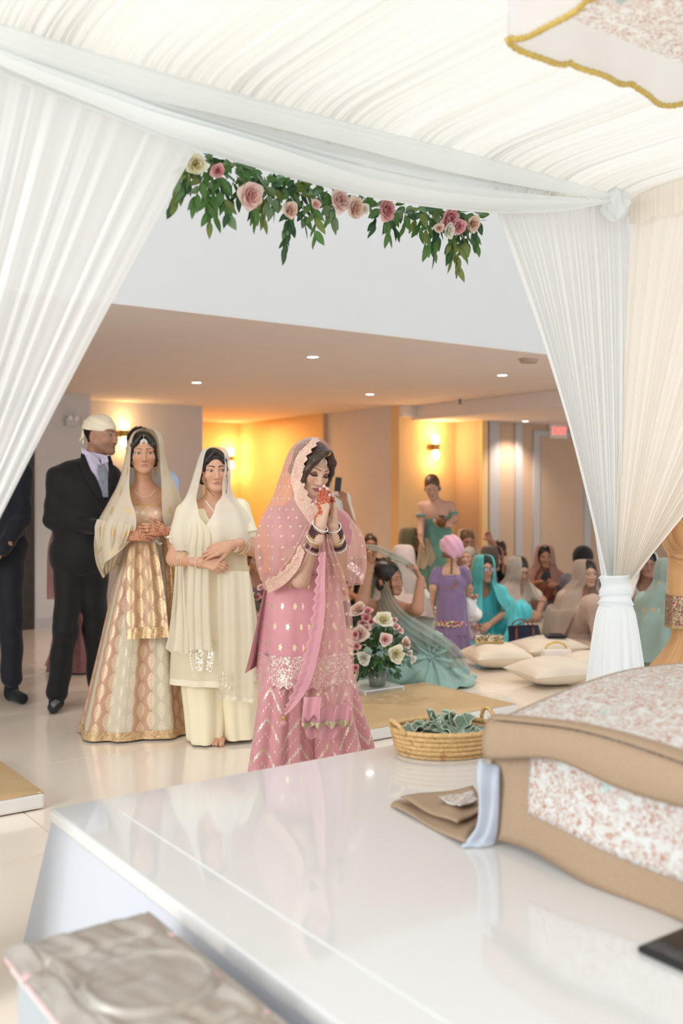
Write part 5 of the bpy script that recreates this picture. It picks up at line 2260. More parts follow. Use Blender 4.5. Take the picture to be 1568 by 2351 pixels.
    a = n.ma('FRACT', n.ma('MULTIPLY', n.ma('ADD', ob.outputs[2], ob.outputs[0]), 11.0))
    b = n.ma('FRACT', n.ma('MULTIPLY', n.ma('SUBTRACT', ob.outputs[2], ob.outputs[0]), 11.0))
    k = n.ma('MULTIPLY', n.step(a, 0.5, 0.02), n.step(b, 0.5, 0.02))
    n.base(n.mix(k, (0.018, 0.02, 0.022), (0.16, 0.17, 0.17)))
    n.set(Roughness=0.85)
    m['argyle'] = n.m
    m['sock'] = cloth('black_sock', (0.010, 0.010, 0.012), 0.85, 0, 1, 0.1)
    return m


MG = mats_guests()
SK_M = (0.40, 0.21, 0.13)
SK_W = (0.54, 0.28, 0.165)


def cheek_paint(c, Rm, s, tint, amt=0.4):
    def f(V, col):
        q = (V - c) @ Rm / s
        for sg in (-1, 1):
            w = np.exp(-(((q[:, 0] - sg * 0.042) / 0.018) ** 2 + ((q[:, 2] + 0.030) / 0.018) ** 2)) * (q[:, 1] < -0.02)
            col += w[:, None] * (np.array(tint) - col) * amt
        return col
    return f


def build_gold_woman():
    F = Fig('woman in a cream and rose gold brocade skirt and gold veil, hands clasped', 310, 5.5)
    L, rt = F.L, F.root
    c, Rm, s = L(329, 1040, -0.01), rot_head(14, 3, -1), 0.99
    nb = L(330, 1120, 0.05)
    S = head_sdf(Sdf(), c, Rm, s, neck=nb, neck_r=0.044)
    A = Sdf()
    sR, sL = L(281, 1150, 0.06), L(386, 1146, 0.09)
    A.cap(L(330, 1105, 0.04), nb + (0, 0, -0.02), 0.044, 0.050, 0.03)
    A.cap(sR, L(332, 1130, 0.06), 0.042, 0.05, 0.05)
    A.cap(sL, L(332, 1130, 0.06), 0.042, 0.05, 0.05)
    A.ell(L(334, 1180, 0.06), (0.125, 0.085, 0.13), 0.05)
    for q in (-1, 1):
        A.ball(L(338 + 20 * q, 1186, -0.005), 0.052, 0.03)
    eR, wR = L(248, 1234, 0.0), L(296, 1232, -0.17)
    eL, wL = L(408, 1240, 0.02), L(384, 1221, -0.15)
    A.cap(sR, eR, 0.042, 0.036, 0.02)
    A.cap(eR, wR, 0.036, 0.025, 0.02)
    A.cap(sL, eL, 0.042, 0.036, 0.02)
    A.cap(eL, wL, 0.036, 0.025, 0.02)
    h1, h2 = Sdf(), Sdf()
    hand_sdf(h1, wR, L(352, 1226, -0.21) - wR, (0.1, 0.75, -0.4), (0.1, 0, 1), 0.95, curl=(0.25, 0.25, 0.3, 0.4), thumb=0.5)
    hand_sdf(h2, wL, L(340, 1214, -0.22) - wL, (-0.1, 0.85, -0.2), (0, 0, 1), 0.95, curl=(0.3, 0.3, 0.35, 0.4), thumb=0.5)

    def paint(V, col):
        col = cheek_paint(c, Rm, s, (0.50, 0.19, 0.13))(V, col)
        for w, e in ((wR, eR), (wL, eL)):
            d = np.linalg.norm(V - w, axis=1)
            pat = np.sin(V[:, 0] * 310 + 2 * np.sin(V[:, 2] * 170)) * np.sin(V[:, 2] * 260 + 2 * np.sin(V[:, 0] * 140))
            mk = (d < 0.115) & (d > 0.012) & (V[:, 1] < -0.12) & (pat > 0.05)
            col[mk] = (0.38, 0.11, 0.05)
        return col
    body_mesh('body', [S.mesh(0.0028, lo=(-9, -9, L(0, 1120)[2])), A.mesh(0.005), h1.mesh(0.0025), h2.mesh(0.0025)], rt, SK_W, paint)
    face_features(S, c, Rm, s, rt, lip=(0.50, 0.19, 0.15), gaze=(0.0025, 0), shadow=None)
    H = hair_sdf(c, Rm, s, up=0.004, low=0.02)
    H.frame(Rm, c, s)
    for q in (-1, 1):
        H.cap((q * 0.012, -0.068, 0.098), (q * 0.058, -0.060, 0.045), 0.009, 0.010, 0.016)
        H.cap((q * 0.058, -0.060, 0.045), (q * 0.070, -0.036, -0.04), 0.010, 0.008, 0.016)
    H.frame()
    solid('hair', H, 0.003, M_hair, rt, strands(Rm, 0.0008, 520))
    SH = Sdf()
    SH.ops = S.ops + H.ops
    fp = lambda x, z, off: project(SH, c, Rm, s, np.array([[x, z]]), off)[0]
    tk = bpy.data.objects.new('forehead_ornament', None)
    COL.objects.link(tk)
    tk.parent = rt
    beads('chain', [fp(0, zz, 0.003) for zz in np.linspace(0.098, 0.077, 9)], 0.0028, MBR['goldm'], tk)
    beads('stone_ring', [fp(0.0165 * math.sin(a), 0.058 - 0.0165 * math.cos(a), 0.005) for a in np.linspace(0, 6.0, 17)], 0.0036, MBR['pearl'], tk)
    beads('inner_ring', [fp(0.009 * math.sin(a), 0.058 - 0.009 * math.cos(a), 0.005) for a in np.linspace(0, 5.6, 10)], 0.0032, MBR['pearl'], tk)
    beads('centre_stone', [fp(0, 0.058, 0.005)], 0.005, MBR['goldm'], tk)
    for q in (-1, 1):
        e = c + Rm @ np.array((q * 0.078, 0.005, -0.05))
        beads('earring', [e + (0, 0, -0.007 * i) for i in range(5)] + [e + (0.008 * math.sin(a), 0.008 * math.cos(a), -0.04) for a in np.linspace(0, 5.5, 8)], 0.0045, MBR['goldm'], rt)
    beads('necklace', [L(332 + 24 * math.sin(a), 1120 + 20 * (1 - abs(a) ** 2 / 2), -0.055 - 0.015 * math.cos(a) + 0.04 * abs(a)) for a in np.linspace(-1.2, 1.2, 24)], 0.0018, MBR['pearl'], rt)
    for w, e in ((wR, eR), (wL, eL)):
        for t in (0.05, 0.12, 0.36, 0.42):
            beads('bangle', ring_pts(w, e, t, 0.028 + 0.014 * t, 30, 0.003), 0.0032, MBR['pearl'], rt)
        ring_on('gold_bangle', w, e, 0.39, 0.034, MBR['goldm'], rt, 0.003)
    # blouse with a dipped neckline
    B = Sdf()
    B.ell(L(334, 1186, 0.06), (0.132, 0.092, 0.120), 0.04)
    B.ell(L(333, 1225, 0.055), (0.112, 0.090, 0.09), 0.05)
    for q in (-1, 1):
        B.ball(L(338 + 20 * q, 1187, -0.012), 0.054, 0.03)
    B.ell(L(337, 1134, -0.05), (0.085, 0.10, 0.052), 0.01, True)
    V, Fc = B.mesh(0.006)
    m = V[:, 2] < L(0, 1146)[2]
    uv = np.stack([V[:, 0] * 1.0, V[:, 2]], 1)
    o = link('blouse', mesh_np('blouse', V, Fc, uv), MG['blouse'], rt)
    beads('neckline_beads', [F.L(308 + 66 * t, 1146 + 14 * math.sin(pi * t) + (6 * math.sin(pi * t * 2) ** 2), -0.035 - 0.03 * math.sin(pi * t)) for t in np.linspace(0, 1, 34)], 0.0036, MBR['goldm'], rt)
    # skirt
    F.loftpx('skirt', [(1232, 288, 378, 0.002, 0.10, 0.05), (1262, 280, 384, 0.006, 0.115, 0.05), (1320, 264, 392, 0.014, 0.15, 0.05), (1400, 244, 400, 0.022, 0.19, 0.05), (1500, 221, 409, 0.030, 0.23, 0.05), (1600, 197, 419, 0.036, 0.26, 0.05), (1678, 178, 429, 0.038, 0.28, 0.05)],
             MG['brocade'], nf=6, seed=31, pts=260, rings=70)
    F.loftpx('skirt_hem', [(1660, 181, 427, 0.0385, 0.279, 0.05), (1679, 177, 430, 0.0395, 0.283, 0.05)], MG['edging'], nf=6, seed=31, pts=260, rings=6)
    beads('waist_jewel', [L(345 + 26 * t, 1246 + 3 * math.sin(9 * t), -0.075) for t in np.linspace(0, 1, 12)], 0.006, MBR['pearl'], rt)
    # veil
    rows = [(983, 330, 342, 0.012, 30, 40, 0.0, 0.015), (986, 318, 356, 0.06, 28, 44, 0.0, 0.012), (993, 306, 366, 0.100, 36, 52, 0.001, 0.012), (1010, 296, 373, 0.122, 36, 58, 0.002, 0.012), (1040, 288, 376, 0.125, 32, 60, 0.003, 0.015), (1075, 280, 384, 0.12, 30, 50, 0.004, 0.025),
            (1110, 267, 398, 0.125, 26, 40, 0.005), (1150, 246, 412, 0.16, 12, 36, 0.008), (1195, 222, 412, 0.205, -6, 44, 0.012), (1240, 214, 410, 0.225, -2, 52, 0.014), (1285, 219, 409, 0.225, 34, 70, 0.016), (1318, 234, 406, 0.21, 62, 84, 0.014)]
    F.veilpx('veil', rows, MG['veil_gold'], cy=0.04, nf=7, seed=41, rings=110, pts=160, hem=0.03)
    F.drape('arm_fold', [(222, 1192, 300, 1204, -0.09, -0.20), (216, 1214, 296, 1222, -0.11, -0.22), (222, 1250, 288, 1244, -0.12, -0.21), (236, 1290, 274, 1268, -0.10, -0.16), (242, 1318, 262, 1300, -0.08, -0.12)], MG['veil_gold'], amp=0.012, nfold=3, seed=3)
    F.drape('front_fall', [(296, 1246, 356, 1246, -0.115, -0.115), (290, 1290, 366, 1290, -0.155, -0.155), (288, 1350, 376, 1350, -0.19, -0.19), (287, 1410, 383, 1408, -0.225, -0.225), (289, 1446, 386, 1442, -0.24, -0.24)], MG['rosegold'], amp=0.012, nfold=2, seed=8, k=60)
    F.drape('front_fall_hem', [(289, 1442, 386, 1438, -0.243, -0.243), (290, 1468, 387, 1464, -0.25, -0.25)], MG['edging'], amp=0.012, nfold=2, seed=8, k=60, n=12)
    F.drape('side_fall', [(376, 1236, 400, 1234, -0.12, -0.08), (384, 1290, 404, 1290, -0.12, -0.08), (388, 1360, 408, 1360, -0.13, -0.09), (386, 1430, 400, 1440, -0.15, -0.11)], MG['edging'], amp=0.008, nfold=2, seed=9)
    return F


def build_girl():
    F = Fig('girl in a cream tunic, trousers and sheer veil with crossed forearms and bangles', 490, 5.3)
    L, rt = F.L, F.root
    c, Rm, s = L(491, 1079, -0.01), rot_head(17, 4, -2), 0.97
    nb = L(492, 1154, 0.03)
    S = head_sdf(Sdf(), c, Rm, s, neck=nb, neck_r=0.045)
    A = Sdf()
    sR, sL = L(428, 1178, 0.03), L(549, 1168, 0.06)
    A.cap(L(492, 1140, 0.03), nb + (0, 0, -0.03), 0.045, 0.052, 0.03)
    A.cap(sR, L(490, 1168, 0.04), 0.05, 0.055, 0.05)
    A.cap(sL, L(490, 1168, 0.04), 0.05, 0.055, 0.05)
    A.ell(L(492, 1200, 0.04), (0.135, 0.09, 0.13), 0.05)
    eR, wR = L(401, 1282, -0.02), L(462, 1292, -0.17)
    eL, wL = L(577, 1258, 0.0), L(531, 1251, -0.16)
    A.cap(sR, eR, 0.047, 0.042, 0.02)
    A.cap(eR, wR, 0.042, 0.028, 0.02)
    A.cap(sL, eL, 0.047, 0.040, 0.02)
    A.cap(eL, wL, 0.040, 0.028, 0.02)
    h1, h2 = Sdf(), Sdf()
    hand_sdf(h1, wR, L(545, 1302, -0.20) - wR, (0.1, 0.8, -0.5), (0.1, 0, 1), 0.98, curl=(0.45, 0.6, 0.7, 0.8), thumb=0.35)
    hand_sdf(h2, wL, L(474, 1268, -0.20) - wL, (0.0, 0.9, -0.3), (-0.1, 0, -0.5), 0.98, curl=(0.3, 0.3, 0.35, 0.4), thumb=0.4)
    ft = Sdf()
    for i, (px, r) in enumerate(((508, 0.0145), (497, 0.0105), (489.5, 0.0095), (482.5, 0.0088), (476.5, 0.008))):
        p = L(px, 1700, -0.10 + 0.008 * i)
        p[2] = r + 0.002
        ft.cap(p, p + (0, 0.05, 0.012), r, r, 0.003)
    p = L(495, 1700, 0.0)
    p[2] = 0.032
    ft.ell(p, (0.042, 0.075, 0.028), 0.015)
    body_mesh('body', [S.mesh(0.0028, lo=(-9, -9, L(0, 1144)[2])), A.mesh(0.005), h1.mesh(0.0025), h2.mesh(0.0025)], rt, (0.62, 0.34, 0.215), cheek_paint(c, Rm, s, (0.55, 0.25, 0.17), 0.3))
    body_mesh('foot', [ft.mesh(0.003)], rt, (0.62, 0.34, 0.215))
    face_features(S, c, Rm, s, rt, lip=(0.50, 0.19, 0.16), brow=(0.012, 0.009, 0.008), gaze=(0.003, -0.001), browt=1.7)
    H = hair_sdf(c, Rm, s, up=0.004, low=0.02)
    H.frame(Rm, c, s)
    for q, pts in ((-1, [(-0.010, -0.068, 0.098), (-0.050, -0.062, 0.055), (-0.063, -0.050, 0.000)]), (1, [(0.010, -0.068, 0.098), (0.050, -0.062, 0.055), (0.063, -0.050, 0.000)])):
        for i in range(len(pts) - 1):
            H.cap(pts[i], pts[i + 1], 0.010, 0.008, 0.016)
    for q, pts in ((-1, [(-0.060, -0.058, 0.01), (-0.057, -0.066, -0.05), (-0.046, -0.066, -0.10), (-0.010, -0.070, -0.145)]), (1, [(0.060, -0.058, 0.01), (0.062, -0.064, -0.06), (0.056, -0.066, -0.11), (0.050, -0.066, -0.150)])):
        for i in range(len(pts) - 1):
            H.cap(pts[i], pts[i + 1], 0.0022, 0.0018, 0.002)
    H.frame()
    solid('hair', H, 0.0026, M_hair, rt, None)
    beads('necklace', [L(472 + 22 * t, 1150 + 28 * t, -0.055 - 0.045 * t) for t in np.linspace(0, 1, 20)] + [L(494 + 12 * (1 - t), 1150 + 28 * t, -0.055 - 0.045 * t) for t in np.linspace(1, 0, 18)], 0.0026, MBR['pearl'], rt)
    beads('pendant', [L(494.5 + 3.6 * math.sin(a), 1186 - 4.5 * math.cos(a), -0.115) for a in np.linspace(0, 5.3, 6)] + [L(494.5, 1186, -0.118)], 0.0075, MBR['pearl'], rt)
    Mb = plain('ivory_bangle', (0.80, 0.64, 0.36), 0.3, 0.2)
    for t in (0.10, 0.16, 0.22, 0.55, 0.63, 0.70):
        ring_on('bangle', wR, eR, t, 0.031 + 0.012 * t, Mb, rt, 0.0028, tilt=0.004)
    for t in (0.03, 0.76):
        beads('pearl_bangle', ring_pts(wR, eR, t, 0.033 + 0.012 * t, 34, 0.004), 0.0028, MBR['pearl'], rt)
    for t in (0.16, 0.22, 0.40, 0.47):
        ring_on('bangle', wL, eL, t, 0.031 + 0.012 * t, Mb, rt, 0.0028, tilt=0.004)
    for t in (0.08, 0.55):
        beads('pearl_bangle', ring_pts(wL, eL, t, 0.033 + 0.012 * t, 34, 0.004), 0.0028, MBR['pearl'], rt)
    # tunic
    B = Sdf()
    B.cap(sR + (0.01, 0, -0.01), L(490, 1180, 0.04), 0.055, 0.075, 0.05)
    B.cap(sL + (-0.01, 0, -0.01), L(490, 1180, 0.04), 0.055, 0.075, 0.05)
    B.ell(L(491, 1230, 0.04), (0.145, 0.11, 0.16), 0.06)
    B.cap(sR, sR + (eR - sR) * 0.55, 0.058, 0.060, 0.03)
    B.cap(sL, sL + (eL - sL) * 0.62, 0.056, 0.058, 0.03)
    B.ell(L(491, 1160, -0.08), (0.050, 0.13, 0.088), 0.01, True)
    solid('tunic_top', B, 0.006, MG['cream'], rt)
    for a, e, f in ((sR, eR, 0.60), (sL, eL, 0.66)):
        ring_on('sleeve_hem', a, e, f, 0.064, MG['trim'], rt, 0.008)
    F.loftpx('tunic_skirt', [(1250, 434, 556, 0.003, 0.115, 0.04), (1320, 420, 568, 0.008, 0.14, 0.04), (1400, 402, 580, 0.013, 0.165, 0.04), (1480, 390, 586, 0.017, 0.18, 0.04), (1560, 386, 590, 0.019, 0.19, 0.04)],
             MG['cream_kurta'], nf=7, seed=51, pts=200)
    F.loftpx('tunic_hem', [(1552, 386.5, 590, 0.019, 0.191, 0.04), (1566, 386, 591, 0.019, 0.193, 0.04)], MG['trim'], nf=7, seed=51, pts=200, rings=5)
    F.drape('hem_embroidery', [(436, 1462, 484, 1462, -0.165, -0.165), (434, 1500, 492, 1504, -0.175, -0.175), (440, 1540, 486, 1544, -0.18, -0.18)], MG['flower'], amp=0.004, nfold=2)
    F.loftpx('trouser_leg', [(1480, 412, 512, 0.004, 0.11, 0.03), (1560, 414, 516, 0.007, 0.12, 0.03), (1640, 424, 516, 0.010, 0.125, 0.02), (1690, 430, 512, 0.012, 0.12, 0.01), (1700, 434, 508, 0.012, 0.118, 0.01)], MG['cream'], nf=5, seed=52)
    F.loftpx('trouser_leg', [(1480, 480, 580, 0.004, 0.11, 0.06), (1560, 486, 586, 0.007, 0.12, 0.06), (1640, 494, 586, 0.010, 0.125, 0.06), (1695, 500, 588, 0.012, 0.12, 0.06)], MG['cream'], nf=5, seed=53)
    rows = [(1025, 487, 499, 0.012, 20, 40, 0.0, 0.01), (1028, 474, 514, 0.065, 20, 44, 0.0, 0.008), (1036, 463, 522, 0.105, 26, 50, 0.001, 0.005), (1052, 456, 526, 0.125, 28, 52, 0.002, 0.005), (1080, 447, 528, 0.13, 25, 50, 0.003, 0.008), (1110, 437, 527, 0.13, 24, 44, 0.004, 0.02),
            (1138, 424, 534, 0.13, 24, 38, 0.005), (1160, 408, 556, 0.15, 17, 16, 0.006), (1185, 396, 572, 0.175, 12, 8, 0.007), (1215, 388, 584, 0.19, 2, -6, 0.009), (1240, 392, 588, 0.19, 10, -14, 0.010), (1262, 402, 586, 0.185, 34, 4, 0.011)]
    F.veilpx('veil', rows, MG['cream_veil'], cy=0.04, nf=7, seed=61, rings=100, pts=150, hem=0.035)
    F.drape('chest_fold', [(444, 1180, 462, 1190, -0.11, -0.12), (438, 1220, 482, 1224, -0.15, -0.155), (432, 1270, 482, 1270, -0.15, -0.155), (428, 1340, 480, 1344, -0.16, -0.165), (426, 1420, 482, 1424, -0.18, -0.185), (428, 1490, 486, 1494, -0.19, -0.195)], MG['cream_sheer'], amp=0.004, nfold=3, seed=4)
    F.drape('front_panel', [(500, 1310, 572, 1312, -0.145, -0.09), (501, 1400, 578, 1402, -0.175, -0.11), (503, 1500, 582, 1502, -0.195, -0.12), (503, 1596, 584, 1606, -0.205, -0.13)], MG['cream_sheer'], amp=0.006, nfold=2, seed=14)
    F.drape('panel_hem', [(503, 1594, 584, 1604, -0.208, -0.133), (503, 1604, 584, 1614, -0.209, -0.134)], MG['trim'], amp=0.006, nfold=2, seed=14, n=6)
    F.drape('panel_flower', [(506, 1540, 526, 1542, -0.212, -0.2), (503, 1570, 530, 1574, -0.216, -0.2), (508, 1592, 520, 1592, -0.214, -0.206)], MG['flower'], amp=0.005, nfold=3)
    F.drape('veil_end', [(402, 1300, 420, 1300, -0.13, -0.15), (396, 1380, 424, 1380, -0.15, -0.17), (388, 1450, 430, 1450, -0.16, -0.19), (380, 1488, 432, 1500, -0.16, -0.2)], MG['cream_sheer'], amp=0.006, nfold=2, seed=24, zig=(2, 0.015))
    return F


def man_suit(F, m, sh, el, wr, chest, hips, legs, feet, sockm, extra=()):
    """jacket and trousers; sh/el/wr: [right, left] points; legs: [(hip, knee, ankle)]; feet: [(heel, toe)]"""
    J = Sdf()
    J.cap(sh[0], sh[1], 0.072, 0.072, 0.06)
    J.ell(chest, (0.205, 0.135, 0.24), 0.07)
    J.ell((np.asarray(chest) + hips) / 2, (0.185, 0.130, 0.24), 0.07)
    J.ell(np.asarray(hips) + (0, 0, -0.04), (0.195, 0.145, 0.17), 0.06)
    J.ell(np.asarray(hips) + (0, 0, -0.24), (0.26, 0.22, 0.10), 0.02, True)
    for i in range(2):
        J.cap(sh[i], el[i], 0.072, 0.060, 0.03)
        J.cap(el[i], wr[i], 0.060, 0.045, 0.02)
    solid('jacket', J, 0.007, m, F.root, lambda P: 0.0035 * np.sin(P[:, 2] * 42 + P[:, 0] * 31 + 2 * np.sin(P[:, 1] * 17)) * np.sin(P[:, 2] * 13 + 1))
    T = Sdf()
    T.ell(np.asarray(hips) + (0, 0, -0.06), (0.165, 0.125, 0.14), 0.05)
    for h, k, a in legs:
        T.cap(h, k, 0.092, 0.072, 0.05)
        T.cap(k, a, 0.072, 0.066, 0.03)
    solid('trousers', T, 0.008, m, F.root, lambda P: 0.004 * np.sin(P[:, 2] * 26 + P[:, 0] * 20))
    for hl, toe in feet:
        f = Sdf()
        f.cap(hl + np.array((0, 0, 0.06)), hl, 0.043, 0.040, 0.03)
        f.cap(hl, toe, 0.040, 0.034, 0.03)
        solid('sock', f, 0.006, sockm, F.root)
    return J


def build_man():
    F = Fig('man in a black suit with a cream head scarf, looking towards the right', 190, 6.1)
    L, rt = F.L, F.root
    c, Rm, s = L(234, 1000, 0.0), rot_head(68, 2, 2), 1.03
    nb = L(217, 1068, 0.03)
    S = head_sdf(Sdf(), c, Rm, s, True, neck=nb, neck_r=0.060)

    def paint(V, col):
        q = (V - c) @ Rm / s
        w = np.clip((-0.040 - q[:, 2]) / 0.018, 0, 1) * np.clip((0.025 - q[:, 1]) / 0.03, 0, 1)
        col *= (1 - 0.30 * w)[:, None]
        return col
    body_mesh('body', [S.mesh(0.003)], rt, SK_M, paint)
    face_features(S, c, Rm, s, rt, lip=(0.30, 0.13, 0.10), browt=1.6, gaze=(0.002, 0))
    H = hair_sdf(c, Rm, s, part=False, up=0.002, ears=True)
    solid('hair', H, 0.004, M_hair, rt)
    K = Sdf()
    K.frame(Rm, c, s)
    K.ell((0, 0.024, 0.046), (0.083, 0.106, 0.083), 0.01)
    K.ell((0, 0.02, -0.035), (0.14, 0.16, 0.066), 0.01, True, np.array(Matrix.Rotation(R(14), 3, 'X')))
    K.ball((0, 0.120, 0.022), 0.022, 0.02)
    K.cap((0, 0.125, 0.01), (0.01, 0.137, -0.045), 0.012, 0.009, 0.01)
    K.cap((0, 0.125, 0.01), (-0.014, 0.142, -0.030), 0.010, 0.007, 0.01)
    K.frame()
    solid('head_scarf', K, 0.004, MG['scarf'], rt, lambda P: 0.0022 * np.sin(P[:, 2] * 130 + P[:, 0] * 60) )
    sh = [L(136, 1098, 0.02), L(250, 1094, 0.10)]
    el = [L(122, 1192, 0.02), L(272, 1190, 0.05)]
    wr = [L(232, 1212, -0.10), L(262, 1206, -0.08)]
    J = man_suit(F, MG['suit'], sh, el, wr, L(192, 1140, 0.06), L(186, 1262, 0.06),
                 [(L(160, 1310, 0.03), L(150, 1450, -0.02), L(132, 1588, 0.0)), (L(214, 1310, 0.08), L(218, 1440, 0.10), L(226, 1568, 0.16))],
                 [(L(130, 1598, 0.04) * (1, 1, 0) + (0, 0, 0.042), L(122, 1620, -0.12) * (1, 1, 0) + (0, 0, 0.038)), (L(226, 1590, 0.2) * (1, 1, 0) + (0, 0, 0.042), L(224, 1610, 0.04) * (1, 1, 0) + (0, 0, 0.038))], MG['argyle'])
    F.decal('shirt', J, [(186, 1034, 250, 1046), (196, 1060, 250, 1060), (214, 1090, 249, 1088), (228, 1116, 248, 1116), (238, 1140, 247, 1140)], MG['shirt'], off=0.012, n=24, k=16)
    F.drape('shirt_collar', [(186, 1026, 222, 1050, 0.0, -0.12), (190, 1046, 232, 1068, -0.02, -0.13)], MG['shirt'], amp=0.003, nfold=1, n=16, t=0.004)
    F.drape('shirt_collar', [(232, 1050, 246, 1046, -0.12, -0.08), (234, 1066, 249, 1060, -0.13, -0.09)], MG['shirt'], amp=0.002, nfold=1, n=12, t=0.004)
    F.decal('tie', J, [(222, 1056, 240, 1056), (225, 1066, 238, 1066), (223, 1080, 245, 1080), (229, 1110, 248, 1110), (237, 1142, 248, 1142)], MG['tie'], off=0.020, n=24, k=8, t=0.005)
    F.decal('lapel', J, [(186, 1040, 194, 1044), (184, 1070, 208, 1078), (196, 1098, 222, 1100), (228, 1146, 238, 1146)], MG['suit'], off=0.016, n=20, k=8, t=0.006)
    F.decal('lapel', J, [(247, 1046, 254, 1046), (249, 1078, 262, 1078), (248, 1110, 258, 1110), (246, 1146, 250, 1146)], MG['suit'], off=0.016, n=20, k=8, t=0.006)
    return F


def build_edge_man():
    F = Fig('man in a navy suit and black socks half behind the left curtain', 6, 6.35)
    L, rt = F.L, F.root
    c, Rm, s = L(14, 975, 0.0), rot_head(35, 0, 0), 1.02
    nb = L(10, 1046, 0.03)
    S = head_sdf(Sdf(), c, Rm, s, True, neck=nb, neck_r=0.058)
    hs = Sdf()
    wr = [L(-50, 1230, -0.15), L(6, 1262, -0.14)]
    hand_sdf(hs, wr[1], (-0.5, -0.2, -0.5), (-0.3, 0.8, 0), (0, 0, 1), 1.05)
    body_mesh('body', [S.mesh(0.004)], rt, SK_M)
    body_mesh('hand', [hs.mesh(0.004)], rt, SK_M)
    face_features(S, c, Rm, s, rt, browt=1.6)
    solid('hair', hair_sdf(c, Rm, s, part=False, up=0.004, ears=True), 0.005, M_hair, rt)
    man_suit(F, MG['navy'], [L(-56, 1080, 0.02), L(46, 1080, 0.05)], [L(-72, 1180, 0.0), L(50, 1190, 0.02)], wr, L(-4, 1120, 0.05), L(-4, 1245, 0.05),
             [(L(-34, 1300, 0.03), L(-38, 1430, 0.0), L(-44, 1560, 0.05)), (L(22, 1300, 0.04), L(26, 1430, 0.0), L(27, 1555, 0.02))],
             [(L(-44, 1590, 0.08) * (1, 1, 0) + (0, 0, 0.042), L(-50, 1600, -0.1) * (1, 1, 0) + (0, 0, 0.038)), (L(26, 1585, 0.04) * (1, 1, 0) + (0, 0, 0.042), L(52, 1600, -0.10) * (1, 1, 0) + (0, 0, 0.038))], MG['sock'])
    return F


def build_hidden_man():
    F = Fig('dark-haired man in a light blue shirt standing behind the woman in gold', 345, 6.7)
    L, rt = F.L, F.root
    c, Rm, s = L(318, 1022, 0.02), rot_head(-12, 0, 0), 1.0
    nb = L(330, 1090, 0.05)
    S = head_sdf(Sdf(), c, Rm, s, True, neck=nb, neck_r=0.056)
    body_mesh('body', [S.mesh(0.004)], rt, SK_M)
    face_features(S, c, Rm, s, rt, browt=1.4)
    solid('hair', hair_sdf(c, Rm, s, part=False, up=0.012), 0.004, M_hair, rt, lambda P: 0.003 * np.sin(P[:, 0] * 200) * np.sin(P[:, 2] * 160))
    J = Sdf()
    J.cap(L(285, 1106, 0.04), L(382, 1104, 0.05), 0.07, 0.07, 0.06)
    J.ell(L(338, 1170, 0.05), (0.20, 0.125, 0.30), 0.06)
    J.cap(L(385, 1106, 0.05), L(404, 1190, 0.06), 0.062, 0.056, 0.03)
    J.cap(L(404, 1190, 0.06), L(396, 1262, -0.04), 0.056, 0.045, 0.02)
    J.cap(L(282, 1108, 0.04), L(270, 1190, 0.06), 0.062, 0.056, 0.03)
    solid('shirt', J, 0.008, MG['blue'], rt, lambda P: 0.004 * np.sin(P[:, 2] * 40 + P[:, 0] * 28))
    T = Sdf()
    for px in (312, 366):
        T.cap(L(px, 1290, 0.05), L(px, 1430, 0.03), 0.095, 0.075, 0.05)
        T.cap(L(px, 1430, 0.03), L(px, 1570, 0.05), 0.075, 0.062, 0.03)
    solid('trousers', T, 0.010, MG['suit'], rt)
    for px in (312, 366):
        f = Sdf()
        a = L(px, 1580, 0.06) * (1, 1, 0) + (0, 0, 0.042)
        f.cap(a, a + (0, -0.16, -0.006), 0.04, 0.034, 0.03)
        solid('sock', f, 0.008, MG['sock'], rt)
    return F


def build_mauve_woman():
    F = Fig('woman in a dusty mauve dress standing behind the man in black', 172, 7.4)
    L, rt = F.L, F.root
    c, Rm, s = L(214, 1098, 0.0), rot_head(50, 0, 0), 0.96
    nb = L(204, 1164, 0.03)
    S = head_sdf(Sdf(), c, Rm, s, neck=nb, neck_r=0.044)
    body_mesh('body', [S.mesh(0.005)], rt, SK_W)
    solid('hair', hair_sdf(c, Rm, s, bun=((0, 0.10, 0.0), (0.05, 0.04, 0.05))), 0.006, M_hair, rt)
    md = cloth('mauve_net', (0.26, 0.115, 0.115), 0.6, 0, 1, 0.3, 0.2, 20)
    ms = cloth('mauve_veil', (0.50, 0.27, 0.24), 0.6, 0.2, 0.85, 0.3, 0.1, 12)
    B = Sdf()
    B.cap(L(150, 1186, 0.03), L(232, 1186, 0.05), 0.06, 0.06, 0.05)
    B.ell(L(190, 1250, 0.05), (0.16, 0.11, 0.22), 0.05)
    solid('bodice', B, 0.010, md, rt)
    F.loftpx('skirt', [(1300, 150, 222, 0.004), (1400, 134, 222, 0.012), (1480, 122, 222, 0.022), (1538, 112, 226, 0.03)], md, nf=8, seed=71)
    F.loftpx('veil', [(1180, 134, 226, 0.008), (1250, 110, 222, 0.012), (1330, 106, 206, 0.016), (1374, 106, 196, 0.018)], ms, nf=7, seed=72, cy=0.03)
    F.drape('trailing_hem', [(128, 1400, 142, 1400, -0.2, -0.2), (120, 1480, 142, 1480, -0.22, -0.22), (102, 1528, 134, 1538, -0.24, -0.24)], ms, amp=0.01, nfold=2)
    return F


gold_woman = build_gold_woman()
girl = build_girl()
man = build_man()
edge_man = build_edge_man()
hidden_man = build_hidden_man()
mauve = build_mauve_woman()
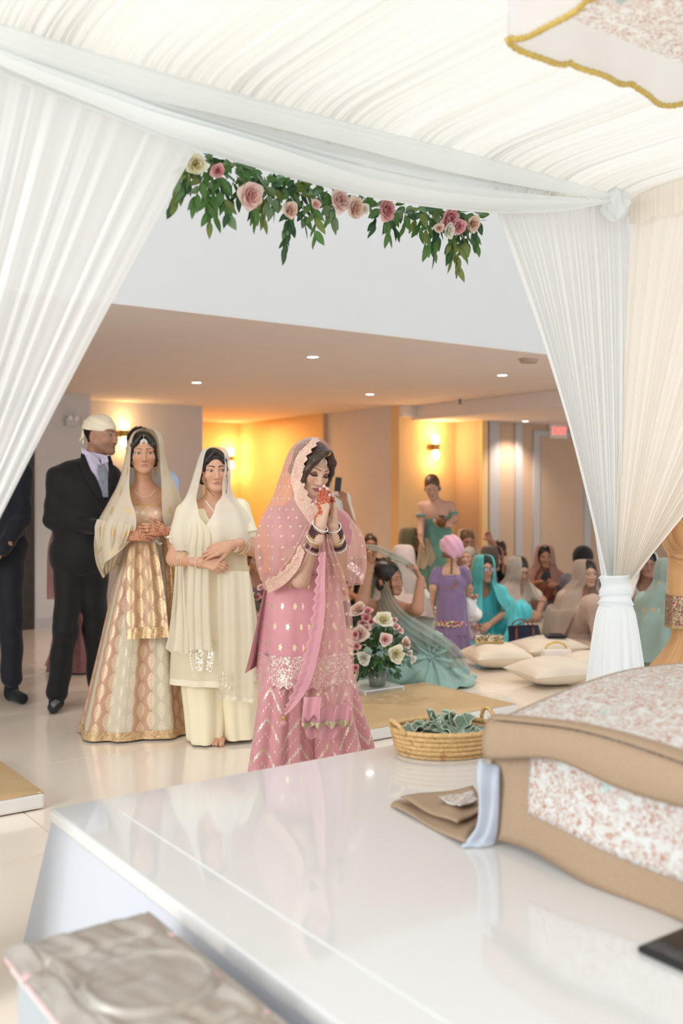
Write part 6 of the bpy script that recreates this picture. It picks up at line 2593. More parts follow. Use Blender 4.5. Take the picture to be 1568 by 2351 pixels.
# ------------------------------------------------------------------ guests seated on the floor and standing behind
def wrinkle(seed, amp=0.008, f=26.0):
    g = np.random.default_rng(seed)
    w = g.normal(0, 1, (4, 3)) * f
    ph = g.uniform(0, 6, 4)
    w[:, 2] *= 0.7

    def d(P):
        y = np.sin(P @ w[0] + ph[0]) * np.sin(P @ (w[1] * 0.6) + ph[1]) + 0.5 * np.sin(P @ (w[2] * 1.5) + ph[2] + 2 * np.sin(P @ (w[3] * 0.5)))
        return amp * y * np.clip((P[:, 2] - 0.015) * 30, 0, 1)
    return d


def seated(label, px, py, Y, yaw, dress, skin=(0.45, 0.25, 0.16), hair=None, veil_m=None, pitch=0, hyaw=None, s=1.0, el=None, wr=None, hands=True, legs='cross',
           lean=0.04, face=True, veil_open=(34, 34), veil_low=0.10, seed=1, h=0.0045, male=False, eyes='open', part=True, bottom=None, hood=0.0, hairkw=None, lip=(0.40, 0.15, 0.13), group=None, veil_w=1.0, browt=1.0):
    """someone sitting cross-legged; (px, py) is where the eyes are at depth Y, yaw turns the body (0 faces the viewer)"""
    e = at(px, py, Y)
    k = e.z / 0.715 if s is None else s
    t = thing('person', label, 'person', (e.x, e.y, 0), R(yaw), group)
    hy = 0 if hyaw is None else hyaw - yaw
    zs = e.z / 0.715
    c = np.array((0, -lean - 0.03, e.z))
    Rm = rot_head(hy, pitch, 0)
    hs = 0.97 * k
    nb = np.array((0, 0.02 - lean * 0.5, e.z - 0.15 * k))
    shz = e.z - 0.205 * k
    S = head_sdf(Sdf(), c, Rm, hs, male, neck=nb, neck_r=0.055 if male else 0.046)
    sw = 0.18 * k if male else 0.155 * k
    S.cap((-sw * 0.8, 0.03, shz), (sw * 0.8, 0.03, shz), 0.05, 0.05, 0.05)
    S.ell((0, 0.03, shz - 0.08), (0.12, 0.08, 0.12), 0.05)
    sh = [np.array((-sw, 0.03, shz)), np.array((sw, 0.03, shz))]
    el = el or [(-0.25, -0.06, 0.32), (0.25, -0.06, 0.32)]
    wr = wr or [(-0.09, -0.27, 0.24), (0.09, -0.27, 0.24)]
    el = [np.array(x, float) for x in el]
    wr = [np.array(x, float) for x in wr]
    parts = [S.mesh(h)]
    arm = Sdf()
    arm.cap(sh[0], sh[1], 0.045, 0.045, 0.02)
    for i in (0, 1):
        arm.cap(sh[i], el[i], 0.046, 0.038, 0.02)
        arm.cap(el[i], wr[i], 0.038, 0.026, 0.02)
    parts.append(arm.mesh(0.007))
    if hands:
        for i in (0, 1):
            H = Sdf()
            d = unit(wr[i] - el[i])
            hand_sdf(H, wr[i], d, (0, 0.5, -0.8) if abs(d[2]) < 0.7 else (0, -1, 0.1), (1 - 2 * i, 0, 0.6), 0.95 * k, curl=(0.4, 0.45, 0.5, 0.55), thumb=0.5)
            parts.append(H.mesh(0.004))
    body_mesh('body', parts, t, skin)
    if face:
        face_features(S, c, Rm, hs, t, eyes=eyes, shadow=(0.2, 0.1, 0.08), lip=lip, browt=browt)
    if hair is not None:
        solid('hair', hair_sdf(c, Rm, hs, part=part, **(hairkw or {})), 0.0055, hair, t)
    # garment
    G = Sdf()
    G.cap(sh[0], sh[1], 0.062, 0.062, 0.05)
    G.ell((0, 0.05, shz - 0.10), (0.165, 0.115, 0.16), 0.05)
    G.ell((0, 0.07, 0.26), (0.165, 0.13, 0.22), 0.06)
    G.ell((0, 0.08, 0.12), (0.20, 0.17, 0.13), 0.06)
    for i in (0, 1):
        G.cap(sh[i], sh[i] + (el[i] - sh[i]) * 0.62, 0.062, 0.056, 0.03)
    G.ell((0, -0.05, shz + 0.03), (0.075, 0.075, 0.08), 0.02, True)
    q = 1
    if legs == 'cross':
        for q in (-1, 1):
            G.cap((q * 0.10, 0.02, 0.13), (q * 0.34, -0.20, 0.14), 0.105, 0.09, 0.05)
            G.cap((q * 0.34, -0.20, 0.13), (-q * 0.05, -0.34, 0.08), 0.085, 0.062, 0.05)
        G.ell((0, -0.14, 0.05), (0.40, 0.30, 0.075), 0.05)
    elif legs == 'knee':
        G.cap((-0.10, 0.02, 0.13), (-0.33, -0.18, 0.13), 0.105, 0.09, 0.05)
        G.cap((-0.33, -0.18, 0.12), (0.0, -0.32, 0.075), 0.085, 0.06, 0.05)
        G.cap((0.10, 0.0, 0.14), (0.29, -0.22, 0.34), 0.10, 0.080, 0.05)
        G.cap((0.29, -0.22, 0.34), (0.16, -0.34, 0.07), 0.078, 0.055, 0.05)
        G.ell((0, -0.12, 0.05), (0.36, 0.28, 0.07), 0.05)
    elif legs == 'knees':
        for q in (-1, 1):
            G.cap((q * 0.10, 0.0, 0.14), (q * 0.14, -0.32, 0.40), 0.105, 0.085, 0.05)
            G.cap((q * 0.14, -0.32, 0.40), (q * 0.12, -0.42, 0.07), 0.085, 0.06, 0.05)
        G.ell((0, -0.18, 0.05), (0.34, 0.34, 0.07), 0.05)
    G.ell((0, -0.1, -0.145), (1.2, 1.2, 0.15), 0.004, True)
    solid('dress', G, 0.0085, dress, t, wrinkle(seed, 0.008))
    if veil_m is not None:
        z0 = c[2] + 0.128 * hs
        zc = c[2]
        cy = c[1] + 0.025
        hx = math.sin(R(hy)) * 0.01
        aL, aR = veil_open[0] - hy * 0.9, veil_open[1] + hy * 0.9
        w = veil_w
        rows = [(z0, hx, cy, 0.01, 0.012, aL * 0.6, aR * 0.6, 0), (z0 - 0.004, hx, cy, 0.05, 0.06, aL * 0.7, aR * 0.7, 0), (z0 - 0.02, hx, cy, 0.080, 0.102, aL, aR, 0.001), (zc + 0.05, hx, cy, 0.097, 0.125, aL, aR, 0.002),
                (zc, 0, cy, 0.103, 0.128, aL, aR, 0.003), (zc - 0.06, 0, cy + 0.005, 0.108, 0.125, aL * 0.85, aR * 0.85, 0.004), (zc - 0.12, 0, 0.0, 0.135 * w, 0.13, aL * 0.7, aR * 0.7, 0.006),
                (shz + 0.02, 0, 0.01, 0.205 * w, 0.15, aL * 0.6, aR * 0.6, 0.008), (shz - 0.08, 0, 0.0, 0.245 * w, 0.19, aL * 0.7, aR * 0.7, 0.012), (0.33, 0, 0, 0.29 * w, 0.25, aL, aR, 0.016), (max(0.02, veil_low), 0, 0.02, 0.32 * w, 0.30, aL + 25, aR + 25, 0.022)]
        veil('veil', rows, veil_m, t, nf=8, seed=seed + 50, rings=70, pts=110, hem=0.03)
    return t, S, c, Rm, hs


def floral_cloth(name, rgb, spot, sc=0.07, r=0.010, alpha=1.0):
    n = N(name)
    tc = n.obj()
    f = n.noise(tc, 10, 3)
    c = n.ramp(f, [(0.3, tuple(x * 0.88 for x in rgb)), (0.7, rgb)])
    vo = n.voro(tc, 1 / sc)
    k = n.step(n.ma('ADD', vo.outputs['Distance'], n.ma('MULTIPLY', n.noise(tc, 60, 1), 0.15)), r / sc + 0.07, 0.03)
    c = n.mix(k, c, spot)
    n.base(c)
    n.set(Roughness=0.65)
    n.b.inputs['Sheen Weight'].default_value = 0.3
    if alpha < 1:
        n.thin(c, 0.25, alpha)
    return n.m


M_turq = floral_cloth('turquoise_floral', (0.075, 0.55, 0.60), (0.66, 0.36, 0.28), 0.13, 0.012)
M_turqv = cloth('turquoise_scarf', (0.11, 0.52, 0.53), 0.6, 0.2, 0.95, 0.3, 0.1, 10)
M_ivory = floral_cloth('ivory_beaded', (0.62, 0.54, 0.44), (0.78, 0.70, 0.55), 0.05, 0.004)
M_ivoryv = cloth('ivory_net_veil', (0.66, 0.60, 0.53), 0.6, 0.2, 0.62, 0.3, 0.05, 8)
M_rust = cloth('rust_silk', (0.36, 0.12, 0.085), 0.55, 0, 1, 0.4, 0.15, 8)
M_rustv = cloth('salmon_veil', (0.50, 0.27, 0.23), 0.6, 0.2, 0.8, 0.3, 0.1, 8)
M_beige = floral_cloth('beige_embroidered', (0.50, 0.35, 0.27), (0.60, 0.42, 0.26), 0.035, 0.004)
M_beigev = floral_cloth('beige_veil', (0.52, 0.40, 0.32), (0.60, 0.46, 0.32), 0.04, 0.004, 0.82)
M_mint = floral_cloth('mint_floral', (0.34, 0.45, 0.38), (0.58, 0.40, 0.30), 0.13, 0.026)
M_mintv = floral_cloth('mint_floral_veil', (0.36, 0.48, 0.42), (0.60, 0.46, 0.30), 0.13, 0.022, 0.9)
M_sage = cloth('sage_chiffon', (0.27, 0.42, 0.37), 0.6, 0.0, 1, 0.35, 0.1, 8)
M_sagev = cloth('sage_net_veil', (0.40, 0.45, 0.38), 0.6, 0.25, 0.62, 0.3, 0.06, 8, False)
M_sagev2 = cloth('sage_net_held', (0.42, 0.44, 0.37), 0.6, 0.25, 0.55, 0.3, 0.06, 8, False)
M_olive = cloth('olive_veil', (0.17, 0.15, 0.085), 0.6, 0.2, 0.85, 0.3, 0.1, 8)
M_green = cloth('bridesmaid_green', (0.12, 0.28, 0.22), 0.6, 0, 1, 0.35, 0.12, 9)
M_purple = floral_cloth('lilac_frock', (0.22, 0.145, 0.285), (0.27, 0.18, 0.32), 0.08, 0.008)
M_pinks = cloth('pink_head_scarf', (0.62, 0.34, 0.45), 0.6, 0, 1, 0.35, 0.06, 10)
M_greyd = cloth('grey_tweed', (0.17, 0.165, 0.18), 0.7, 0, 1, 0.3, 0.2, 20)
M_black = cloth('black_cloth', (0.010, 0.009, 0.010), 0.7, 0, 1, 0.2, 0.1, 12)
M_whitec = cloth('white_cotton', (0.80, 0.79, 0.77), 0.7, 0, 1, 0.2, 0.03, 12)
M_creamc = cloth('cream_shawl', (0.62, 0.50, 0.34), 0.65, 0.2, 0.92, 0.3, 0.06, 8)
M_orange = cloth('orange_silk', (0.60, 0.33, 0.14), 0.5, 0, 1, 0.4, 0.08, 7)
M_orangev = cloth('orange_net', (0.62, 0.37, 0.17), 0.55, 0.2, 0.85, 0.3, 0.06, 7)
M_paleblue = cloth('pale_blue_cotton', (0.52, 0.58, 0.68), 0.7, 0, 1, 0.2, 0.04, 10)
BROWN = (0.42, 0.23, 0.15)

# turquoise woman holding a baby
r_ = seated('woman in a turquoise floral suit and scarf with glasses, holding a baby', 1107, 1305, 8.6, 2, M_turq, BROWN, M_black, M_turqv, hyaw=22, legs='knee', el=[(-0.24, -0.05, 0.34), (0.25, -0.06, 0.34)], wr=[(-0.16, -0.26, 0.27), (0.02, -0.28, 0.24)],
            veil_open=(30, 26), veil_low=0.30, seed=3, veil_w=0.9)
t, S, c, Rm, hs = r_
gl = MB()
for q in (-1, 1):
    th = np.linspace(0, 2 * pi, 17)[:-1]
tg = bpy.data.objects.new('glasses', None)
COL.objects.link(tg)
tg.parent = t
Mgf = plain('glasses_frame', (0.35, 0.36, 0.40), 0.2, 0.8)
Mgl = plain('glasses_lens', (0.45, 0.50, 0.60), 0.08, 0.5)
for q in (-1, 1):
    P = np.stack([q * 0.031 + 0.021 * np.cos(th), 0 * th - 0.101, 0.001 + 0.016 * np.sin(th)], 1)
    P = (Rm @ (P * hs).T).T + c
    link('rim', tube_mesh('rim', P, 0.0016, 6, True), Mgf, tg)
    me = mesh_np('lens', np.concatenate([P, P.mean(0)[None]]), np.array([[i, (i + 1) % 16, 16] for i in range(16)]))
    link('lens', me, Mgl, tg)
b0 = c * (1, 1, 0)
# baby
bb = at(1072, 1350, 8.28)
bt = thing('person', 'baby wrapped in white cloth on the lap of the woman in turquoise', 'person', (bb.x, bb.y, 0))
bS = head_sdf(Sdf(), np.array((0.0, 0, bb.z)), rot_head(40, 10, 15), 0.62, neck=np.array((0.0, 0.02, bb.z - 0.09)), neck_r=0.03)
bS.ell((0.0, 0.02, bb.z - 0.16), (0.06, 0.05, 0.09), 0.03)
bS.cap((0.02, 0, bb.z - 0.10), (0.07, -0.06, bb.z - 0.06), 0.022, 0.018, 0.02)
body_mesh('body', [bS.mesh(0.005)], bt, (0.48, 0.28, 0.19))
solid('hair', hair_sdf(np.array((0.0, 0, bb.z)), rot_head(40, 10, 15), 0.62, part=False, ears=True, up=0.004), 0.005, M_hair, bt)
G = Sdf()
G.ell((0.01, 0.0, bb.z - 0.16), (0.075, 0.07, 0.11), 0.03)
G.ell((0.05, -0.01, bb.z - 0.22), (0.08, 0.07, 0.06), 0.03)
solid('wrap', G, 0.006, M_whitec, bt, wrinkle(9, 0.008, 45))
G = Sdf()
G.cap((-0.01, 0, bb.z - 0.30), (0.03, -0.02, bb.z - 0.40), 0.035, 0.03, 0.02)
G.cap((0.04, 0, bb.z - 0.28), (0.08, -0.02, bb.z - 0.38), 0.035, 0.03, 0.02)
solid('leggings', G, 0.006, cloth('baby_pink', (0.55, 0.40, 0.42), 0.7), bt)

seated('woman in an ivory beaded suit and net veil looking down', 1184, 1306, 9.35, 18, M_ivory, (0.50, 0.29, 0.20), M_hair, M_ivoryv, pitch=22, hyaw=25, veil_open=(20, 46), veil_low=0.2, seed=4, eyes='closed')
r_ = seated('woman in a rust silk sari and salmon veil holding a phone', 1249, 1278, 10.2, 0, M_rust, (0.40, 0.20, 0.12), M_hair, M_rustv, hyaw=-8, veil_open=(50, 26), seed=5, wr=[(-0.10, -0.24, 0.44), (0.08, -0.28, 0.42)], el=[(-0.26, -0.05, 0.36), (0.26, -0.05, 0.36)])
ph = at(1252, 1322, 9.83)
o = thing('phone', 'dark phone held by the woman in the rust sari', 'phone', ph)
mb = MB()
mb.box((0, 0, 0), (0.07, 0.012, 0.10), bev=0.005, rot=Matrix.Rotation(0.5, 3, 'Y'))
mb.build('body', plain('phone_dark', (0.02, 0.022, 0.025), 0.3), o)
seated('person with a large black turban seen behind the beige veil', 1338, 1286, 9.9, 165, M_greyd, BROWN, M_black, None, hyaw=165, seed=6, face=False, hairkw=dict(up=0.035, low=0.03), part=False)
seated('woman in a beige embroidered suit and sheer beige veil with raised knees', 1336, 1316, 8.6, 24, M_beige, (0.52, 0.31, 0.21), M_hair, M_beigev, hyaw=14, legs='knees', veil_open=(32, 40), veil_low=0.05, seed=7, wr=[(-0.02, -0.30, 0.30), (0.06, -0.32, 0.30)], el=[(-0.22, -0.06, 0.30), (0.22, -0.06, 0.30)], hands=False, veil_w=1.12)
seated('person in grey tweed half hidden by the tied curtain', 1396, 1300, 9.4, 10, M_greyd, BROWN, M_hair, None, seed=8, male=True)
r_ = seated('person with spectacles and a white scarf right of the tied curtain', 1482, 1296, 8.9, -5, M_ivory, (0.30, 0.15, 0.10), M_hair, M_whitec, hyaw=-6, male=True, veil_open=(52, 52), seed=10, veil_low=0.25, browt=1.5, hairkw=dict(ears=True), part=False)
t, S, c, Rm, hs = r_
tg = bpy.data.objects.new('glasses', None)
COL.objects.link(tg)
tg.parent = t
for q in (-1, 1):
    P = np.stack([q * 0.031 + 0.020 * np.cos(th), 0 * th - 0.100, 0.001 + 0.014 * np.sin(th)], 1)
    P = (Rm @ (P * hs).T).T + c
    link('rim', tube_mesh('rim', P, 0.0016, 6, True), M_black, tg)
seated('person in mint floral dress and veil seen from behind, beside the orange suit', 1530, 1318, 7.6, 152, M_mint, BROWN, M_hair, M_mintv, hyaw=150, face=False, veil_open=(30, 30), veil_low=0.06, seed=11, veil_w=1.05)
seated('dark-haired woman in an olive veil by the sconce wall', 934, 1238, 10.2, 30, M_olive, (0.30, 0.14, 0.09), M_hair, M_olive, hyaw=34, veil_open=(10, 60), seed=12, wr=[(-0.1, -0.3, 0.3), (0.22, -0.24, 0.62)], el=[(-0.26, -0.06, 0.34), (0.32, -0.12, 0.36)])
rr = Fig('cream shawl held up by the woman in the olive veil', 980, 9.93, name='shawl', cat='shawl')
rr.drape('shawl_cloth', [(968, 1234, 984, 1236, 0, -0.05), (962, 1252, 992, 1254, 0, -0.05), (958, 1280, 998, 1278, 0, -0.05), (950, 1310, 996, 1290, 0, -0.05)], M_creamc, amp=0.02, nfold=2, zig=(3, 0.03))
seated('person with dark hair and bare face just behind the blush veil', 848, 1250, 10.3, 5, M_black, (0.46, 0.22, 0.13), M_hairb, None, seed=13)
seated('person under a pinkish white scarf facing away', 921, 1282, 9.0, 150, M_whitec, BROWN, M_hair, cloth('pinkish_scarf', (0.62, 0.50, 0.48), 0.7), hyaw=150, face=False, veil_open=(20, 20), seed=14, veil_low=0.25)
seated('brown-haired woman lifting a sheer veil behind the girl in lilac', 1068, 1240, 10.5, 8, M_rustv, (0.48, 0.22, 0.14), M_hairl, M_ivoryv, hyaw=10, pitch=15, veil_open=(60, 60), seed=15, el=[(-0.26, -0.06, 0.36), (0.36, -0.06, 0.66)], wr=[(-0.1, -0.3, 0.34), (0.24, -0.14, 0.84)], veil_w=1.15)
seated('small child in a beige cap behind the girl in lilac', 1082, 1278, 9.6, -30, M_whitec, (0.62, 0.36, 0.26), cloth('beige_cap', (0.42, 0.36, 0.30), 0.8), None, s=0.82, seed=16, part=False, hairkw=dict(ears=True, up=0.010))
seated('guest under a dark brown veil behind the turquoise scarf', 1121, 1282, 9.5, 20, M_black, BROWN, M_hair, cloth('dark_brown_veil', (0.085, 0.060, 0.050), 0.7, 0.1, 0.95), hyaw=40, veil_open=(8, 50), seed=17)
seated('dark-haired woman with bare head left of the net veil', 1146, 1264, 10.6, -14, M_greyd, (0.38, 0.18, 0.11), M_hair, None, hyaw=-20, seed=18)
seated('guest in a dull mauve dress between the girl in cream and the bride', 583, 1284, 9.4, 20, cloth('dull_mauve', (0.20, 0.12, 0.14), 0.7), BROWN, M_hair, None, seed=19)

# man filming from behind the bride
def standing(label, px, Y, eye_z, yaw, top_m, leg_m, skin, hair, arms, male=True, hyaw=None, pitch=0, skirt=False, hairkw=None, face=True):
    e = at(px, 1135, Y)
    t = thing('person', label, 'person', (e.x, e.y, 0), R(yaw))
    c = np.array((0, -0.02, eye_z))
    Rm = rot_head(0 if hyaw is None else hyaw - yaw, pitch, 0)
    nb = np.array((0, 0.03, eye_z - 0.155))
    S = head_sdf(Sdf(), c, Rm, 1.0, male, neck=nb, neck_r=0.056 if male else 0.045)
    sz = eye_z - 0.20
    S.cap((-0.13, 0.03, sz), (0.13, 0.03, sz), 0.05, 0.05, 0.05)
    A = Sdf()
    sw = 0.19 if male else 0.165
    A.cap((-sw, 0.03, sz), (sw, 0.03, sz), 0.045, 0.045, 0.02)
    hp = [S.mesh(0.0045)]
    for q, (el, wr) in zip((-1, 1), arms):
        A.cap((q * sw, 0.03, sz), el, 0.047, 0.040, 0.02)
        A.cap(el, wr, 0.040, 0.027, 0.02)
        H = Sdf()
        hand_sdf(H, wr, unit(np.array(wr) - np.array(el)), (0, -0.3, -0.9), (-q, 0, 0.3), 1.0, curl=(0.5, 0.5, 0.6, 0.6))
        hp.append(H.mesh(0.005))
    hp.append(A.mesh(0.007))
    body_mesh('body', hp, t, skin)
    if face:
        face_features(S, c, Rm, 1.0, t)
    solid('hair', hair_sdf(c, Rm, 1.0, part=False, **(hairkw or {})), 0.005, hair, t)
    G = Sdf()
    G.cap((-sw, 0.03, sz - 0.005), (sw, 0.03, sz - 0.005), 0.064, 0.064, 0.05)
    G.ell((0, 0.03, sz - 0.17), (0.18, 0.12, 0.22), 0.05)
    G.ell((0, 0.03, sz - 0.45), (0.165, 0.12, 0.22), 0.05)
    for q, (el, wr) in zip((-1, 1), arms):
        a = np.array((q * sw, 0.03, sz))
        G.cap(a, a + (np.array(el) - a) * 0.9, 0.062, 0.052, 0.03)
    solid('shirt', G, 0.008, top_m, t, wrinkle(23, 0.005))
    T = Sdf()
    for q in (-1, 1):
        T.cap((q * 0.09, 0.03, sz - 0.6), (q * 0.10, 0.02, 0.46), 0.092, 0.07, 0.05)
        T.cap((q * 0.10, 0.02, 0.46), (q * 0.10, 0.04, 0.10), 0.07, 0.06, 0.03)
        T.cap((q * 0.10, 0.05, 0.05), (q * 0.11, -0.12, 0.04), 0.045, 0.036, 0.03)
    solid('trousers', T, 0.009, leg_m, t)
    return t


standing('person in pale clothes filming with a phone from behind the bride', 742, 9.0, 1.48, 10, M_whitec, M_greyd, (0.44, 0.24, 0.16), M_hair, [((-0.25, 0.0, 1.05), (-0.12, -0.2, 1.0)), ((0.24, -0.06, 1.06), (0.15, -0.26, 1.27))])
pp = at(776, 1112, 8.72)
o = thing('phone', 'black phone held upright behind the bride', 'phone', pp)
mb = MB()
mb.box((0, 0, 0), (0.058, 0.010, 0.125), bev=0.005, rot=Matrix.Rotation(0.1, 3, 'Y'))
mb.build('body', plain('phone_black', (0.008, 0.008, 0.009), 0.3), o)


def build_bridesmaid():
    F = Fig('fair woman in an off-shoulder green dress leaning forward with a brown pouch', 1002, 10.0)
    L, rt = F.L, F.root
    c, Rm = L(992, 1117, -0.10), rot_head(-8, 24, -4)
    nb = L(1000, 1152, 0.0)
    S = head_sdf(Sdf(), c, Rm, 0.98, neck=nb, neck_r=0.046)
    S.cap(L(972, 1162, 0.02), L(1030, 1160, 0.02), 0.05, 0.05, 0.05)
    S.ell(L(1000, 1178, 0.0), (0.14, 0.09, 0.12), 0.05)
    A = Sdf()
    A.cap(L(970, 1162, 0.02), L(1032, 1160, 0.02), 0.045, 0.045, 0.02)
    A.cap(L(970, 1162, 0.02), L(966, 1206, -0.02), 0.046, 0.038, 0.02)
    A.cap(L(966, 1206, -0.02), L(966, 1238, -0.14), 0.038, 0.027, 0.02)
    A.cap(L(1034, 1160, 0.02), L(1042, 1192, 0.0), 0.046, 0.038, 0.02)
    A.cap(L(1042, 1192, 0.0), L(1024, 1206, -0.20), 0.038, 0.027, 0.02)
    H1, H2 = Sdf(), Sdf()
    hand_sdf(H1, L(966, 1238, -0.14), (0, -0.2, -1), (1, 0, 0), (0, -1, 0), 0.95)
    hand_sdf(H2, L(1024, 1206, -0.20), (-1, -0.2, 0.1), (0, 0.6, 0.6), (0, -0.4, 1), 0.95, curl=(0.5, 0.6, 0.6, 0.7))
    body_mesh('body', [S.mesh(0.005), A.mesh(0.007), H1.mesh(0.005), H2.mesh(0.005)], rt, (0.56, 0.33, 0.24))
    face_features(S, c, Rm, 0.98, rt, eyes='closed', brow=(0.10, 0.05, 0.03))
    solid('hair', hair_sdf(c, Rm, 0.98, bun=((0, 0.09, -0.01), (0.045, 0.035, 0.045)), low=0.01, part=False), 0.006, plain('auburn_hair', (0.10, 0.045, 0.02), 0.45), rt)
    B = Sdf()
    B.ell(L(1003, 1190, 0.02), (0.148, 0.105, 0.10), 0.05)
    B.ell(L(1003, 1214, 0.03), (0.128, 0.10, 0.10), 0.05)
    B.ell(L(998, 1166, -0.10), (0.10, 0.12, 0.055), 0.02, True)
    B.ell(L(1000, 1152, 0.03), (0.3, 0.2, 0.085), 0.02, True)
    solid('bodice', B, 0.007, M_green, rt)
    ring_on('sleeve_band', L(970, 1162, 0.02), L(966, 1206, -0.02), 0.52, 0.046, M_green, rt, 0.016)
    ring_on('sleeve_band', L(1034, 1160, 0.02), L(1042, 1192, 0.0), 0.62, 0.046, M_green, rt, 0.016)
    F.loftpx('skirt', [(1205, 974, 1034, 0.004), (1240, 972, 1038, 0.010), (1320, 966, 1046, 0.018), (1434, 958, 1054, 0.024)], M_green, nf=8, seed=81, cy=0.03)
    p = L(1013, 1198, -0.26)
    w = thing('pouch', 'round brown pouch in the hands of the woman in green', 'pouch', F.base + Vector(p))
    mb = MB()
    mb.sph((0, 0, 0), 0.055, 18, (0.9, 0.9, 1.0))
    mb.build('pouch_body', grainy('brown_leather', (0.16, 0.05, 0.012), 0.5), w, True)
    mb = MB()
    mb.cyl((0, 0, 0.045), (0, 0, 0.065), 0.025, 0.032, 14)
    mb.build('drawn_neck', grainy('brown_leather_dark', (0.12, 0.04, 0.012), 0.5), w, True)
    return F


build_bridesmaid()


def build_lilac_child():
    F = Fig('small girl in a lilac frock and pink head scarf seen from behind', 1035, 8.1)
    L, rt = F.L, F.root
    c, Rm = L(1037, 1262, 0.0), rot_head(165, 8, 0)
    nb = L(1036, 1298, 0.02)
    sk = (0.60, 0.36, 0.25)
    S = head_sdf(Sdf(), c, Rm, 0.88, neck=nb, neck_r=0.036)
    S.ell(L(1034, 1318, 0.02), (0.10, 0.065, 0.075), 0.04)
    A = Sdf()
    A.cap(L(1004, 1312, 0.02), L(1066, 1310, 0.02), 0.034, 0.034, 0.02)
    A.cap(L(1003, 1312, 0.02), L(994, 1350, 0.0), 0.034, 0.029, 0.02)
    A.cap(L(994, 1350, 0.0), L(993, 1384, 0.06), 0.029, 0.021, 0.02)
    A.cap(L(1068, 1310, 0.02), L(1074, 1345, 0.1), 0.034, 0.029, 0.02)
    A.cap(L(1074, 1345, 0.1), L(1066, 1372, 0.2), 0.029, 0.021, 0.02)
    H1 = Sdf()
    hand_sdf(H1, L(993, 1384, 0.06), (0.05, 0, -1), (1, 0, 0), (0, 1, 0), 0.7, stub=0.02)
    body_mesh('body', [S.mesh(0.005), A.mesh(0.006), H1.mesh(0.004)], rt, sk)
    solid('hair', hair_sdf(c, Rm, 0.88, up=0.004, low=0.02, part=False), 0.005, M_hairl, rt)
    K = Sdf()
    K.ell(L(1036, 1252, 0.0), (0.097, 0.110, 0.088), 0.01)
    K.ell(L(1046, 1266, -0.06), (0.066, 0.05, 0.050), 0.05)
    K.cap(L(1043, 1272, -0.10), L(1043, 1292, -0.09), 0.018, 0.012, 0.02)
    K.ell(L(1026, 1286, 0.0), (0.14, 0.16, 0.045), 0.015, True, np.array(Matrix.Rotation(R(-24), 3, 'Y').inverted()))
    solid('head_scarf', K, 0.005, M_pinks, rt, lambda P: 0.003 * np.sin(P[:, 0] * 90 + P[:, 2] * 60))
    pts = np.array([L(1038, 1276, -0.08), L(1037, 1292, -0.10), L(1037, 1306, -0.10), L(1036, 1318, -0.10)])
    link('braid', tube_mesh('braid', spline(pts, 30), 0.009 + 0.0025 * np.sin(np.linspace(0, 30, 30)), 8), M_hairl, rt)
    a = np.linspace(0.5, -2.0, 20)
    link('braid_ornament', tube_mesh('orn', np.array([L(1036 + 11 * math.cos(x), 1336 - 13 * math.sin(x), -0.115) for x in a]), 0.006, 8), plain('ornament_bronze', (0.30, 0.12, 0.03), 0.4, 0.4), rt)
    B = Sdf()
    B.ell(L(1036, 1336, 0.02), (0.120, 0.085, 0.095), 0.04)
    B.ell(L(1036, 1372, 0.02), (0.118, 0.088, 0.11), 0.05)
    B.cap(L(1010, 1314, 0.02), L(1062, 1312, 0.02), 0.042, 0.042, 0.03)
    for a_, b_ in ((L(1004, 1313, 0.02), L(997, 1334, 0.01)), (L(1067, 1311, 0.02), L(1071, 1332, 0.06))):
        B.cap(a_, b_, 0.043, 0.044, 0.02)
    B.ell(L(1034, 1300, -0.06), (0.058, 0.09, 0.055), 0.01, True)
    solid('frock_top', B, 0.006, M_purple, rt, wrinkle(31, 0.003, 40))
    F.loftpx('frock_skirt', [(1368, 1003, 1070, 0.003), (1410, 1000, 1073, 0.006), (1450, 998, 1077, 0.010), (1456, 998, 1078, 0.010)], M_purple, nf=7, seed=91, cy=0.02)
    F.loftpx('trousers', [(1440, 1000, 1076, 0.008), (1480, 996, 1080, 0.014), (1502, 994, 1082, 0.018)], M_purple, nf=9, seed=92, cy=0.02)
    emb = [plain('rose_thread', (0.55, 0.16, 0.18), 0.6), plain('cream_thread', (0.70, 0.60, 0.45), 0.6), plain('gold_thread', (0.55, 0.38, 0.12), 0.5, 0.3)]
    g = random.Random(5)
    beadsets = {0: [], 1: [], 2: []}
    for i in range(46):
        x = 1004 + 66 * (i % 23) / 22
        u = (x - 1037) / 37
        beadsets[g.randrange(3)].append(L(x, 1430 + (i // 23) * 6 + g.uniform(-3, 3), 0.02 - 0.113 * math.sqrt(max(0.0, 1 - (u * 0.94) ** 2))))
    for k in range(3):
        beads('flower_embroidery', beadsets[k], 0.009, emb[k], rt, 6)
    return F


build_lilac_child()


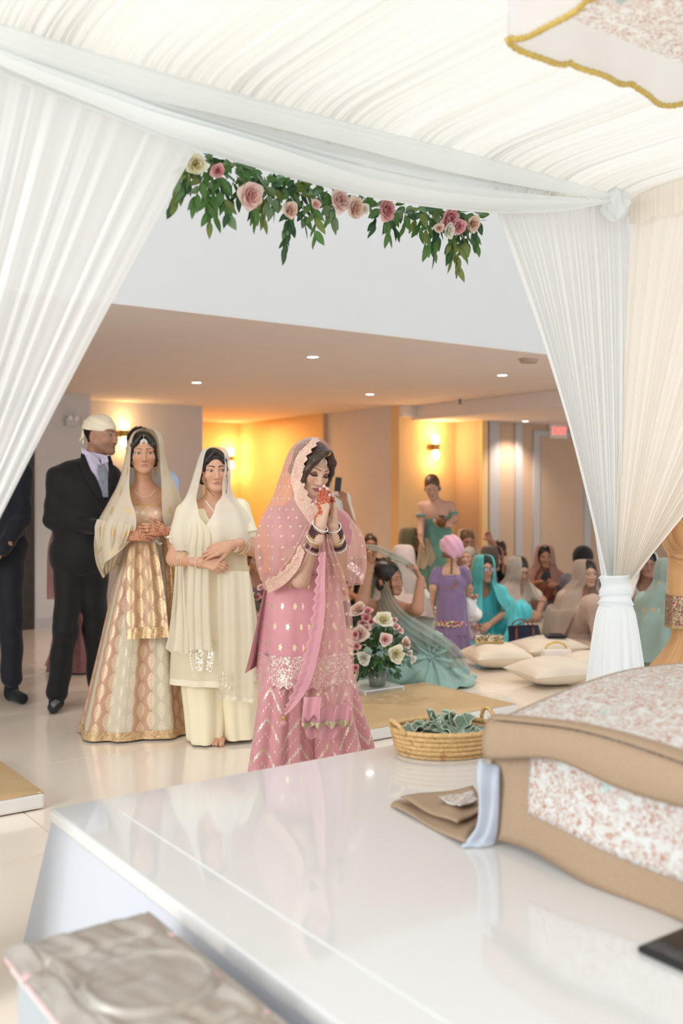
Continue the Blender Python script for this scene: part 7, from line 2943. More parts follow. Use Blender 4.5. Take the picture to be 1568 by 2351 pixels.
def build_sage_woman():
    """sits on the floor left of the girl in lilac, both hands lifting her net veil, turned to the right"""
    F = Fig('woman in a sage green dress sitting and lifting her net veil with both hands', 900, 6.9)
    L, rt = F.L, F.root
    c, Rm, s = L(893, 1327, 0.0), rot_head(52, 4, -10), 1.0
    nb = L(890, 1384, 0.04)
    sk = (0.46, 0.235, 0.14)
    S = head_sdf(Sdf(), c, Rm, s, neck=nb, neck_r=0.046)
    S.cap(L(862, 1396, 0.06), L(934, 1402, 0.03), 0.05, 0.05, 0.05)
    S.ell(L(900, 1420, 0.05), (0.135, 0.09, 0.12), 0.05)
    A = Sdf()
    A.cap(L(858, 1396, 0.06), L(938, 1404, 0.03), 0.045, 0.045, 0.02)
    A.cap(L(858, 1396, 0.06), L(832, 1382, -0.10), 0.055, 0.046, 0.02)
    A.cap(L(832, 1382, -0.10), L(850, 1296, -0.06), 0.046, 0.030, 0.02)
    A.cap(L(938, 1404, 0.03), L(958, 1398, -0.10), 0.052, 0.044, 0.02)
    A.cap(L(958, 1398, -0.10), L(966, 1330, -0.08), 0.044, 0.028, 0.02)
    H1, H2 = Sdf(), Sdf()
    hand_sdf(H1, L(850, 1296, -0.06), (-0.1, -0.2, 1), (0.6, 0.3, 0), (0.6, -0.7, 0), 0.98, curl=(0.8, 0.8, 0.9, 0.9), thumb=0.4)
    hand_sdf(H2, L(966, 1330, -0.08), (-0.35, 0.0, 0.9), (-0.8, 0, -0.5), (-0.3, 0.6, 0.4), 0.98, curl=(0.55, 0.65, 0.7, 0.8), thumb=0.5)
    body_mesh('body', [S.mesh(0.0032, lo=(-9, -9, L(0, 1378)[2])), S.mesh(0.007, hi=(9, 9, L(0, 1377)[2])), A.mesh(0.006), H1.mesh(0.0032), H2.mesh(0.0032)], rt, sk, cheek_paint(c, Rm, s, (0.48, 0.18, 0.12), 0.4))
    face_features(S, c, Rm, s, rt, lip=(0.42, 0.16, 0.13), gaze=(0.002, 0))
    H = hair_sdf(c, Rm, s, up=0.010, low=0.02)
    H.frame(Rm, c, s)
    for q in (-1, 1):
        H.cap((q * 0.066, -0.055, 0.03), (q * 0.062, -0.062, -0.04), 0.008, 0.005, 0.01)
        H.cap((q * 0.062, -0.062, -0.04), (q * 0.050, -0.066, -0.10), 0.005, 0.003, 0.01)
    H.frame()
    solid('hair', H, 0.0035, M_hair, rt, strands(Rm, 0.0011, 400))
    B = Sdf()
    B.ell(L(902, 1432, 0.05), (0.15, 0.11, 0.14), 0.05)
    B.ell(L(898, 1490, 0.08), (0.17, 0.14, 0.18), 0.06)
    B.ell(L(896, 1392, 0.0), (0.2, 0.16, 0.062), 0.02, True)
    solid('bodice', B, 0.008, M_sage, rt, wrinkle(41, 0.004))
    # gathered skirt over folded legs and a train across the floor to the right
    G = Sdf()
    G.ell(L(890, 1530, 0.10), (0.24, 0.22, 0.20), 0.08)
    a, b, d = L(890, 1520, 0.06), L(985, 1522, -0.06), L(1020, 1560, 0.02)
    G.cap(a, L(975, 1500, -0.04), 0.16, 0.15, 0.06)
    G.cap(L(985, 1502, -0.05), L(1000, 1540, -0.12) * (1, 1, 0) + (0, 0, 0.09), 0.14, 0.10, 0.06)
    G.cap(L(985, 1520, -0.05), L(950, 1575, -0.2) * (1, 1, 0) + (0, 0, 0.09), 0.14, 0.10, 0.06)
    G.cap(L(900, 1560, -0.15) * (1, 1, 0) + (0, 0, 0.11), L(950, 1575, -0.12) * (1, 1, 0) + (0, 0, 0.10), 0.14, 0.11, 0.06)
    G.cap(L(990, 1560, 0.0) * (1, 1, 0) + (0, 0, 0.07), L(1056, 1548, 0.25) * (1, 1, 0) + (0, 0, 0.05), 0.11, 0.06, 0.05)
    G.ell(L(985, 1560, 0.05) * (1, 1, 0) + (0, 0, 0.02), (0.32, 0.30, 0.06), 0.05)
    G.ell((0, 0, -0.195), (2, 2, 0.2), 0.004, True)
    kc = L(985, 1500, -0.05)

    def gath(P):
        d = P - kc
        th = np.arctan2(d[:, 2], d[:, 0]) * 9 + np.sqrt((d ** 2).sum(1)) * 7
        return 0.011 * np.sin(th) + 0.006 * np.sin(th * 2.3 + 1) + 0.008 * np.sin(P[:, 0] * 34 + P[:, 2] * 21 + 2 * np.sin(P[:, 1] * 16)) * np.clip(P[:, 2] * 20, 0, 1)
    solid('skirt', G, 0.008, M_sage, rt, gath)
    # veil: from the crown down the back on the left, across to the floor on the right
    F.drape('veil', [(858, 1308, 868, 1290, 0.08, -0.02), (850, 1340, 884, 1330, 0.08, -0.06), (848, 1380, 902, 1370, 0.06, -0.10), (850, 1420, 926, 1402, 0.02, -0.14), (868, 1470, 968, 1430, -0.06, -0.18), (900, 1500, 1020, 1460, -0.16, -0.2), (950, 1516, 1058, 1492, -0.22, -0.12), (1000, 1540, 1076, 1530, -0.2, 0.0)],
            M_sagev, n=90, k=80, amp=0.013, nfold=7, seed=3)
    F.drape('veil_held', [(838, 1250, 846, 1262, -0.14, -0.14), (866, 1252, 866, 1268, -0.12, -0.12), (900, 1266, 896, 1282, -0.10, -0.10), (930, 1280, 926, 1296, -0.08, -0.08), (952, 1296, 950, 1312, -0.1, -0.1)], M_sagev, n=50, k=14, amp=0.012, nfold=1.5, seed=6)
    F.drape('veil_open', [(900, 1276, 952, 1300, -0.04, -0.09), (914, 1310, 966, 1318, -0.04, -0.09), (924, 1340, 972, 1340, -0.04, -0.09), (930, 1362, 974, 1366, -0.04, -0.09)], M_sagev2, n=40, k=30, amp=0.012, nfold=2, seed=7)
    ring_on('bracelet', L(832, 1382, -0.10), L(850, 1296, -0.06), 0.80, 0.036, MBR['goldm'], rt, 0.0025)
    return F


build_sage_woman()


def build_orange_woman():
    F = Fig('woman in an orange suit with a jewelled hem standing right of the curtain, back turned', 1590, 6.2)
    L, rt = F.L, F.root
    c, Rm = L(1596, 1040, -0.02), rot_head(190, 0, 0)
    nb = L(1596, 1104, 0.02)
    sk = (0.44, 0.22, 0.12)
    S = head_sdf(Sdf(), c, Rm, 1.0, neck=nb, neck_r=0.047)
    S.cap(L(1546, 1132, 0.0), L(1650, 1132, 0.0), 0.05, 0.05, 0.05)
    S.ell(L(1592, 1170, 0.01), (0.148, 0.085, 0.16), 0.05)
    A = Sdf()
    A.cap(L(1540, 1134, 0.0), L(1648, 1134, 0.0), 0.045, 0.045, 0.02)
    A.cap(L(1540, 1134, 0.0), L(1536, 1230, 0.04), 0.047, 0.040, 0.02)
    A.cap(L(1536, 1230, 0.04), L(1580, 1270, 0.20), 0.040, 0.028, 0.02)
    body_mesh('body', [S.mesh(0.006), A.mesh(0.007)], rt, sk)
    solid('hair', hair_sdf(c, Rm, 1.0, up=0.01, bun=((0, 0.12, -0.03), (0.07, 0.06, 0.06)), part=False), 0.006, M_hairb, rt)
    B = Sdf()
    B.cap(L(1546, 1138, 0.0), L(1640, 1138, 0.0), 0.060, 0.060, 0.05)
    B.ell(L(1594, 1190, 0.01), (0.172, 0.112, 0.18), 0.05)
    B.ell(L(1594, 1262, 0.02), (0.165, 0.118, 0.18), 0.06)
    B.cap(L(1541, 1136, 0.0), L(1537, 1226, 0.04), 0.060, 0.056, 0.03)
    B.ell(L(1580, 1168, -0.14), (0.085, 0.12, 0.105), 0.01, True)
    solid('kurta_top', B, 0.007, M_orange, rt, wrinkle(51, 0.003))
    F.loftpx('kurta_skirt', [(1280, 1536, 1654, 0.004), (1340, 1533, 1658, 0.008), (1432, 1533, 1662, 0.012)], M_orange, nf=6, seed=95, cy=0.02)
    nE = N('jewelled_hem')
    u, v = nE.uv()
    vec = nE.vec(u, v)
    k1 = nE.step(nE.ma('ABSOLUTE', nE.ma('SUBTRACT', nE.noise(vec, 42, 2, 0.5, 1.4), 0.5)), 0.045, 0.015)
    vo = nE.voro(vec, 34)
    k2 = nE.step(vo.outputs['Distance'], 0.28, 0.04)
    cc_ = nE.mix(k1, (0.20, 0.10, 0.06), (0.62, 0.48, 0.30))
    cc_ = nE.mix(k2, cc_, (0.34, 0.05, 0.11))
    nE.base(cc_)
    sparkle(nE, k1, None)
    F.loftpx('jewelled_hem', [(1366, 1531, 1662, 0.0125), (1400, 1530, 1664, 0.0135), (1434, 1529, 1665, 0.0145)], nE.m, nf=6, seed=95, cy=0.02, rings=14)
    F.loftpx('hem_piping', [(1432, 1528, 1666, 0.0145), (1440, 1527.5, 1667, 0.0147)], plain('hem_gold', (0.40, 0.28, 0.12), 0.45, 0.3), nf=6, seed=95, cy=0.02, rings=4)
    F.loftpx('trousers', [(1426, 1548, 1650, 0.010), (1466, 1546, 1652, 0.014), (1500, 1528, 1660, 0.022), (1530, 1506, 1668, 0.03), (1552, 1496, 1672, 0.034)], M_orange, nf=8, seed=96, cy=0.02)
    T = Sdf()
    T.cap(L(1556, 1552, 0.0) * (1, 1, 0) + (0, 0, 0.045), L(1556, 1560, 0.14) * (1, 1, 0) + (0, 0, 0.035), 0.045, 0.035, 0.02)
    T.cap(L(1620, 1552, 0.0) * (1, 1, 0) + (0, 0, 0.045), L(1620, 1560, 0.14) * (1, 1, 0) + (0, 0, 0.035), 0.045, 0.035, 0.02)
    for i in (0,):
        solid('feet', T, 0.008, M_orange, rt)
    F.drape('shawl', [(1540, 1116, 1560, 1120, -0.02, -0.10), (1526, 1170, 1548, 1180, 0.0, -0.12), (1520, 1220, 1546, 1230, 0.02, -0.13), (1522, 1252, 1570, 1262, -0.02, -0.15), (1536, 1276, 1620, 1290, -0.08, -0.16)], M_orangev, amp=0.012, nfold=2, seed=3)
    F.drape('shawl_loop', [(1528, 1256, 1540, 1276, -0.1, -0.14), (1548, 1266, 1556, 1292, -0.15, -0.17), (1580, 1262, 1584, 1298, -0.16, -0.17), (1620, 1256, 1620, 1290, -0.15, -0.16)], M_orangev, amp=0.012, nfold=2, seed=5)
    beads('neck_edge', [L(1580 + 29 * math.sin(a), 1166 - 40 * math.cos(a), -0.10 - 0.012 * math.cos(a * 0.5)) for a in np.linspace(-2.9, -0.2, 30)], 0.006, MBR['goldm'], rt, 6)
    beads('tassel_cord', [L(1577 + 2 * math.sin(i), 1150 + 3.2 * i, -0.118) for i in range(14)], 0.004, MBR['goldm'], rt, 6)
    return F


build_orange_woman()
# ------------------------------------------------------------------ flowers and greenery
def leafmat(name, a, b):
    n = N(name)
    u, v = n.uv()
    f = n.noise(n.obj(), 8, 2)
    mid = n.step(n.ma('ABSOLUTE', n.ma('SUBTRACT', u, 0.5)), 0.035, 0.02)
    c = n.mix(f, a, b)
    n.base(n.mix(n.ma('MULTIPLY', mid, 0.5), c, (0.22, 0.34, 0.10)))
    n.set(Roughness=0.45)
    n.thin(c, 0.2)
    return n.m


M_leaf = [leafmat('leaf_dark', (0.014, 0.060, 0.022), (0.035, 0.11, 0.04)), leafmat('leaf_mid', (0.05, 0.15, 0.03), (0.10, 0.22, 0.05)), leafmat('leaf_olive', (0.13, 0.18, 0.03), (0.19, 0.24, 0.06)), leafmat('leaf_grey_green', (0.12, 0.21, 0.10), (0.21, 0.31, 0.16))]
M_stem = plain('stem_green', (0.07, 0.10, 0.03), 0.6)


def leaf_mesh(name, L, Wd, m, curl, rnd=0.5):
    n, k = 9, 5
    P = np.zeros((n, k, 3))
    uv = np.zeros((n, k, 2))
    for i in range(n):
        t = i / (n - 1)
        w = Wd * math.sin(pi * t ** (0.75 if rnd < 0.6 else 0.6)) ** 0.9 * 0.5
        for j in range(k):
            s = (j / (k - 1) - 0.5) * 2
            P[i, j] = (s * w, -curl * L * math.sin(t * 2.2) * t + 0.16 * w * abs(s), t * L)
            uv[i, j] = (j / (k - 1), t)
    me = grid_mesh(name, P, uv=uv)
    me.materials.append(m)
    me.polygons.foreach_set('use_smooth', np.ones(len(me.polygons), dtype=bool))
    return me


LEAVES = {}
for i, m in enumerate(M_leaf):
    LEAVES[i] = [leaf_mesh('leaf', 0.052, 0.024, m, 0.25), leaf_mesh('leaf', 0.058, 0.021, m, -0.1), leaf_mesh('leaf', 0.040, 0.027, m, 0.1, 0.9)]
THIN = [leaf_mesh('leaf', 0.050, 0.009, M_leaf[0], 0.2), leaf_mesh('leaf', 0.046, 0.010, M_leaf[1], -0.1)]


def orient(o, p, d, spin):
    d = Vector(d).normalized()
    q = d.to_track_quat('Z', 'Y')
    o.rotation_mode = 'QUATERNION'
    from mathutils import Quaternion
    o.rotation_quaternion = q @ Quaternion((0, 0, 1), spin)
    o.location = p


def orient_face(o, p, d, nrm):
    z = Vector(d).normalized()
    y = Vector(nrm) - z * Vector(nrm).dot(z)
    y.normalize()
    x = y.cross(z)
    o.rotation_mode = 'QUATERNION'
    o.rotation_quaternion = Matrix((x, y, z)).transposed().to_quaternion()
    o.location = p


def petal_flower(name, r, cols, n, parent, p, d, seed, ruffle=0.0, openness=1.0):
    """rose-like head of cupped overlapping petals; cols from heart to rim"""
    g = np.random.default_rng(seed)
    Vs, Fs, C = [], [], []
    off = 0
    nu, nv = 6, 6
    for i in range(n):
        f = i / (n - 1)
        ang = i * 2.39996
        tilt = (0.06 + 0.80 * f ** 1.25 * openness)
        Lp = r * (0.80 + 0.42 * f)
        wp = r * (0.62 + 0.52 * f)
        base = np.array((0.10 * r * f * math.cos(ang), 0.10 * r * f * math.sin(ang), 0))
        P = np.zeros((nv, nu, 3))
        for a in range(nv):
            t = a / (nv - 1)
            for b in range(nu):
                s = (b / (nu - 1) - 0.5) * 2
                w = wp * math.sqrt(max(0.0, 1 - max(0.0, (t - 0.5) / 0.52) ** 2.6)) * min(1.0, 0.35 + t * 2.2)
                bend = tilt * (0.45 + 0.75 * t)
                rad = Lp * t * math.sin(bend) - 0.22 * wp * (1 - s * s) * -0.0 + 0.03 * r
                z = Lp * t * math.cos(bend) * 0.9 - 0.10 * r * f * max(0, t - 0.7) * 3
                x = s * w * 0.72
                rad -= 0.32 * w * s * s
                rad += ruffle * r * math.sin(s * 9 + i) * t
                c_, s_ = math.cos(ang), math.sin(ang)
                P[a, b] = (base[0] + rad * c_ - x * s_, base[1] + rad * s_ + x * c_, z - 0.25 * r)
        idx = np.arange(nu * nv).reshape(nv, nu) + off
        Fs.append(np.stack([idx[:-1, :-1], idx[:-1, 1:], idx[1:, 1:], idx[1:, :-1]], 2).reshape(-1, 4))
        Vs.append(P.reshape(-1, 3))
        cc = np.array(cols[0]) * (1 - f) + np.array(cols[1]) * f
        tt = np.repeat(np.linspace(0, 1, nv), nu)[:, None]
        C.append(cc * (0.92 + 0.08 * tt) * g.uniform(0.95, 1.04))
        off += nu * nv
    me = mesh_np(name, np.concatenate(Vs), np.concatenate(Fs), None, np.clip(np.concatenate(C), 0, 1))
    o = link(name, me, M_petal, parent)
    orient(o, p, d, seed)
    return o


n = N('petal')
a = n.node('ShaderNodeAttribute', attribute_name='Col')
n.base(a.outputs['Color'])
n.set(Roughness=0.6)
n.thin(a.outputs['Color'], 0.3)
M_petal = n.m
PINK = ((0.72, 0.24, 0.28), (0.80, 0.47, 0.46))
PALE = ((0.80, 0.44, 0.40), (0.86, 0.68, 0.62))
BLUSH = ((0.76, 0.48, 0.38), (0.84, 0.68, 0.58))
CREAM = ((0.80, 0.72, 0.40), (0.86, 0.82, 0.66))
WHITE = ((0.80, 0.78, 0.60), (0.86, 0.86, 0.80))

# ---- garland along the canopy front
gl_ = thing('flower_garland', 'leafy garland with pink and cream flowers hanging under the canopy front', 'garland', W(0, -0.08, 0))
g = random.Random(21)
inv = -gl_.location
GP = lambda x, y, v=-0.07: Vector(onplane(x, y, W(0, v)))
sprigs = [  # start px, end px, palette weights
    (440, 372, 392, 486, 2), (446, 380, 420, 440, 1), (452, 385, 416, 432, 2), (470, 395, 444, 470, 1), (480, 398, 482, 518, 1), (500, 405, 492, 500, 1), (505, 405, 528, 505, 1), (520, 412, 512, 470, 0), (538, 418, 535, 470, 1),
    (556, 420, 548, 448, 0), (590, 425, 584, 500, 1), (600, 430, 606, 506, 2), (616, 430, 618, 480, 3), (632, 434, 628, 490, 3), (650, 440, 640, 470, 3), (668, 446, 660, 540, 0), (676, 450, 652, 578, 0), (690, 450, 700, 520, 0), (704, 455, 722, 545, 1), (716, 456, 732, 500, 3), (742, 460, 764, 515, 3),
    (772, 462, 756, 500, 3), (880, 480, 862, 520, 0), (892, 484, 890, 540, 1), (905, 486, 912, 530, 0), (928, 490, 924, 522, 1), (950, 494, 948, 515, 0), (972, 498, 966, 530, 1), (986, 500, 982, 575, 1), (992, 500, 998, 590, 1), (1006, 502, 1000, 555, 0), (1030, 506, 1030, 585, 1), (1044, 510, 1046, 628, 2), (1052, 512, 1036, 600, 2), (1064, 512, 1062, 580, 0), (1080, 514, 1070, 560, 1), (1092, 514, 1098, 568, 1), (1100, 512, 1088, 540, 0)]
nleaf = 0
for (x0, y0, x1, y1, pal) in sprigs:
    v0 = -0.06 - 0.05 * g.random()
    A_, B_ = GP(x0, y0 - 8, v0), GP(x1, y1, v0 - 0.02 * g.random())
    mid = (A_ + B_) / 2 + Vector((g.uniform(-0.015, 0.015), g.uniform(-0.02, 0.02), 0.0))
    pts = spline(np.array([A_, mid, B_]), 14)
    so = link('stem', tube_mesh('stem', pts + np.array(inv)[None], 0.0014, 5), M_stem, gl_)
    length = (B_ - A_).length
    k = max(3, int(length / 0.0165))
    for i in range(k):
        t = (i + 0.9) / k
        p = pts[min(13, int(t * 13))]
        side = -1 if i % 2 else 1
        down = (B_ - A_).normalized()
        d = down * (0.75 + 0.5 * t) + Vector(D1) * side * (0.75 - 0.5 * t) + Vector((g.uniform(-0.3, 0.3), g.uniform(-0.45, 0.3), g.uniform(-0.3, 0.2)))
        pl_ = pal if g.random() < 0.72 else g.randrange(4)
        me = LEAVES[pl_][2 if pl_ == 3 else g.randrange(2)]
        o = link('leaf', me, None, gl_)
        orient_face(o, Vector(p) + inv, d, Vector(D2) + Vector((g.uniform(-0.8, 0.8), g.uniform(-0.5, 0.5), g.uniform(-0.7, 0.9))))
        sc = g.uniform(0.85, 1.3)
        o.scale = (sc, sc, sc)
        nleaf += 1
# dense backing along the beam
xs = list(np.linspace(446, 1098, 66))
for x in xs:
    yb = np.interp(x, [440, 520, 600, 700, 780, 900, 1000, 1100], [352, 384, 408, 436, 452, 478, 490, 498])
    if 782 < x < 846 and g.random() < 0.6:
        continue
    for q in range(3 if x < 780 or x > 960 else 2):
        p = GP(x + g.uniform(-6, 6), yb + g.uniform(-14, 16 if x < 780 else 8), -0.05 - 0.09 * g.random())
        pl_ = g.choice((0, 0, 1, 1, 2, 3))
        o = link('leaf', LEAVES[pl_][g.randrange(3)], None, gl_)
        orient_face(o, p + inv, Vector((g.uniform(-1, 1), g.uniform(-0.9, 0.3), g.uniform(-1.0, 0.3))), Vector(D2) + Vector((g.uniform(-0.8, 0.8), g.uniform(-0.5, 0.5), g.uniform(-0.8, 0.8))))
        o.scale = (1.15, 1.15, 1.15)
        nleaf += 1
for i, (x, y, r, cols, n_, nm, rf) in enumerate(((571, 449, 0.042, PALE, 18, 'rose', 0), (448, 376, 0.032, CREAM, 12, 'rose', 0), (664, 483, 0.028, BLUSH, 12, 'rose', 0), (778, 462, 0.034, PALE, 20, 'carnation', 0.10), (812, 478, 0.036, BLUSH, 16, 'rose', 0), (882, 482, 0.038, PINK, 20, 'carnation', 0.10),
                                                (1028, 500, 0.040, PINK, 22, 'carnation', 0.10), (1052, 520, 0.026, PINK, 14, 'carnation', 0.1), (1028, 530, 0.026, WHITE, 14, 'rose', 0), (1008, 524, 0.018, BLUSH, 9, 'rose', 0), (1084, 514, 0.028, BLUSH, 13, 'rose', 0), (724, 470, 0.018, PALE, 8, 'rose', 0), (500, 392, 0.022, PINK, 8, 'rose', 0), (836, 480, 0.018, WHITE, 9, 'rose', 0))):
    petal_flower(nm, r * 1.2, cols, n_, gl_, GP(x, y, -0.03) + inv, Vector(D2) * 1.0 + Vector((g.uniform(-0.4, 0.4), 0, g.uniform(-0.5, 0.1))), i, rf)
# small greens showing above the swag at the far left
for k in range(26):
    x = 104 + 120 * g.random()
    y = 100 + (x - 104) * 0.28 + g.uniform(-6, 5)
    o = link('leaf', LEAVES[g.choice((0, 1, 1))][g.randrange(3)], None, gl_)
    orient(o, GP(x, y, 0.0) + inv, Vector((g.uniform(-1, 1), g.uniform(-0.5, 0.5), g.uniform(-0.2, 0.5))), g.uniform(0, 6))
    o.scale = (0.55, 0.55, 0.55)


# ---- arrangement on a clear acrylic stand, and its twin partly hidden on the other side
def acrylic_stand(p, rz, w, d, h, lab):
    t = thing('acrylic_stand', lab, 'stand', p, rz)
    n = N('clear_acrylic')
    n.base((0.93, 0.97, 0.96))
    n.set(Roughness=0.03)
    n.b.inputs['Transmission Weight'].default_value = 0.0
    n.t.links.new(n.b.outputs[0], n.out.inputs[0])
    lw = n.node('ShaderNodeLayerWeight')
    lw.inputs[0].default_value = 0.25
    n.thin((0.9, 0.95, 0.94), 0.0, n.ma('ADD', 0.14, n.ma('MULTIPLY', lw.outputs['Fresnel'], 0.6)))
    m = n.m
    me_ = plain('acrylic_edge', (0.72, 0.78, 0.77), 0.15)
    for c, s in (((0, -d / 2, h / 2), (w, 0.005, h)), ((0, d / 2, h / 2), (w, 0.005, h)), ((-w / 2, 0, h / 2), (0.005, d, h)), ((w / 2, 0, h / 2), (0.005, d, h)), ((0, 0, h), (w, d, 0.006))):
        MB().box(c, s).build('panel', m, t)
    for sx in (-1, 1):
        for sy in (-1, 1):
            MB().box((sx * w / 2, sy * d / 2, h / 2), (0.007, 0.007, h)).build('edge', me_, t)
    for sy in (-1, 1):
        MB().box((0, sy * d / 2, h), (w, 0.007, 0.007)).build('edge', me_, t)
    for sx in (-1, 1):
        MB().box((sx * w / 2, 0, h), (0.007, d, 0.007)).build('edge', me_, t)
    return t


def arrangement(lab, c, heads, seed, R0, nleaf=120, vase_z=0.0):
    t = thing('flower_arrangement', lab, 'flowers', c)
    g = random.Random(seed)
    mb = MB()
    zb = vase_z - c.z
    mb.cyl((0, 0, zb + 0.003), (0, 0, zb + 0.09), 0.05, 0.065, 20)
    mb.build('vase', plain('vase_glass', (0.20, 0.25, 0.22), 0.08), t, True)
    cnt = 0
    for k in range(nleaf):
        th, ph = g.uniform(0, 2 * pi), g.uniform(-1.0, 1.25)
        dirv = Vector((math.cos(th) * math.cos(ph), math.sin(th) * math.cos(ph), math.sin(ph)))
        rr = R0 * g.uniform(0.30, 0.88)
        o = link('leaf', LEAVES[g.choice((0, 0, 0, 1))][g.randrange(3)], None, t)
        orient(o, dirv * rr + Vector((0, 0, -0.02)), dirv + Vector((g.uniform(-0.7, 0.7), g.uniform(-0.7, 0.7), g.uniform(-0.6, 0.3))), g.uniform(0, 6))
        sc = g.uniform(0.8, 1.35)
        o.scale = (sc, sc, sc)
    for k in range(nleaf // 3):
        th = g.uniform(0, 2 * pi)
        dirv = Vector((math.cos(th), math.sin(th), -g.uniform(0.25, 1.1))).normalized()
        o = link('leaf', LEAVES[g.choice((0, 0, 1))][g.randrange(3)], None, t)
        orient(o, dirv * R0 * g.uniform(0.35, 0.85), Vector((math.cos(th), math.sin(th), -g.uniform(0.4, 1.4))), g.uniform(0, 6))
        sc = g.uniform(1.0, 1.6)
        o.scale = (sc, sc, sc)
    for k in range(11):
        th, ph = g.uniform(0, 2 * pi), g.uniform(-0.45, 0.9)
        dirv = Vector((math.cos(th) * math.cos(ph), math.sin(th) * math.cos(ph), math.sin(ph)))
        a, b = dirv * R0 * 0.5, dirv * R0 * g.uniform(1.15, 1.45) + Vector((0, 0, g.uniform(-0.06, 0.02)))
        pts = spline(np.array([a, (a + b) / 2 + Vector((0, 0, 0.02)), b]), 10)
        link('stem', tube_mesh('stem', pts, 0.0013, 5), M_stem, t)
        for i in range(6):
            o = link('leaf', THIN[g.randrange(2)], None, t)
            orient(o, Vector(pts[3 + i]), dirv + Vector((g.uniform(-1, 1), g.uniform(-1, 1), g.uniform(-0.8, 0.5))), g.uniform(0, 6))
    for i, (x, y, dy, r, cols, n_, nm, rf) in enumerate(heads):
        p = at(x, y, c.y + dy) - c
        d = Vector(p).normalized() + Vector((0, -0.8, 0.25))
        petal_flower(nm, r, cols, n_, t, p, d, seed + i, rf)
    return t


YB = 6.30
bc_ = at(866, 1490, YB)
heads = [(824, 1402, -0.05, 0.060, BLUSH, 16, 'rose', 0), (844, 1404, -0.08, 0.034, PINK, 14, 'rose', 0), (841, 1420, -0.10, 0.036, PINK, 14, 'rose', 0), (832, 1432, -0.1, 0.030, PINK, 12, 'rose', 0), (853, 1428, -0.1, 0.027, PINK, 12, 'rose', 0), (842, 1441, -0.12, 0.030, PALE, 12, 'rose', 0),
         (880, 1424, -0.13, 0.060, CREAM, 22, 'rose', 0), (904, 1425, -0.05, 0.028, PALE, 10, 'rose', 0), (908, 1440, -0.08, 0.030, PALE, 12, 'rose', 0), (918, 1447, -0.06, 0.026, PALE, 10, 'rose', 0), (826, 1458, -0.14, 0.062, BLUSH, 18, 'rose', 0), (816, 1457, -0.16, 0.030, PINK, 12, 'rose', 0),
         (884, 1469, -0.16, 0.045, PALE, 20, 'ranunculus', 0), (930, 1477, -0.08, 0.040, BLUSH, 12, 'rose', 0), (908, 1502, -0.17, 0.058, CREAM, 22, 'rose', 0), (836, 1510, -0.18, 0.044, WHITE, 18, 'stock', 0.12), (940, 1500, -0.1, 0.026, WHITE, 9, 'stock', 0.12), (946, 1514, -0.12, 0.028, WHITE, 10, 'stock', 0.12), (819, 1484, -0.18, 0.028, PINK, 12, 'rose', 0), (817, 1533, -0.18, 0.026, PINK, 12, 'rose', 0)]
sp_ = onz(846, 1590, 0)
st = acrylic_stand(Vector((sp_.x, YB + 0.05, 0.0035)), ROT_UV, 0.30, 0.30, 0.10, 'clear acrylic stand under the flower arrangement beside the bride')
arrangement('rounded arrangement of pink, blush and cream roses with dark leaves right of the bride', bc_, heads, 100, 0.20, 200, 0.108)
c2 = at(604, 1398, 7.4)
arrangement('pink and white flower arrangement glimpsed between the girl in cream and the bride', c2, [(596, 1420, -0.1, 0.045, PALE, 14, 'rose', 0), (606, 1450, -0.1, 0.05, WHITE, 14, 'rose', 0), (590, 1372, -0.08, 0.04, PINK, 12, 'rose', 0), (618, 1380, 0, 0.045, CREAM, 14, 'rose', 0), (600, 1350, 0, 0.035, PALE, 12, 'rose', 0)], 200, 0.20, 90, 0.004)

def merge_extra(t, keep=290):
    """leaves past the nearest `keep` become one joined part"""
    bpy.context.view_layer.update()
    lv = [o for o in t.children if o.name.split('.')[0] == 'leaf']
    lv.sort(key=lambda o: (o.matrix_world.translation - cam.location).length)
    ex = lv[keep:]
    if not ex:
        return
    Vs, Fs, Us, Ms, mats, off = [], [], [], [], [], 0
    for o in ex:
        me = o.data
        V = np.empty(len(me.vertices) * 3, np.float32)
        me.vertices.foreach_get('co', V)
        M = np.array(o.matrix_local)
        V = V.reshape(-1, 3) @ M[:3, :3].T + M[:3, 3]
        F = np.empty(len(me.loops), np.int32)
        me.loops.foreach_get('vertex_index', F)
        F = F.reshape(-1, 4)
        uv = np.empty(len(me.loops) * 2, np.float32)
        me.uv_layers[0].data.foreach_get('uv', uv)
        U = np.zeros((len(V), 2))
        U[F.ravel()] = uv.reshape(-1, 2)
        m = me.materials[0]
        if m not in mats:
            mats.append(m)
        Vs.append(V)
        Fs.append(F + off)
        Us.append(U)
        Ms.append(np.full(len(F), mats.index(m), np.int32))
        off += len(V)
        bpy.data.objects.remove(o)
    me = mesh_np('foliage', np.concatenate(Vs), np.concatenate(Fs), np.concatenate(Us))
    o = link('foliage', me, mats, t)
    me.polygons.foreach_set('material_index', np.concatenate(Ms))
    o['kind'] = 'stuff'


for t_ in [o for o in COL.objects if o.name.split('.')[0] in ('flower_garland', 'flower_arrangement')]:
    merge_extra(t_)

# ------------------------------------------------------------------ pads, cushions and bags on the floor
n = N('gold_brocade_pad')
_f = n.noise(n.obj(), 6, 3)
n.base(n.ramp(_f, [(0.3, (0.56, 0.38, 0.19)), (0.7, (0.63, 0.45, 0.24))]))
n.set(Roughness=0.45, Metallic=0.15)
n.bump(n.noise(n.obj(), 130, 2), 0.15, 0.002)
M_pad = n.m
M_padside = cloth('white_leatherette', (0.76, 0.73, 0.69), 0.5, 0, 1, 0.1, 0.03, 8, False)


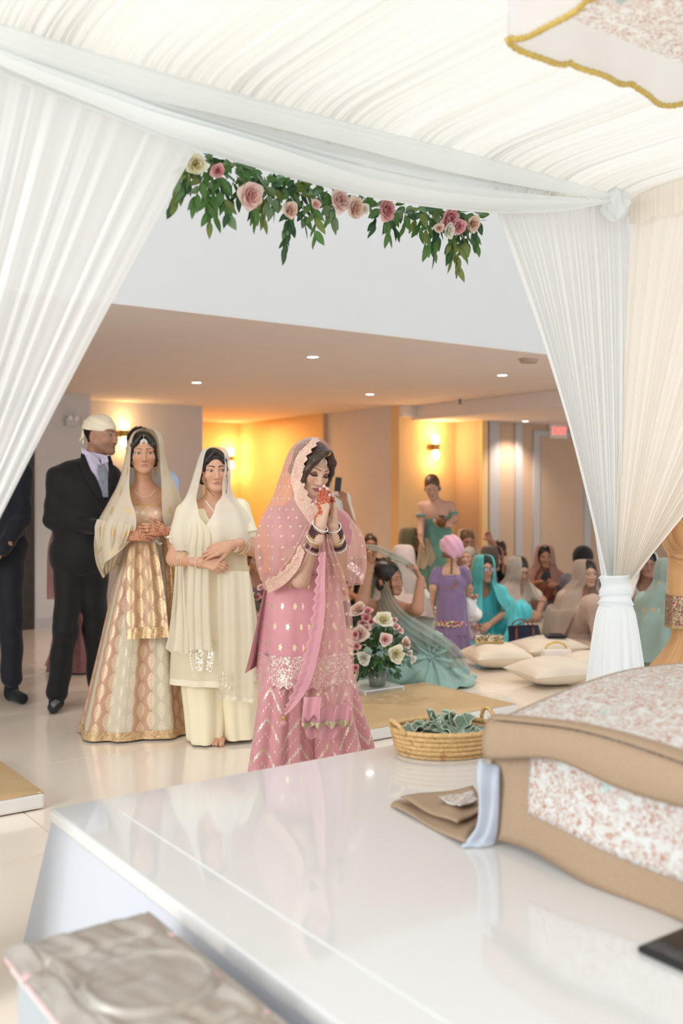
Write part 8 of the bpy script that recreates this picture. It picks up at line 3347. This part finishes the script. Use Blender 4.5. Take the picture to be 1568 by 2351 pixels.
def pad(corner, lu, lv, lab, sx):
    """floor mat; corner is the near corner on the given side"""
    t = thing('floor_mat', lab, 'mat', (corner.x, corner.y, 0.0035), ROT_UV, 'gold topped floor mats')
    MB().box((sx * lu / 2, lv / 2, 0.034), (lu, lv, 0.066), bev=0.012).build('white_base', M_padside, t)
    P = np.zeros((30, 40, 3))
    for j in range(30):
        for i in range(40):
            s, q = i / 39, j / 29
            e = min(1, 14 * min(s, 1 - s, q, 1 - q))
            P[j, i] = (sx * lu * s, lv * q, 0.066 + 0.012 * math.sqrt(max(0, e)) + 0.0015 * math.sin(s * 60) * (1 - e))
    link('gold_top', grid_mesh('gold_top', P, flip=sx < 0), M_pad, t)
    return t


pad(onz(103, 1858, 0.0), 1.9, 0.78, 'gold topped white floor mat at the left edge, left of the dais', -1)
pr = onz(1187, 1643, 0.0)
pad(pr, 1.55, 0.85, 'gold topped white floor mat behind the straw basket', -1)

M_cushion = cloth('cream_cushion', (0.74, 0.64, 0.50), 0.75, 0, 1, 0.3, 0.03, 8)


def cushion(p, w, d, h, rz, lab, tilt=0.0):
    P = []
    for sgn in (1, -1):
        n = 28
        G = np.zeros((n, n, 3))
        for j in range(n):
            for i in range(n):
                x, y = (i / (n - 1) - 0.5) * 2, (j / (n - 1) - 0.5) * 2
                f = max(0, (1 - abs(x) ** 2.2) * (1 - abs(y) ** 2.2)) ** 0.55
                pin = 1 - 0.10 * (1 - abs(x) ** 2) * abs(y) ** 3
                pin2 = 1 - 0.10 * (1 - abs(y) ** 2) * abs(x) ** 3
                z = h * 0.5 + sgn * h * 0.5 * f + (0.006 * math.sin(7 * x + 5 * y) * f if sgn > 0 else 0)
                G[j, i] = (x * w / 2 * pin2, y * d / 2 * pin, max(0.002, z))
        P.append(G)
    a, b = P
    t = thing('cushion', lab, 'cushion', p, rz, 'cream floor cushions')
    me1 = grid_mesh('cover', a)
    V1 = a.reshape(-1, 3)
    n = 28
    idx = np.arange(n * n).reshape(n, n)
    F = np.stack([idx[:-1, :-1], idx[:-1, 1:], idx[1:, 1:], idx[1:, :-1]], 2).reshape(-1, 4)
    V = np.concatenate([V1, b.reshape(-1, 3)])
    o = link('cover', mesh_np('cover', V, np.concatenate([F, F[:, ::-1] + n * n])), M_cushion, t)
    return t


cu1 = onz(1140, 1535, 0)
cushion((cu1.x, cu1.y + 0.05, 0.004), 0.46, 0.42, 0.19, 0.25, 'cream cushion with the glittering clutch on it')
cu2 = onz(1256, 1512, 0)
cushion((cu2.x, cu2.y + 0.1, 0.004), 0.60, 0.44, 0.16, 0.45, 'cream cushion with the black purse on it')
cu3 = onz(1270, 1570, 0)
cushion((cu3.x, cu3.y, 0.004), 0.55, 0.46, 0.18, 0.35, 'cream cushion nearest the viewer, in front of the white handbag')
cu4 = onz(1352, 1540, 0)
cushion((cu4.x, cu4.y, 0.004), 0.40, 0.34, 0.14, 0.2, 'cream cushion half hidden by the tied curtain')

# glitter clutch
q = at(1122, 1511, cu1.y + 0.03)
q.z = 0.190
t = thing('clutch', 'gold glittering box clutch lying on a cream cushion', 'clutch', q, 0.02)
ng = N('gold_glitter')
vo = ng.voro(ng.obj(), 90)
sc_c = ng.node('ShaderNodeSeparateColor')
ng.t.links.new(vo.outputs['Color'], sc_c.inputs[0])
ng.base(ng.ramp(sc_c.outputs[0], [(0.2, (0.22, 0.15, 0.07)), (0.6, (0.55, 0.43, 0.26)), (0.9, (0.85, 0.78, 0.66))]))
ng.set(Roughness=0.3, Metallic=0.7)
MB().box((0, 0, 0.035), (0.22, 0.06, 0.052), bev=0.008).build('case', ng.m, t)
MB().box((0, 0, 0.008), (0.224, 0.064, 0.012), bev=0.003).build('frame', MBR['goldm'], t)
mb = MB()
mb.sph((0, 0, 0.066), 0.008)
mb.build('clasp', MBR['goldm'], t, True)

# white handbag with gold handle
q = onz(1287, 1545, 0)
t = thing('handbag', 'small white handbag with a curved gold handle between two cushions', 'handbag', (q.x, q.y + 0.16, 0.004), 0.22)
Mwb = cloth('white_leather', (0.78, 0.70, 0.62), 0.45, 0, 1, 0.1, 0.02, 8, False)
mb = MB()
mb.box((0, 0, 0.075), (0.22, 0.08, 0.15), bev=0.016)
mb.build('body', Mwb, t, True)
mb = MB()
mb.box((0, -0.043, 0.115), (0.21, 0.008, 0.06), bev=0.003)
mb.build('flap', Mwb, t, True)
a = np.linspace(0.12, pi - 0.12, 24)
link('handle', tube_mesh('handle', np.stack([0.085 * np.cos(a), 0 * a, 0.145 + 0.055 * np.sin(a)], 1), 0.0075, 8), plain('gold_handle', (0.66, 0.43, 0.10), 0.25, 0.8), t)

# black purse on the second cushion
q = at(1275, 1489, cu2.y + 0.08)
q.z = 0.158
t = thing('purse', 'flat black purse lying on a cream cushion', 'purse', q, 0.1)
MB().box((0, 0, 0.012), (0.16, 0.11, 0.022), bev=0.006).build('body', M_black, t)
MB().box((0.01, 0.01, 0.027), (0.09, 0.06, 0.008), bev=0.002).build('flap', plain('purse_flap', (0.02, 0.018, 0.017), 0.35), t)

# navy tote with leather handles
q = onz(1206, 1506, 0)
t = thing('tote_bag', 'navy tote bag with tan leather straps beside the woman in turquoise', 'bag', (q.x, q.y + 0.05, 0.004), 0.25)
Mnv = cloth('navy_canvas', (0.010, 0.012, 0.035), 0.6, 0, 1, 0.2, 0.1, 20)
Mst = grainy('strap_leather', (0.16, 0.06, 0.025), 0.5)
P = []
th = np.linspace(0, 2 * pi, 48, endpoint=False)
for i in range(16):
    f = i / 15
    rx, ry = 0.155 - 0.02 * f, 0.075 * (1 - f) + 0.022 * f
    sup = (np.abs(np.cos(th)) ** 4 + np.abs(np.sin(th)) ** 4) ** -0.25
    P.append(np.stack([rx * np.cos(th) * sup + 0.012 * math.sin(f * 4), ry * np.sin(th) * sup + 0.006 * np.sin(3 * th + 4 * f), 0.003 + 0.235 * f - 0.03 * f * np.cos(th) ** 2 * 0 + 0 * th], 1))
P.insert(0, np.stack([0 * th, 0 * th, 0 * th + 0.003], 1))
link('body', grid_mesh('body', P, True, flip=True), Mnv, t)
for sy in (-1, 1):
    a = np.linspace(0, pi, 24)
    link('strap', tube_mesh('strap', np.stack([-0.02 + 0.075 * np.cos(a), sy * 0.035 - 0.06 * np.sin(a) * (sy < 0), 0.225 + 0.06 * np.sin(a)], 1), 0.006, 6), Mst, t)
    for sx in (-1, 1):
        MB().box((-0.02 + sx * 0.075, sy * 0.055, 0.17), (0.02, 0.006, 0.11), bev=0.002).build('strap_tab', Mst, t)
